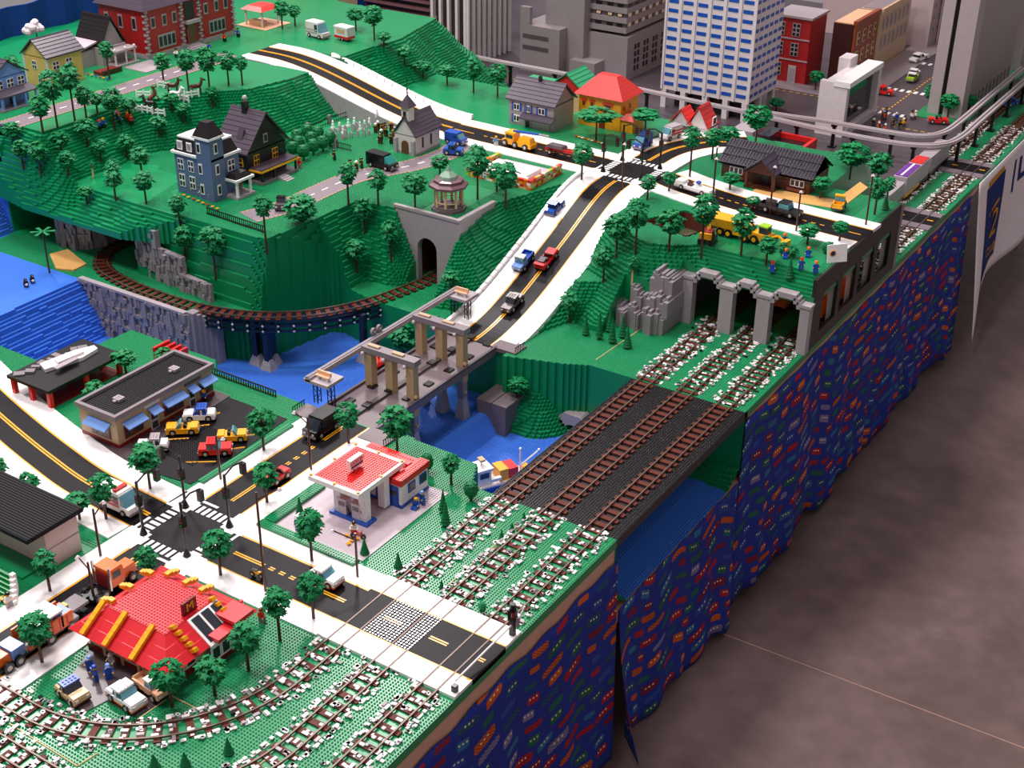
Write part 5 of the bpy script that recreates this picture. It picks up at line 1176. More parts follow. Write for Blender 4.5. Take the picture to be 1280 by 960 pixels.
M=Bl('red_mansion','big red mansion with grey corner stones and slate roof',-385,206,Z); M.box('wall',-402,174,0,-369,238,25,'mred'); M.box('plinth',-402.3,173.7,0,-368.6,238.3,2.4,'lgrey'); M.hip(-404,-367,172,240,25,38,12,7,'slate')
qn=MB(); qn.box(-.9,-.9,0,.9,.9,1.1,'lgrey'); qm=mesh_of('quoin',qn)
for k in range(14):
    for (x,y) in ((-369.4,174.6),(-369.2,199),(-369.2,212),(-369.4,237.6)): obj('quoin',qm,M.t,(x-M.b[0]+.5,y-M.b[1]+(.4 if k%2 else -.4),2.4+k*1.62))
for y in (178,186,193,216,224,231): M.winR(y,y+3,15,21,-369,'lgrey','glassd',1,1)
for y in (182,219): M.winR(y,y+12,4,11,-369,'lgrey','glassd',4,1)
M.box('balcony',-369,201,13,-366,210,14.6,'lgrey'); M.box('porch_recess',-369.4,202,2.4,-368.7,209,24,'tudor'); q=MB(); q.prx([(202,2.4),(202,9)]+[(205.5+3.5*math.cos(a),9+3.5*math.sin(a)) for a in np.linspace(math.pi,0,7)]+[(209,2.4)],-368.9,-368.3,'brick'); M.put('door_arch',q)
for k in range(3): M.box('step',-368.6,202-k,0,-365.6+k*1.4,209+k,1.8-k*.6,'lgrey')
for x in (-398,-388,-378): M.winF(x,x+3,14,21,174,'lgrey','glassd',1,1)
tl=thing('blue_path_slab','pale grey paving slab in front of the farmhouse','paving',(-360,165,Z)); q=MB(); q.box(-8,-9,0,8,9,.4,'lgrey'); obj('slab',q,tl,(0,0,0))
# red market stall and lawn stalls at the back
p_=Bl('market_stall','red roofed open stall with fruit on the back lawn',-372,262,Z,'stall'); p_.box('roof',-380,255,9,-364,272,11,'redroof',3)
for x in (-378,-366):
    for y in (257,270): p_.box('post',x-.4,y-.4,0,x+.4,y+.4,9,'offwhite')
p_.box('counter',-377,258,0,-367,262,3,'bone'); p_.box('floor',-382,253,0,-360,274,.3,'salmon')
# ---------------- downtown blocks
def tower_grid(b,x0,x1,y0,y1,z0,z1,nu,nv,nz,wm,pm,fw=.22,zf=.35,wallm='white'):
    q=MB(); q.box(x0,y0,z0,x1,y1,z1,wallm); b.put('wall',q); dx=(x1-x0)/nu; dy=(y1-y0)/nv; dz=(z1-z0)/nz
    for j in range(nz):
        za=z0+dz*j+dz*zf; zb=z0+dz*(j+1)-dz*.12
        for i in range(nu):
            g=MB(); g.box(x0+dx*(i+fw/2),y0-.25,za,x0+dx*(i+1-fw/2),y0+.1,zb,pm); b.put('window',g)
        for i in range(nv):
            g=MB(); g.box(x1-.1,y0+dy*(i+fw/2),za,x1+.25,y0+dy*(i+1-fw/2),zb,pm); b.put('window',g)
w_=Bl('white_tower','tall white office tower with rows of blue windows on pillars',-157,412,0)
tower_grid(w_,-186,-131,398,438,11,106,6,6,18,'white','blue',.34,.5,'offwhite')
for x in (-184.5,-172,-158,-145,-133):
    for y in (399.5,418,436.5): w_.box('pillar',x-1.6,y-1.6,0,x+1.6,y+1.6,11,'offwhite')
w_.box('dark_lobby',-180,404,0,-137,434,11,'tudor')
for i in range(7): w_.box('mullion',-186.4+i*9.17,397.2,11,-185.2+i*9.17,398,104,'offwhite')
r_=Bl('ribbed_tower','dark tower with tall white vertical ribs',-340,420,0); r_.box('core',-352,403,10,-328,452,100,'brownglass')
for i in range(5): r_.box('rib',-354+i*6.4-.9,400.6,0,-354+i*6.4+.9,404,100,'offwhite')
for i in range(9): r_.box('rib',-329,402+i*6-.9,0,-325.6,402+i*6+.9,100,'offwhite')
r_.box('lobby',-350,406,0,-331,450,10,'tudor')
gm_='bgrey'
h_=Bl('grey_office_block','stepped grey office block with slit windows',-265,440,0); h_.box('wing',-297,417,0,-268,470,29,gm_); h_.box('tower',-284,426,0,-256,480,70,gm_); h_.box('wing',-256,432,0,-228,520,27,gm_); h_.box('entrance_block',-262,420,0,-244,432,11,gm_); h_.box('parapet',-297,417,29,-290,420,40,gm_)
for z in (14,21): 
    q=MB(); q.box(-295,416.7,z,-276,417.2,z+2.4,'dgrey'); h_.put('slit_window',q)
for k in range(8):
    z=29+k*6; h_.box('floor_band',-256,433,z,-230,518,z+3.4,gm_); h_.box('window_band',-255.4,433.6,z+3.4,-230.6,517,z+6,'dgrey')
    for y in range(436,516,9): h_.winR(y,y+4,z+3.6,z+5.8,-230.8,'cream' if (k+y)%3 else 'tudor','cream' if (k+y)%3 else 'tudor',1,1)
    for x in (-252,-244,-237): h_.winF(x,x+4,z+3.6,z+5.8,433.6,'tudor','tan' if k%2 else 'tudor',1,1)
for y in range(440,510,12): h_.winR(y,y+8,4,22,-228,gm_,'tudor',2,4)
for k in range(3): h_.box('entrance_slab',-244+k*6,424,0,-240+k*6,431,3-k*.6,'lgrey')
t_=Bl('tan_tower','tan tower with dark windows behind the grey office block',-215,540,0); tower_grid(t_,-230,-205,525,570,0,110,3,5,12,'tan','tudor',.5,.5,'sandtan')
e_=Bl('mauve_arcade_block','mauve brown office block with horizontal dark bands',-430,470,0); e_.box('wall',-452,455,0,-395,520,90,'mauve')
for k in range(15):
    e_.box('window_band',-451,454.6,8+k*5,-396,455.2,10.4+k*5,'tudor'); e_.box('window_band',-395.2,456,8+k*5,-394.6,519,10.4+k*5,'tudor'); e_.box('ledge',-452.5,453.8,10.4+k*5,-394,455,11.2+k*5,'plum'); e_.box('ledge',-395.2,454,10.4+k*5,-393.8,520,11.2+k*5,'plum')
n3=Bl('tan_market_hall','tan flat roofed hall behind the caravan lawn',-425,365,0); n3.box('wall',-450,345,0,-402,385,60,'creamw'); n3.box('roof',-451,344,60,-401,386,61.5,'salmon')
for k in range(6): n3.winF(-447+k*7.6,-442+k*7.6,50,57,345,'tan','tudor',2,1)
for k in range(4): n3.winR(348+k*9,353+k*9,50,57,-402,'tan','tudor',2,1)
n3.box('yellow_awning',-440,340,52,-414,345,54,'gold')
d_=Bl('red_row_house','red row house with grey framed windows',-142,500,0); d_.box('wall',-156,488,0,-132.5,514,40,'mred'); d_.box('roof',-157,487,40,-131.5,515,41.4,'lgrey')
for z in (4,17,29): 
    d_.winF(-154,-149,z,z+8,488,'lgrey','tudor',2,3)
    if z>4: d_.winF(-144,-139,z,z+8,488,'lgrey','tudor',2,3)
d_.winF(-144,-139,0,11,488,'silver','lgrey',1,1,'door','door_panel')
for z in (14,27): d_.box('string_course',-156.2,487.6,z,-132.3,488.2,z+.8,'lgrey')
b_=Bl('brown_row_house','dark brown and rust row house with flat tan roof',-116,525,0); b_.box('wall',-124,504,0,-111,545,37,'dbrown'); b_.box('front',-111.4,504,0,-109.6,545,37,'rust'); b_.box('roof',-123.5,504.5,37,-111.5,544.5,37.6,'salmon'); b_.box('cornice',-111.4,503.6,37,-108.8,545.4,39.4,'rust')
for z in (12,24): 
    for y in (508,518,528,537): b_.winR(y,y+4,z,z+8,-109.6,'tan','tudor',1,2)
c2=Bl('cream_row_house','cream row house with tall windows and grey roof',-112,570,0); c2.box('wall',-122,546,0,-108.5,605,38,'creamw'); c2.box('roof',-121,547,38,-109.5,604,38.6,'mgrey'); c2.box('cornice',-109,545.6,36,-107.4,605.4,39,'creamw')
for z in (12,24):
    for y in range(549,602,8): c2.winR(y,y+4,z,z+9,-108.5,'lgrey','mgrey',1,1)
c3=Bl('white_slab_block','pale slab building behind the row houses',-160,640,0); c3.box('wall',-175,620,0,-98,690,90,'slabw'); 
for z in range(10,80,8):
    for y in range(625,685,10): c3.winR(y,y+2,z,z+3,-98,'lgrey','tudor',1,1)
# framed screen building
v_=Bl('screen_building','white framed building with huge dark glass screen',-80,430,0); v_.box('wall',-92,406,0,-80,452,28,'offwhite'); v_.box('side_pier',-92,404,0,-76,408,30,'offwhite'); v_.box('top_beam',-84,403.5,28,-74.6,456.5,31,'white'); v_.box('side_pier',-82,452,0,-75,456,30,'offwhite'); v_.box('sill',-80,408,0,-75,452,4,'offwhite'); v_.box('screen',-80.2,408,4,-78.6,452,28,'screen'); v_.box('back_block',-97,444,0,-90,456,33,'offwhite')
s2=Bl('red_shop','red open topped shop with black roof behind the log cabin',-88,372,0); s2.box('wall',-104,336,0,-76,366,7,'red')
for a in ((-104,336,-76,338),(-104,364,-76,366),(-104,338,-102,364),(-78,338,-76,364)): s2.box('parapet',a[0],a[1],7,a[2],a[3],10,'red')
s2.box('roof',-102,338,7,-78,364,7.5,'tudor'); s2.box('roof_light',-90,340,7.5,-80,352,9,'red'); s2.box('tower',-116,344,0,-104,364,14,'lgrey'); s2.box('glass_block',-102,346,7,-95,362,13,'smoke')
k_=Bl('grey_slab_tower','huge pale grey slab tower with ground floor arcade',-40,520,0); k_.box('wall',-50,478,8,-32,580,150,'tgrey'); k_.box('corner_pier',-51,475.5,0,-44.5,482,150,'tgrey2'); k_.box('corner_pier',-41.5,474,0,-31,486,150,'tgrey2'); k_.box('dark_slot',-44.5,477.4,0,-41.5,479,150,'tudor'); k_.box('base',-49,482,0,-32.6,580,8,'dgrey')
for y in range(490,580,8): k_.box('arcade_post',-33.2,y,0,-31.6,y+2,8,'tgrey2')
k2=Bl('grey_slab_annex','pale grey tower next to the huge slab tower',-36,640,0); k2.box('wall',-52,596,0,-30,680,150,'tgrey2'); k2.box('dark_slot',-30.4,630,0,-29.6,636,150,'tudor'); k2.box('canopy',-30,600,24,-18,630,26,'railgrey'); k2.box('canopy_beam',-30,612,22.6,-18,614,24,'tudor')
u2=Bl('blue_skybridge','pale skybridge with blue band between two towers',-74,640,0); u2.box('deck',-98,636,38,-52,648,44,'railgrey'); u2.box('blue_band',-98,635.6,41,-52,636,43,'blue'); u2.box('roof',-98,636,50,-52,648,51,'railgrey')
for x in (-97,-53): u2.box('post',x-.6,638,0,x+.6,646,38,'railgrey')
# street markings
def st_line(a,b,n,m='gold',w=.8,L=2.4,lab='yellow dashes along the downtown avenue'):
    a=np.array(a,float); b=np.array(b,float); root=None
    q=MB(); q.box(-.1,-.1,0,.1,.1,.02,'street'); root=obj('street_marking',q,None,(a[0],a[1],.02),kind='structure',label=lab)
    d=(b-a)/n; t=d/np.linalg.norm(d); nr=np.array([t[1],-t[0]])
    mb=MB(); me=None
    for i in range(n):
        p=d*i; pts=[p-nr*w/2,p+nr*w/2,p+nr*w/2+t*L,p-nr*w/2+t*L]; k=MB(); k.hexa([(x,y,.02) for x,y in pts]+[(x,y,.12) for x,y in pts],m); obj('dash',k,root,(0,0,0))
st_line((-72,470),(-72,690),44); st_line((-74,470),(-200,470),28,lab='yellow dashes along the downtown cross street'); st_line((-60,440),(-26,440),8,lab='yellow dashes by the monorail corner'); st_line((-300,396),(-200,396),26,lab='yellow dashes in front of the grey block')
for v in (462,512,580): st_line((-88,v),(-58,v),7,'white',5,2.2,lab='white zebra crossing stripes on the avenue')
for y0,y1 in ((482,700),):
    q=MB(); q.box(-108,y0,0,-88,y1,.5,'mgrey'); obj('ground_sidewalk',q,kind='structure',label='grey sidewalk in front of the row houses')
q=MB(); q.box(-160,472,0,-110,488,.5,'mgrey'); obj('ground_sidewalk',q,kind='structure',label='grey sidewalk before the red row house')
q=MB(); q.box(-56,466,0,-26,690,.5,'green'); obj('ground_lawn',q,kind='structure',label='green lawn strip beside the huge slab tower')
# freight train
tr_=thing('freight_train','grey freight wagons with purple and red roofs on the far track','train',(-18,345,1.1))
def wag(v0,v1,h,m,rm,y0='gold'):
    q=MB(); q.box(-3.4,v0-345,1.6,3.4,v1-345,h,m); obj('wagon_body',q,tr_,(0,0,0)); q=MB(); q.box(-3.6,v0-345,.4,3.6,v1-345,2,y0); obj('chassis',q,tr_,(0,0,0))
    if rm: q=MB(); q.box(-3.0,v0-344,h,3.0,v1-346,h+.4,rm); obj('roof_panel',q,tr_,(0,0,0))
    for v in (v0+4,v1-4):
        q=MB(); q.tube((-2.4,v-345,.6),(2.4,v-345,.6),.7,'black',8); obj('wheelset',q,tr_,(0,0,0))
wag(304,326,9.5,'lgrey',None,'black'); wag(328,350,11,'palegrey','purple'); wag(350.5,364,11,'palegrey','red','black'); wag(366,398,10.5,'lgrey',None,'black')
q=MB(); q.box(-.5,329-345,11.4,.5,349-345,11.6,'white'); obj('roof_stripe',q,tr_,(0,0,0))
yt=thing('yellow_tram','yellow open tram wagon at the far end of the monorail','tram',(-13,590,0)); q=MB(); q.box(-3,-10,1,3,10,7,'gold'); obj('body',q,yt,(0,0,0)); q=MB(); q.box(-2.6,-9,7,2.6,9,9,'tudor'); obj('load',q,yt,(0,0,0)); q=MB(); q.box(-3,-9,0,3,9,1,'black'); obj('chassis',q,yt,(0,0,0))
# white club banner at the end of the skirts
def bf(a,b):
    v=372+(520-372)*a; zt=1+.0*a; z=zt+( -62-zt)*b if a>.25 else zt+(-62-25*(1-a*4)-zt)*b
    return (10+5*b+2.2*math.sin(a*9+b*2)*b+4*b*max(0,1-a*6), v, z)
bn=cloth('club_banner',bf,48,18,'clothwhite','white vinyl club banner hanging at the far end of the table','banner',thick=.3)
def on_banner(poly2,m,nm,off=.5):
    q=MB(); P=[(lambda p:(p[0]+off,p[1],p[2]))(bf(a,b)) for a,b in poly2]; n=len(P); q.add(P,[tuple(range(n))],m)
    q.v=[(x,y,z) for x,y,z in q.v]; return obj(nm,q,bn,None)
def strip(a0,a1,b0,b1,m,nm,off=.5,n=8):
    q=MB()
    for i in range(n):
        for j in range(n):
            A=[(a0+(a1-a0)*(i+di)/n,b0+(b1-b0)*(j+dj)/n) for di,dj in ((0,0),(1,0),(1,1),(0,1))]; q.add([(lambda p:(p[0]+off,p[1],p[2]))(bf(a,b)) for a,b in A],[(0,1,2,3)],m)
    return obj(nm,q,bn,(0,0,0))
strip(.10,.33,.10,.86,'bannerblue','blue_panel')
strip(.12,.31,.06,.10,'bannergold','gold_edge'); strip(.10,.33,.86,.875,'bannergold','gold_edge')
def btext(txt,size,a,b,m,stretch=1.0):
    p=bf(a,b); p2=bf(a+.02,b); o=obj('lettering',text_mesh(txt,size,.1,m),bn,(p[0]+1.1,p[1],p[2])); o.rotation_euler=(math.pi/2,0,math.pi/2); o.scale=(stretch,1.0,1); return o
btext('2',24,.215,.47,'bannergold',1.1); btext('CLUB',8,.215,.70,'bannergold',.9); strip(.15,.28,.31,.345,'bannergold','gold_line'); strip(.47,.49,.12,.42,'bannerblue','blue_stroke'); strip(.54,.57,.14,.36,'bannerblue','blue_stroke'); strip(.57,.70,.31,.36,'bannerblue','blue_stroke')
# ---------------- vehicles
whm=MB(); whm.tube((0,-.55,0),(0,.55,0),1.15,'black',12); WHM=mesh_of('wheel',whm)
hbm=MB(); hbm.tube((0,-.62,0),(0,.62,0),.62,'silver',8); HBM=mesh_of('hub',hbm)
hby=MB(); hby.tube((0,-.62,0),(0,.62,0),.62,'gold',8); HBY=mesh_of('hub',hby)
hlm=MB(); hlm.box(-.15,-.45,-.35,.2,.45,.35,'offwhite'); HLM=mesh_of('headlight',hlm)
def place(x,y,z=None):
    if z is None: return hit(x,y)
    p=at(x,y,z); return (p[0],p[1],z)
class Car:
    def __init__(s,name,label,pos,ang,cat='car',tilt=0,group=None):
        s.t=thing(name,label,cat,(pos[0],pos[1],pos[2]+.35),0,group); s.t.rotation_euler=(0,-tilt,math.radians(ang)) ; s.t.rotation_mode='XYZ'
    def box(s,nm,x0,y0,z0,x1,y1,z1,m,ins=0,iny=None): q=MB(); q.box(x0,y0,z0,x1,y1,z1,m,ins,iny); return obj(nm,q,s.t,(0,0,0))
    def add(s,nm,q): return obj(nm,q,s.t,(0,0,0))
    def wheels(s,xs,w,r=1.0,hub=None):
        for x in xs:
            for y in (-w,w):
                o=obj('wheel',WHM,s.t,(x,y,1.15*r)); o.scale=(r,1,r); obj('hub',hub or HBM,o,(0,0,0))
    def lights(s,x,w,z):
        for y in (-w,w): obj('headlight',HLM,s.t,(x,y,z))
def sedan(label,pos,ang,col,roof=None,glass='wglass',L=10,W=4.6,low=None,open_=False,tilt=0,name='car',group=None,seat='black'):
    c=Car(name,label,pos,ang,'car',tilt,group); h=L/2; w=W/2
    c.box('body',-h,-w,.9,h,w,2.4,col); c.box('sill',-h,-w-.05,.6,h,w+.05,1.1,low or col); c.box('bonnet',h*.35,-w+.1,2.4,h-.1,w-.1,2.9,col,.1); c.box('boot',-h+.1,-w+.1,2.4,-h*.5,w-.1,2.9,col,.1)
    q=MB(); q.hexa([(h*.28,-w+.2,2.4),(h*.42,-w+.2,2.4),(h*.42,w-.2,2.4),(h*.28,w-.2,2.4),(h*.02,-w+.4,4.4),(h*.14,-w+.4,4.4),(h*.14,w-.4,4.4),(h*.02,w-.4,4.4)],glass); c.add('windscreen',q)
    if open_:
        for y in (-w*.45,w*.45): c.box('seat',-h*.3,y-.7,2.0,-h*.08,y+.7,3.6,seat)
    else:
        c.box('cabin',-h*.48,-w+.3,2.4,h*.06,w-.3,4.4,glass,.2); c.box('roof',-h*.5,-w+.1,4.4,h*.12,w-.1,5.0,roof or col)
        q=MB(); n=max(2,int(L*.3)); q.studs(0,0,n,int(W)-1,5.0,roof or col); q.v=[(x-h*.42,y-w+.6,z) for x,y,z in q.v]; c.add('roof_stud',q)
        for y in (-w+.15,w-.15): c.box('door_pillar',-h*.22,y-.1,2.4,-h*.12,y+.1,4.4,col)
    c.wheels((-h*.58,h*.58),w-.25); c.lights(h,w*.65,1.9); c.box('bumper',-h-.3,-w+.2,.7,-h,w-.2,1.4,low or 'mgrey'); return c
def van(label,pos,ang,col,roof=None,L=13,W=5.4,H=6.6,stripe=None,glass='wglass',tilt=0,name='van',light=None):
    c=Car(name,label,pos,ang,'van',tilt); h=L/2; w=W/2
    c.box('body',-h,-w,.9,h*.45,w,H,col); c.box('nose',h*.45,-w,.9,h,w,3.2,col); c.box('roof',-h,-w,H,h*.4,w,H+.5,roof or col)
    q=MB(); q.hexa([(h*.45,-w+.3,3.2),(h*.8,-w+.3,3.2),(h*.8,w-.3,3.2),(h*.45,w-.3,3.2),(h*.4,-w+.3,H-.2),(h*.5,-w+.3,H-.2),(h*.5,w-.3,H-.2),(h*.4,w-.3,H-.2)],glass); c.add('windscreen',q)
    for y in (-w-.08,w-.07): c.box('side_window',h*.05,y,3.6,h*.38,y+.15,H-.7,'smoke')
    if stripe:
        for z in (2.6,4.0):
            for y in (-w-.1,w-.05): c.box('stripe',-h+.1,y,z,h*.4,y+.15,z+.7,stripe)
    if light: c.box('light_bar',h*.0,-w+.6,H+.5,h*.2,w-.6,H+1.3,light)
    c.wheels((-h*.6,h*.6),w-.2); c.lights(h,w*.6,2); c.box('bumper',h-.1,-w,.7,h+.3,w,1.4,'mgrey'); return c
def truck(label,pos,ang,cab,bed,L=12,W=5,tilt=0,glass='wglass',cat='truck',roof=None,hub=None,bedh=3.4):
    c=Car('pickup_truck',label,pos,ang,cat,tilt); h=L/2; w=W/2
    c.box('chassis',-h,-w+.5,.8,h,w-.5,1.6,'black'); c.box('bonnet',h*.5,-w,1.4,h,w,3.2,cab,.1); c.box('cab',-h*.02,-w,1.4,h*.5,w,3.4,cab)
    q=MB(); q.box(-h*.02,-w+.2,3.4,h*.5,w-.2,5.4,glass,.35,.15); c.add('cab_window',q); c.box('cab_roof',-h*.02,-w+.1,5.4,h*.42,w-.1,6,roof or cab)
    c.box('bed_floor',-h,-w,1.6,-h*.04,w,2.2,bed)
    for y in (-w,w-.5): c.box('bed_side',-h,y,2.2,-h*.04,y+.5,bedh,bed)
    c.box('tailgate',-h,-w,2.2,-h+.5,w,bedh,bed); c.wheels((-h*.6,h*.62),w-.2,1.1,hub); c.lights(h,w*.6,2.2); return c
UPV=90; DNV=-90
van('white and red striped ambulance van with red light bar',place(152,636,.3),0,'white','white',14,6,7,'red',light='red')
sedan('yellow convertible parked by the diner',place(229,541,.3),219,'gold',None,'wglass',11,4.8,open_=True)
sedan('white sports car with blue glass parked by the diner',place(250,524,.3),219,'white','blue','blue',11,4.8)
sedan('red estate car with studded roof in the car park',place(270,567,.3),39,'red','red','wglass',11,5)
sedan('yellow roadster with teal windscreen and dark seats in the car park',place(291,550,.3),39,'gold',None,'wglass',10,4.6,open_=True)
sedan('white car half hidden behind the car park corner tree',place(192,562,.3),219,'white','lgrey','smoke',10,4.6)
van('black van waiting near the lift bridge',place(402,540,.3),DNV,'black','black',13,6,6.4,glass='smoke',name='van')
sedan('small red racing car beside the sidewalk tree',place(347,601,.3),UPV,'red',None,'smoke',9,4,'black',True)
sedan('white jeep with red sills near the level crossing',place(408,728,.3),0,'white','white','wglass',10,5,'red')
sedan('beige jeep with blue canvas roof on the restaurant pad',place(92,872,.3),-8,'tan','blue','smoke',9,5,'dred',name='jeep')
sedan('white topped hatchback with orange bumper on the restaurant pad',place(159,878,.3),-6,'white','white','wglass',11,5,'orange')
truck('tan pickup with white cab roof beside the restaurant',place(191,866,.3),-6,'salmon','salmon',11,4.8,roof='white')
# ramp traffic
def rp_(u,v): return (u,v,float(rampz(v))), math.atan2(float(rampz(v+3)-rampz(v-3)),6)
for lab,px,kind in (('blue saloon car driving up the ramp',(694,268),0),('blue and white pickup on the ramp',(655,335),1),('red and black open racer on the ramp',(684,333),2),('dark grey sports car near the ramp foot',(641,388),3)):
    p=hit(*px); q=(p[0],p[1],float(rampz(p[1]))); tl=math.atan2(float(rampz(p[1]+3)-rampz(p[1]-3)),6)
    if kind==0: sedan(lab,q,90,'blue','blue','smoke',10,4.8,tilt=tl)
    if kind==1: c=truck(lab,q,-90,'lblue','blue',11,4.8,tilt=-tl,roof='white')
    if kind==2:
        c=sedan(lab,q,90,'red','black','smoke',12,4.6,'black',True,tilt=tl); c.box('spoiler',-6.2,-2.4,3.4,-4.8,2.4,3.9,'red'); c.box('engine',-4.4,-1.4,2.4,-1.4,1.4,4.2,'dgrey')
    if kind==3: sedan(lab,q,-90,'dgrey','dgrey','smoke',11,4.6,'black',tilt=-tl)
# orange tractor unit with grey flatbed, blue and white lorry behind it
p=place(140,735,.3); c=Car('tractor_unit','orange tractor unit with chrome exhausts beside the restaurant',p,UPV,'truck')
c.box('chassis',-9,-2.4,1,8,2.4,2,'black'); c.box('bonnet',2,-2.2,2,8,2.2,5.2,'orange',.3); c.box('cab',-2.4,-3,2,2.6,3,7.4,'orange'); c.box('cab_roof',-2.6,-3.1,7.4,2.2,3.1,8.2,'orange'); c.box('cab_window',2.2,-2.6,4.8,2.9,2.6,7.1,'smoke'); c.box('side_window',-1.4,-3.1,4.8,1.4,-2.9,7,'smoke'); c.box('sleeper_back',-3,-2.4,2.2,-2.4,2.4,6.6,'dred')
for y in (-3.4,3.4): q=MB(); q.cyl(-2.8,y,2,9.6,.4,'chrome',8); c.add('exhaust',q)
q=MB(); q.tube((8,0,4.6),(13,0,5.2),.3,'gold',6); c.add('bonnet_rod',q); c.wheels((-7,-4.6,5.6),2.7,1.25)
c2=Car('flatbed_trailer','dark grey flatbed trailer coupled to the orange tractor unit',(p[0],p[1]-16,p[2]),UPV,'trailer'); c2.box('deck',-8,-2.8,2.4,5.5,2.8,3.2,'dgrey'); c2.box('hitch',5.5,-.6,1.8,7.5,.6,2.6,'black'); c2.box('load',-4,-1.4,3.2,-1,1.4,5,'orange'); c2.box('load_cap',-1,-1,3.2,0,1,4.6,'lime'); c2.wheels((-6,-3.4),2.6,1.1)
p=place(44,808,.3); c=Car('lorry','orange and blue lorry with white canopy and big black wheels',(p[0],p[1]-1,p[2]),UPV,'truck')
c.box('chassis',-12,-2.6,1,14,2.6,2.2,'black'); c.box('deck',-4,-3.2,2.2,14,3.2,3,'dgrey')
for y in (-3.5,3.0): c.box('side_panel',-3,y,2.4,12,y+.5,6.6,'orange',.0)
for k in range(6): c.box('panel_rib',-2.6+k*2.5,-3.7,2.4,-2.2+k*2.5,-3.4,6.6,'orangered')
c.box('canopy',-1,-3.6,8,9,3.6,8.6,'white'); 
for x in (-.4,8.4):
    for y in (-3.2,3.2): c.box('canopy_post',x-.3,y-.3,3,x+.3,y+.3,8,'lblue')
c.box('cab',-8,-2.8,2.2,-4,2.8,5.4,'lblue'); c.box('bonnet',-12,-2.2,2.2,-8,2.2,4.6,'orange',.3); c.box('seat',9.4,-2.4,3,12.6,2.4,5.6,'lblue'); c.wheels((-10,-6.4,4,11),3.2,1.35)
# upper level traffic
Z3=ZP+.3
van('blue lorry facing the upper crossroads',place(803,185,Z3),DNV,'blue','dblue',11,5,6,glass='wglass',name='lorry')
van('white van with red base on the bending upper road',place(838,174,Z3),DNV-14,'white','lgrey',11,5,6,'red')
c=sedan('long white convertible with brown seats on the upper road',place(868,240,Z3),-10,'white',None,'white',19,4.6,'lgrey',True,seat='brown'); c.box('rear_deck',-9,-2.2,2.4,-5,2.2,3.8,'white'); c.box('hood_flag',1,-1,4.2,2.6,1,5,'blue')
c=truck('black tow truck in front of the log cabin',place(975,268,Z3),-6,'black','black',19,5,hub=HBM,glass='wglass'); c.box('crane_arm',-7,-.5,2.2,-2,.5,5.4,'dgrey')
truck('small yellow truck turning onto the upper road',place(1048,262,Z3),100,'gold','gold',9,4.6)
sedan('small dark car at the end of the grey lane',place(352,261,ZP),-60,'dgrey','black','smoke',8,4)
van('black hearse with teal windscreen outside the chapel',place(478,210,ZP),-4,'black','black',15,5.4,6.2,glass='teal',name='hearse')
sedan('blue camper car at the lane junction',place(567,193,ZP),20,'blue','blue','smoke',9,5); van('blue utility truck with ladder on the upper road',place(570,180,Z3),0,'blue','blue',10,5,5.2)
c=Car('crane_truck','yellow mobile crane with blue jib on the upper road',place(648,184,Z3),-5,'crane'); c.box('chassis',-8,-2.6,1,9,2.6,2.8,'gold'); c.box('cab',-6,-2.6,2.8,-1,2.6,6,'gold'); c.box('cab_window',-5.4,-2.8,4,-1.6,2.8,5.6,'smoke'); c.box('cab_roof',-6.2,-2.8,6,-.8,2.8,6.8,'gold'); c.box('mixer_body',1,-2.4,2.8,8.6,2.4,5.6,'gold',.8); c.wheels((-6,0,6),2.7,1.3)
q=MB(); q.tube((-3,0,7),(12,0,8.4),.6,'blue',6); q.tube((12,0,8.4),(18,0,8.8),.4,'lgrey',6); c.add('jib',q)
c=Car('red_trailer','red girder trailer with grey wedge load by the brick garden wall',place(706,196,Z3),-2,'trailer'); q=MB()
for y in (-1.4,1.4): q.tube((-10,y,2),(10,y,2.6),.35,'red',5); q.tube((-10,y,2.8),(10,y,3.6),.3,'red',5)
for k in range(8): q.tube((-10+k*2.6,-1.4,2),(-8.6+k*2.6,1.4,3),.25,'red',5)
c.add('girder',q); c.box('wedge',-9,-2.6,3.4,0,2.6,4.6,'dgrey',.6); c.wheels((-7,7),2,1)
# quarry machines
c=Car('dump_truck','big yellow dump truck on the plateau by the quarry',place(918,296,ZP),-4,'dump truck'); c.box('chassis',-7,-2.6,1.6,8,2.6,3,'gold'); q=MB(); q.hexa([(-9,-3.2,3.4),(3,-2.6,3),(3,2.6,3),(-9,3.2,3.4),(-10.5,-4,7),(4,-3.6,7.4),(4,3.6,7.4),(-10.5,4,7)],'gold'); c.add('dump_body',q); c.box('cab',4.4,-2.4,3,8,2.4,6.2,'gold'); c.box('cab_window',4.8,-2.5,4.4,8.1,2.5,5.8,'smoke'); c.wheels((-5,-1.4,6),3,1.5,HBY)
c=Car('wheel_loader','yellow wheel loader with lime beacon beside the dump truck',place(955,306,ZP),-8,'loader'); c.box('body',-5,-2.4,1.8,3,2.4,4.6,'gold'); c.box('cab',-2,-1.8,4.6,1.6,1.8,7.4,'smoke'); c.box('cab_roof',-2.2,-2,7.4,1.8,2,8,'lime'); q=MB(); q.path([(3,0,3.6),(6,0,5),(9,0,3.4)],.6,'gold',6); c.add('arm',q); c.box('bucket',8.4,-2.4,1.4,10.4,2.4,4,'gold'); c.wheels((-3.2,2.6),2.6,1.6,HBY)
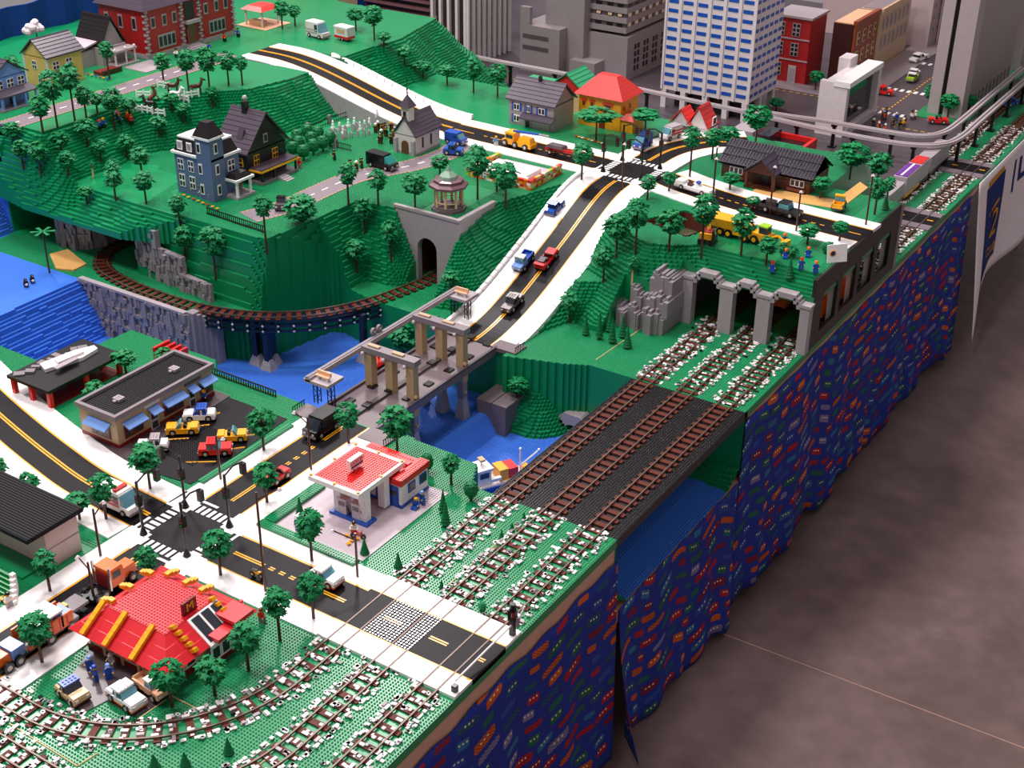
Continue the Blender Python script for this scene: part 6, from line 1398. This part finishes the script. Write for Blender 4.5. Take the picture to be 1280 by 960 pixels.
c=Car('excavator','yellow arm excavator with dark red cab at the quarry edge',place(884,303,ZP),100,'excavator'); c.box('track',-4,-3,0,4,-1.6,2,'black'); c.box('track',-4,1.6,0,4,3,2,'black'); c.box('cab',-3,-2,2,3,2,4.8,'dred'); c.box('counterweight',-4,-2.4,2.4,-2.6,2.4,4.8,'gold'); q=MB(); q.path([(2,0,4),(4,1,8),(8,3,10.4),(12,5,9.4),(14.5,6,6)],.8,'gold',6); c.add('boom',q); q=MB(); q.box(13.6,4.8,3.4,16,7.4,6,'gold'); c.add('bucket',q)
q=MB(); cxp=sum(p[0] for p in PIT)/4; cyp=sum(p[1] for p in PIT)/4; pr=[(cxp+(x-cxp)*.9,cyp+(y-cyp)*.9) for x,y in PIT]; 
for i in range(4):
    a,b=pr[i],pr[(i+1)%4]; q.add([(a[0],a[1],ZP-7.2),(b[0],b[1],ZP-7.2),(b[0],b[1],ZP-.1),(a[0],a[1],ZP-.1)],[(0,1,2,3)],'pitbrown')
q.add([(x,y,ZP-7.1) for x,y in pr],[(0,1,2,3)],'pitbrown'); q.v=[(x,y,z+.05) for x,y,z in q.v]
obj('quarry_lining',q,kind='structure',label='reddish brown earth lining of the quarry pit')
# caravans, downtown cars
van('white motorhome on the back lawn',place(398,47,ZH),-6,'offwhite','white',13,6,8,'lgrey'); c=Car('caravan','white caravan with red base behind the motorhome',place(431,50,ZH),-6,'caravan'); c.box('body',-5,-2.8,1.4,5,2.8,6.6,'offwhite'); c.box('base_band',-5.1,-2.9,1,5.1,2.9,2.4,'red'); c.box('roof',-5.2,-3,6.6,5.2,3,7.4,'white'); c.box('window',-3,-2.95,4,3,-2.75,5.8,'bone'); c.wheels((-.9,1.3),2.6,.8)
for k,(x,y,a,col,lab) in enumerate(((1142,96,90,'white','white police car on the downtown avenue'),(1140,101,90,'lime','lime and white taxi behind the police car'),(1172,154,20,'red','red open sports car by the monorail corner'),(1105,118,10,'red','red light aircraft body on the downtown crossing'),(1148,76,80,'white','white coach far up the downtown avenue'),(1262,132,70,'blue','blue maintenance car under the monorail'),(1180,45,60,'gold','yellow digger far up the avenue'))):
    sedan(lab,place(x,y,.2),a,col,col if k!=1 else 'white','smoke',11 if k!=4 else 18,5,open_=(k==2))
c=Car('motorcycle','black and yellow motorcycle on the road before the level crossing',place(322,722,.3),10,'motorcycle'); c.wheels((-1.5,1.5),.0,.75); c.box('frame',-1.6,-.3,1,1.4,.3,2,'gold'); c.box('seat',-1.6,-.4,2,.2,.4,2.4,'black'); q=MB(); q.tube((1,-1,2.9),(1,1,2.9),.15,'black',5); c.add('handlebar',q)
c=Car('bicycle','red bicycle on the fuel station forecourt',place(448,675,.3),20,'bicycle')
for x in (-1.6,1.6): q=MB(); q.tube((x,-.1,1),(x,.1,1),1.0,'black',12); q.tube((x,-.16,1),(x,.16,1),.2,'silver',6); c.add('wheel',q)
q=MB(); q.path([(-1.6,0,1),(-.4,0,2.4),(1.2,0,2.4),(1.6,0,1)],.16,'red',5); q.path([(-.4,0,2.4),(.2,0,1),(1.2,0,2.4)],.14,'red',5); q.tube((1.2,-.8,3),(1.2,.8,3),.14,'red',5); c.add('frame',q)
# police boat / freighter in the harbour
c=Car('cargo_boat','white and blue cargo boat with yellow and red containers in the harbour',(-64,38,ZL-.3),62,'boat'); q=MB(); q.prism([(-12,-4),(10,-4.6),(17,0),(10,4.6),(-12,4)],0,3.2,'blue'); c.add('hull',q); q=MB(); q.prism([(-12,-4),(10,-4.6),(17,0),(10,4.6),(-12,4)],3.2,3.9,'offwhite'); c.add('deck',q)
c.box('wheelhouse',-8,-3,3.9,-2.4,3,10,'white'); c.box('wheelhouse_window',-2.5,-2.4,7,-2.2,2.4,9,'smoke'); c.box('side_window',-7,-3.2,7,-3.4,-2.9,9,'smoke'); c.box('wheelhouse_roof',-8.6,-3.6,10,-1.8,3.6,10.8,'white'); c.box('balcony',-3,-4.4,5.4,1,-3,6.6,'white'); c.box('funnel',-12,-1.8,3.9,-9,1.8,11.4,'black',.4); c.box('funnel_band',-12.1,-1.9,6.4,-8.9,1.9,8,'dblue')
c.box('yellow_container',1,-3,3.9,4.6,3,8.4,'gold'); c.box('red_container',5,-3,3.9,8.6,3,8,'red'); q=MB(); q.tube((11,0,3.9),(11,0,13),.35,'white'); q.tube((11,0,6),(17,-3,12.5),.35,'white'); q.ball((11,0,13.2),.6,'white',6); q.ball((17,-3,12.7),.6,'white',6); c.add('cargo_crane',q); q=MB(); q.tube((-5,0,10.8),(-5,0,13),.3,'white'); q.box(-6,-1.4,13,-4,1.4,13.8,'bone'); c.add('radar',q); c.box('lifeboat',12,-2,3.9,14.5,2,5.4,'gold')
# ---------------- toy figures
def fig_parts(tor,leg,hat,face='skin',sit=False):
    P={}
    q=MB()
    if sit: q.box(-.95,-2.0,.0,-.05,.5,.9,leg); q.box(.05,-2.0,0,.95,.5,.9,leg)
    else: q.box(-.95,-.5,0,-.05,.5,1.7,leg); q.box(.05,-.5,0,.95,.5,1.7,leg); q.box(-.95,-.5,1.6,.95,.5,1.95,leg)
    P['legs']=q; b=.9 if sit else 1.95
    q=MB(); q.box(-.95,-.5,b,.95,.5,b+1.55,tor,.2,.05); P['torso']=q
    q=MB()
    for s in (-1,1): q.tube((s*.8,0,b+1.4),(s*1.15,-.25,b+.75),.26,tor,6); q.tube((s*1.15,-.25,b+.75),(s*1.1,-.75,b+.4),.22,tor,6)
    P['arms']=q
    q=MB()
    for s in (-1,1): q.ball((s*1.1,-.9,b+.32),.26,'skin',6)
    P['hands']=q
    q=MB(); q.cyl(0,0,b+1.55,b+1.7,.35,face,8); q.lathe(0,0,[(.5,b+1.7),(.62,b+1.85),(.62,b+2.5),(.48,b+2.7)],face,10)
    for s in (-1,1): q.box(s*.22-.08,-.66,b+2.2,s*.22+.08,-.56,b+2.36,'black')
    q.box(-.2,-.65,b+1.95,.2,-.56,b+2.02,'black'); P['head']=q
    if hat: q=MB(); q.lathe(0,0,[(.72,b+2.35),(.7,b+2.7),(.5,b+3.0),(.15,b+3.1)],hat,10); q.box(-.45,-.95,b+2.38,.45,-.5,b+2.5,hat); P['hat']=q
    return P
FC={}
def figure(x,y,tor,leg,hat,label,ang=0,sit=False,group=None,z=None,dz=0):
    key=(tor,leg,hat,sit)
    if key not in FC: FC[key]={k:mesh_of(k,q) for k,q in fig_parts(tor,leg,hat,'skin',sit).items()}
    p=place(x,y,z); t=thing('toy_figure',label,'figure',(p[0],p[1],p[2]+dz),math.radians(ang),group)
    for k,me in FC[key].items(): obj(k,me,t,(0,0,0))
    return t
F=figure
F(443,668,'white','red','brown','toy figure in white shirt beside the red bicycle',30,z=.35); F(528,630,'blue','blue','lblue','blue mechanic toy figure beside the workshop wall',-20,z=.35); F(520,634,'blue','blue',None,'crouching blue toy figure on the workshop pad',10,True,z=.35)
F(114,838,'blue','blue','lblue','blue capped toy figure with raised tray outside the restaurant',20,z=.35); F(120,850,'blue','blue','blue','blue capped toy figure standing behind the beige jeep',-20,z=.35); F(137,848,'blue','blue','lblue','blue toy figure waiting near the restaurant doors',50,z=.35); F(141,834,'lgrey','mgrey','lgrey','grey toy figure by the restaurant wall',0,z=.35)
F(303,768,'lgrey','white','red','red capped toy figure on the restaurant lawn',40); F(328,778,'red','mgrey','dred','red toy figure under the lawn edge tree',0); F(256,502,'blue','tudor','gold','blue toy figure with yellow hair at the diner end',10,z=.4); F(187,536,'lblue','dgrey','black','light blue toy figure at the diner door',60,z=.4)
F(12,758,'white','lgrey','black','white shirted toy figure riding beside the lorry',80,z=.5); F(823,292,'blue','blue','red','toy worker in red helmet standing in the quarry pit',10,z=ZP-7); 
for x,y,l in ((965,338,'seated toy worker in red helmet nearest the small pine'),(1019,342,'toy worker in orange helmet near the white signboard'),(1001,338,'toy worker in red helmet holding a tool'),(982,322,'toy worker lying among low bushes'),(1010,320,'seated toy worker beside the campfire bush'),(980,306,'toy worker in orange helmet behind the loader')): F(x,y,'blue','blue','red' if 'red' in l else 'orange',l,20,'seated' in l or 'lying' in l)
for x,y in ((438,212),(446,214),(452,210),(418,200)): F(x,y,'black','black','tudor' if x!=446 else 'white','black clad mourner figure beside the hearse',-30,group='mourners beside the hearse')
r=random.Random(8)
for k in range(14):
    x=468+r.uniform(0,32); y=168+r.uniform(-6,12); F(x,y,r.choice(['brown','tudor','dgrey','dred']),r.choice(['black','brown']),r.choice(['brown','white','tudor','gold']),'toy figure in the crowd before the chapel',r.uniform(0,360),group='crowd before the chapel')
F(508,190,'mgrey','mgrey','lgrey','grey robed figure at the chapel door',0); F(375,210,'red','pink','red','red and pink toy figure by the dark house porch',0); F(620,194,'lblue','white',None,'toy builder standing on the brick garden wall',0,dz=4.6)
for x,y,c,l in ((262,64,'blue','toy figure in blue on the mansion lawn'),(298,46,'blue','toy figure in blue by the market stall'),(232,60,'red','toy figure in red by the mansion steps'),(221,72,'white','toy figure in white before the mansion'),(281,52,'red','toy gardener in red with white tub')): F(x,y,c,'black','tudor',l,0)
for x,y in ((126,165),(130,160),(150,155),(165,158),(160,152),(148,148)): F(x,y,r.choice(['red','gold','pink','blue']),'black',r.choice(['gold','red',None]),'toy picnicker on the hill beside white fences',r.uniform(0,360),group='picnickers on the hill')
for k in range(16):
    x,y=1085+r.uniform(0,60),150+r.uniform(-12,16); F(x,y,r.choice(['red','blue','white','gold','black']),'dgrey',r.choice(['black','red','white']),'toy figure in the downtown square crowd',r.uniform(0,360),group='downtown square crowd',z=.1)
for k,(x,y) in enumerate(((236,238),(242,242),(262,250),(268,246),(300,238),(252,246))): F(x,y,['gold','red','white'][k%3],'lgrey',['gold','tudor'][k%2],'toy figure in the garden of the slate blue house',k*60,group='figures in the blue house garden')
# ---------------- animals, graves, flowers
def horse(x,y,col,mane,ang,label,rear=False):
    p=hit(x,y); t=thing('toy_horse',label,'horse',p,math.radians(ang)); q=MB()
    prof=[(-2.6,3.2,1.0),(-1.2,3.3,1.15),(.4,3.2,1.05),(1.8,3.5,1.1),(2.4,4.4,.85),(2.9,5.6,.62),(3.3,6.3,.6),(4.2,5.9,.42),(4.7,5.5,.34)]; n=8; vs=[];fs=[]
    for i,(xx,z,rr) in enumerate(prof):
        a=prof[max(0,i-1)]; b=prof[min(len(prof)-1,i+1)]; d=Vector((b[0]-a[0],0,b[1]-a[1])).normalized(); up=Vector((-d.z,0,d.x))
        for k in range(n):
            th=2*math.pi*k/n; v=Vector((xx,0,z))+Vector((0,1,0))*rr*.8*math.cos(th)+up*rr*math.sin(th); vs.append(tuple(v))
    for i in range(len(prof)-1): fs+=[(i*n+k,i*n+(k+1)%n,(i+1)*n+(k+1)%n,(i+1)*n+k) for k in range(n)]
    fs+=[tuple(range(n-1,-1,-1)),tuple(range((len(prof)-1)*n,len(prof)*n))]; q.add(vs,fs,col)
    for xx,bk in ((-2.1,-.35),(1.7,.2)):
        for yy in (-.55,.55): q.tube((xx,yy,3),(xx+bk,yy,1.5),.42,col,6,.3); q.tube((xx+bk,yy,1.5),(xx+bk*.4,yy,0),.28,col,6,.3)
    for yy in (-.25,.25): q.tube((3.2,yy,6.6),(3.1,yy,7.3),.18,col,5,.05)
    o=obj('body',q,t,(0,0,0),shade=True); q=MB(); q.box(2.2,-.15,5,3.2,.15,7,mane,.1); obj('mane',q,t,(0,0,0)); q=MB(); q.tube((-3,0,3.8),(-3.8,0,1.4),.35,mane,6,.15); obj('tail',q,t,(0,0,0))
    if rear: t.rotation_euler=(0,-.6,math.radians(ang))
horse(196,127,'brick','brown',60,'rearing brown toy horse in the hilltop paddock',True); horse(188,139,'tudor','black',200,'black toy horse in the hilltop paddock'); horse(217,115,'brown','tudor',30,'dark brown toy horse grazing by the lane'); horse(221,128,'white','offwhite',20,'white toy horse inside the white paddock fence'); horse(246,116,'brown','brown',60,'brown toy horse under the grove trees')
def wfence(x,y,ang,label='white paddock fence panel on the hilltop'):
    p=hit(x,y); q=MB()
    for z in (1,2.4): q.box(-3.6,-.2,z,3.6,.2,z+.6,'white')
    for xx in (-3.4,0,3.4): q.box(xx-.3,-.3,0,xx+.3,.3,3.6,'white')
    tag(obj('paddock_fence',q,None,p,math.radians(ang)),label,'fence','white paddock fence panels')
for x,y,a in ((205,110,10),(230,130,0),(240,122,60),(180,122,30),(172,142,0),(185,144,0),(198,145,20),(160,138,0)): wfence(x,y,a)
tsm=MB(); tsm.pry([(-.9,0),(-.9,2.4),(-.4,3),(.4,3),(.9,2.4),(.9,0)],-.3,.3,'lgrey'); TS=mesh_of('tombstone',tsm)
for k in range(16):
    x=412+(k%8)*7+r.uniform(-2,2); y=168+(k//8)*9-(k%8)*1.2; tag(obj('tombstone',TS,None,hit(x,y),r.uniform(-.3,.3)),'small grey tombstone in the chapel graveyard','tombstone','graveyard tombstones').scale=(1,1,r.uniform(.8,1.5))
stm=MB(); stm.box(-.8,-.8,0,.8,.8,1,'white'); stm.lathe(0,0,[(.6,1),(.7,2.2),(.45,3.2),(.55,3.8),(.1,4.4)],'white',8); STM=mesh_of('statue',stm)
for k in range(9): tag(obj('statue',STM,None,hit(418+k*6.5+r.uniform(-2,2),164-k*.8+r.uniform(-5,6)),k),'small white statue among the graveyard tombstones','statue','white graveyard statues')
g=thing('graveyard_fence','dark iron graveyard fence with stone posts','fence',(*at(440,172,ZP),ZP)); b=at(440,172,ZP)
pts=poly(ZP,'385 165 412 155 440 145 470 150')+[]; pts2=poly(ZP,'398 178 420 185 440 190')
for PP in (pts,pts2):
    for a_1,b_1 in zip(PP,PP[1:]):
        q=MB(); q.tube((a_1[0]-b[0],a_1[1]-b[1],3),(b_1[0]-b[0],b_1[1]-b[1],3),.2,'tudor',5); q.tube((a_1[0]-b[0],a_1[1]-b[1],.8),(b_1[0]-b[0],b_1[1]-b[1],.8),.2,'tudor',5)
        for k in range(10): f=k/10; X=a_1[0]+(b_1[0]-a_1[0])*f-b[0]; Y=a_1[1]+(b_1[1]-a_1[1])*f-b[1]; q.tube((X,Y,0),(X,Y,3.6),.14,'tudor',4)
        obj('railing',q,g,(0,0,0)); q=MB(); q.cb(a_1[0]-b[0],a_1[1]-b[1],0,1.6,1.6,4.6,'mgrey'); obj('post',q,g,(0,0,0))
flm=MB(); flm.tube((0,0,0),(0,0,.8),.12,'dgreen',4); 
FLM={}
for c in ('gold','red','white','blue','pink'):
    q=MB(); q.cyl(0,0,0,.8,.14,'leaf',5)
    for k in range(4): a=k*math.pi/2; q.cyl(.45*math.cos(a),.45*math.sin(a),.7,1.0,.34,c,6)
    q.cyl(0,0,.8,1.15,.3,c,6); FLM[c]=mesh_of('flower',q)
def flowers(spots,label,group,cols):
    for k,(x,y) in enumerate(spots):
        tag(obj('flower',FLM[cols[k%len(cols)]],None,hit(x,y),k),label,'flower',group)
flowers([(100+i*5,92+i*1.2) for i in range(8)],'small bright toy flower by the yellow house','flowers by the yellow house',['gold','blue','red']); flowers([(3+i*5,135-i*1.5) for i in range(7)],'small toy flower before the blue hilltop house','flowers before the blue hilltop house',['red','gold','blue'])
flowers([(800*.0+720+i*4,172+i*1.1) for i in range(10)],'small toy flower in the garden by the orange house','garden flowers by the orange house',['red','gold','white']); flowers([(2,752),(6,748),(8,755)],'yellow toy flower beside the white railing','flowers by the white railing',['gold']); flowers([(434,672),(440,678),(436,682),(447,676)],'yellow toy flower at the forecourt corner','flowers at the forecourt corner',['gold'])
flowers([(230+i*6,246+i*2.4) for i in range(8)],'yellow toy flower in the slate blue house garden','flowers in the blue house garden',['gold','gold','red'])
# campaign sign on plateau, critters, sandy beach
p=hit(1046,328); t=thing('signboard','white signboard with round emblem leaning at the plateau edge','sign',p,math.radians(-42)); q=MB(); q.hexa([(-.2,-4.2,0),(.2,-4.2,0),(.2,4.2,0),(-.2,4.2,0),(-1.6,-4.2,7),(-1.2,-4.2,7),(-1.2,4.2,7),(-1.6,4.2,7)],'white'); obj('board',q,t,(0,0,0)); q=MB(); q.tube((-.55,-2,3.8),(-.2,-2,3.8),1.3,'gold',12); q.tube((-.5,-2,3.8),(-.1,-2,3.8),.9,'dblue',12); obj('emblem',q,t,(0,0,0)); q=MB(); q.box(-1.6,-3,0,-1.2,-2,5,'lgrey'); q.box(-1.6,2,0,-1.2,3,5,'lgrey'); obj('prop',q,t,(0,0,0))
q=MB(); q.prism(poly(0.6,'62 318 85 312 108 330 92 338 70 336'),.0,.9,'sand'); obj('ground_beach',q,kind='structure',label='small tan sand beach under the palm tree')
for x,y in ((33,358),(41,353)):
    p=place(x,y,.2); t=thing('toy_penguin','small black and white toy penguin on the pool water','penguin',p,1.2,'penguins on the pool'); q=MB(); q.lathe(0,0,[(.9,0),(1.2,.8),(1.0,2),(.7,2.6),(.75,3.2),(.2,3.7)],'black',9); obj('body',q,t,(0,0,0)); q=MB(); q.ball((0,-.5,1.1),.85,'white',7); obj('belly',q,t,(0,0,0)); q=MB(); q.tube((0,-.6,3.1),(0,-1.2,3),.18,'gold',5,.04); obj('beak',q,t,(0,0,0))
p=hit(648,503); pr_=thing('toy_parrot','red toy parrot perched in the harbour bank tree','parrot',(p[0],p[1],p[2]+8)); q=MB(); q.lathe(0,0,[(.2,0),(.7,.6),(.6,1.4),(.5,2),(.1,2.4)],'red',8); obj('body',q,pr_,(0,0,0)); q=MB(); q.tube((0,-.3,2),(0,-.8,1.8),.15,'gold',5,.03); obj('beak',q,pr_,(0,0,0))
# ---------------- studs (a fine relief of tens of thousands, kept as joined geometry)
for o,msk,m in TER:
    s=stud_field('baseplate_stud',msk&~NOSTUD,m,None)
    if s is not None: s.parent=o; s.location=(0,0,0)
s=stud_field('baseplate_stud',tm&~NOSTUD,'green',None,Z=ZTOP); s.parent=tro; s.location=(0,0,0)
dk=np.zeros_like(NOSTUD); dk[(GU>-38)&(GV>-2)&(GV<94)]=True; dk&=~NOSTUD
s=stud_field('deck_stud',dk,'black',None,Z=np.zeros_like(Zt)-.02); s.parent=bdo; s.location=(0,0,0)
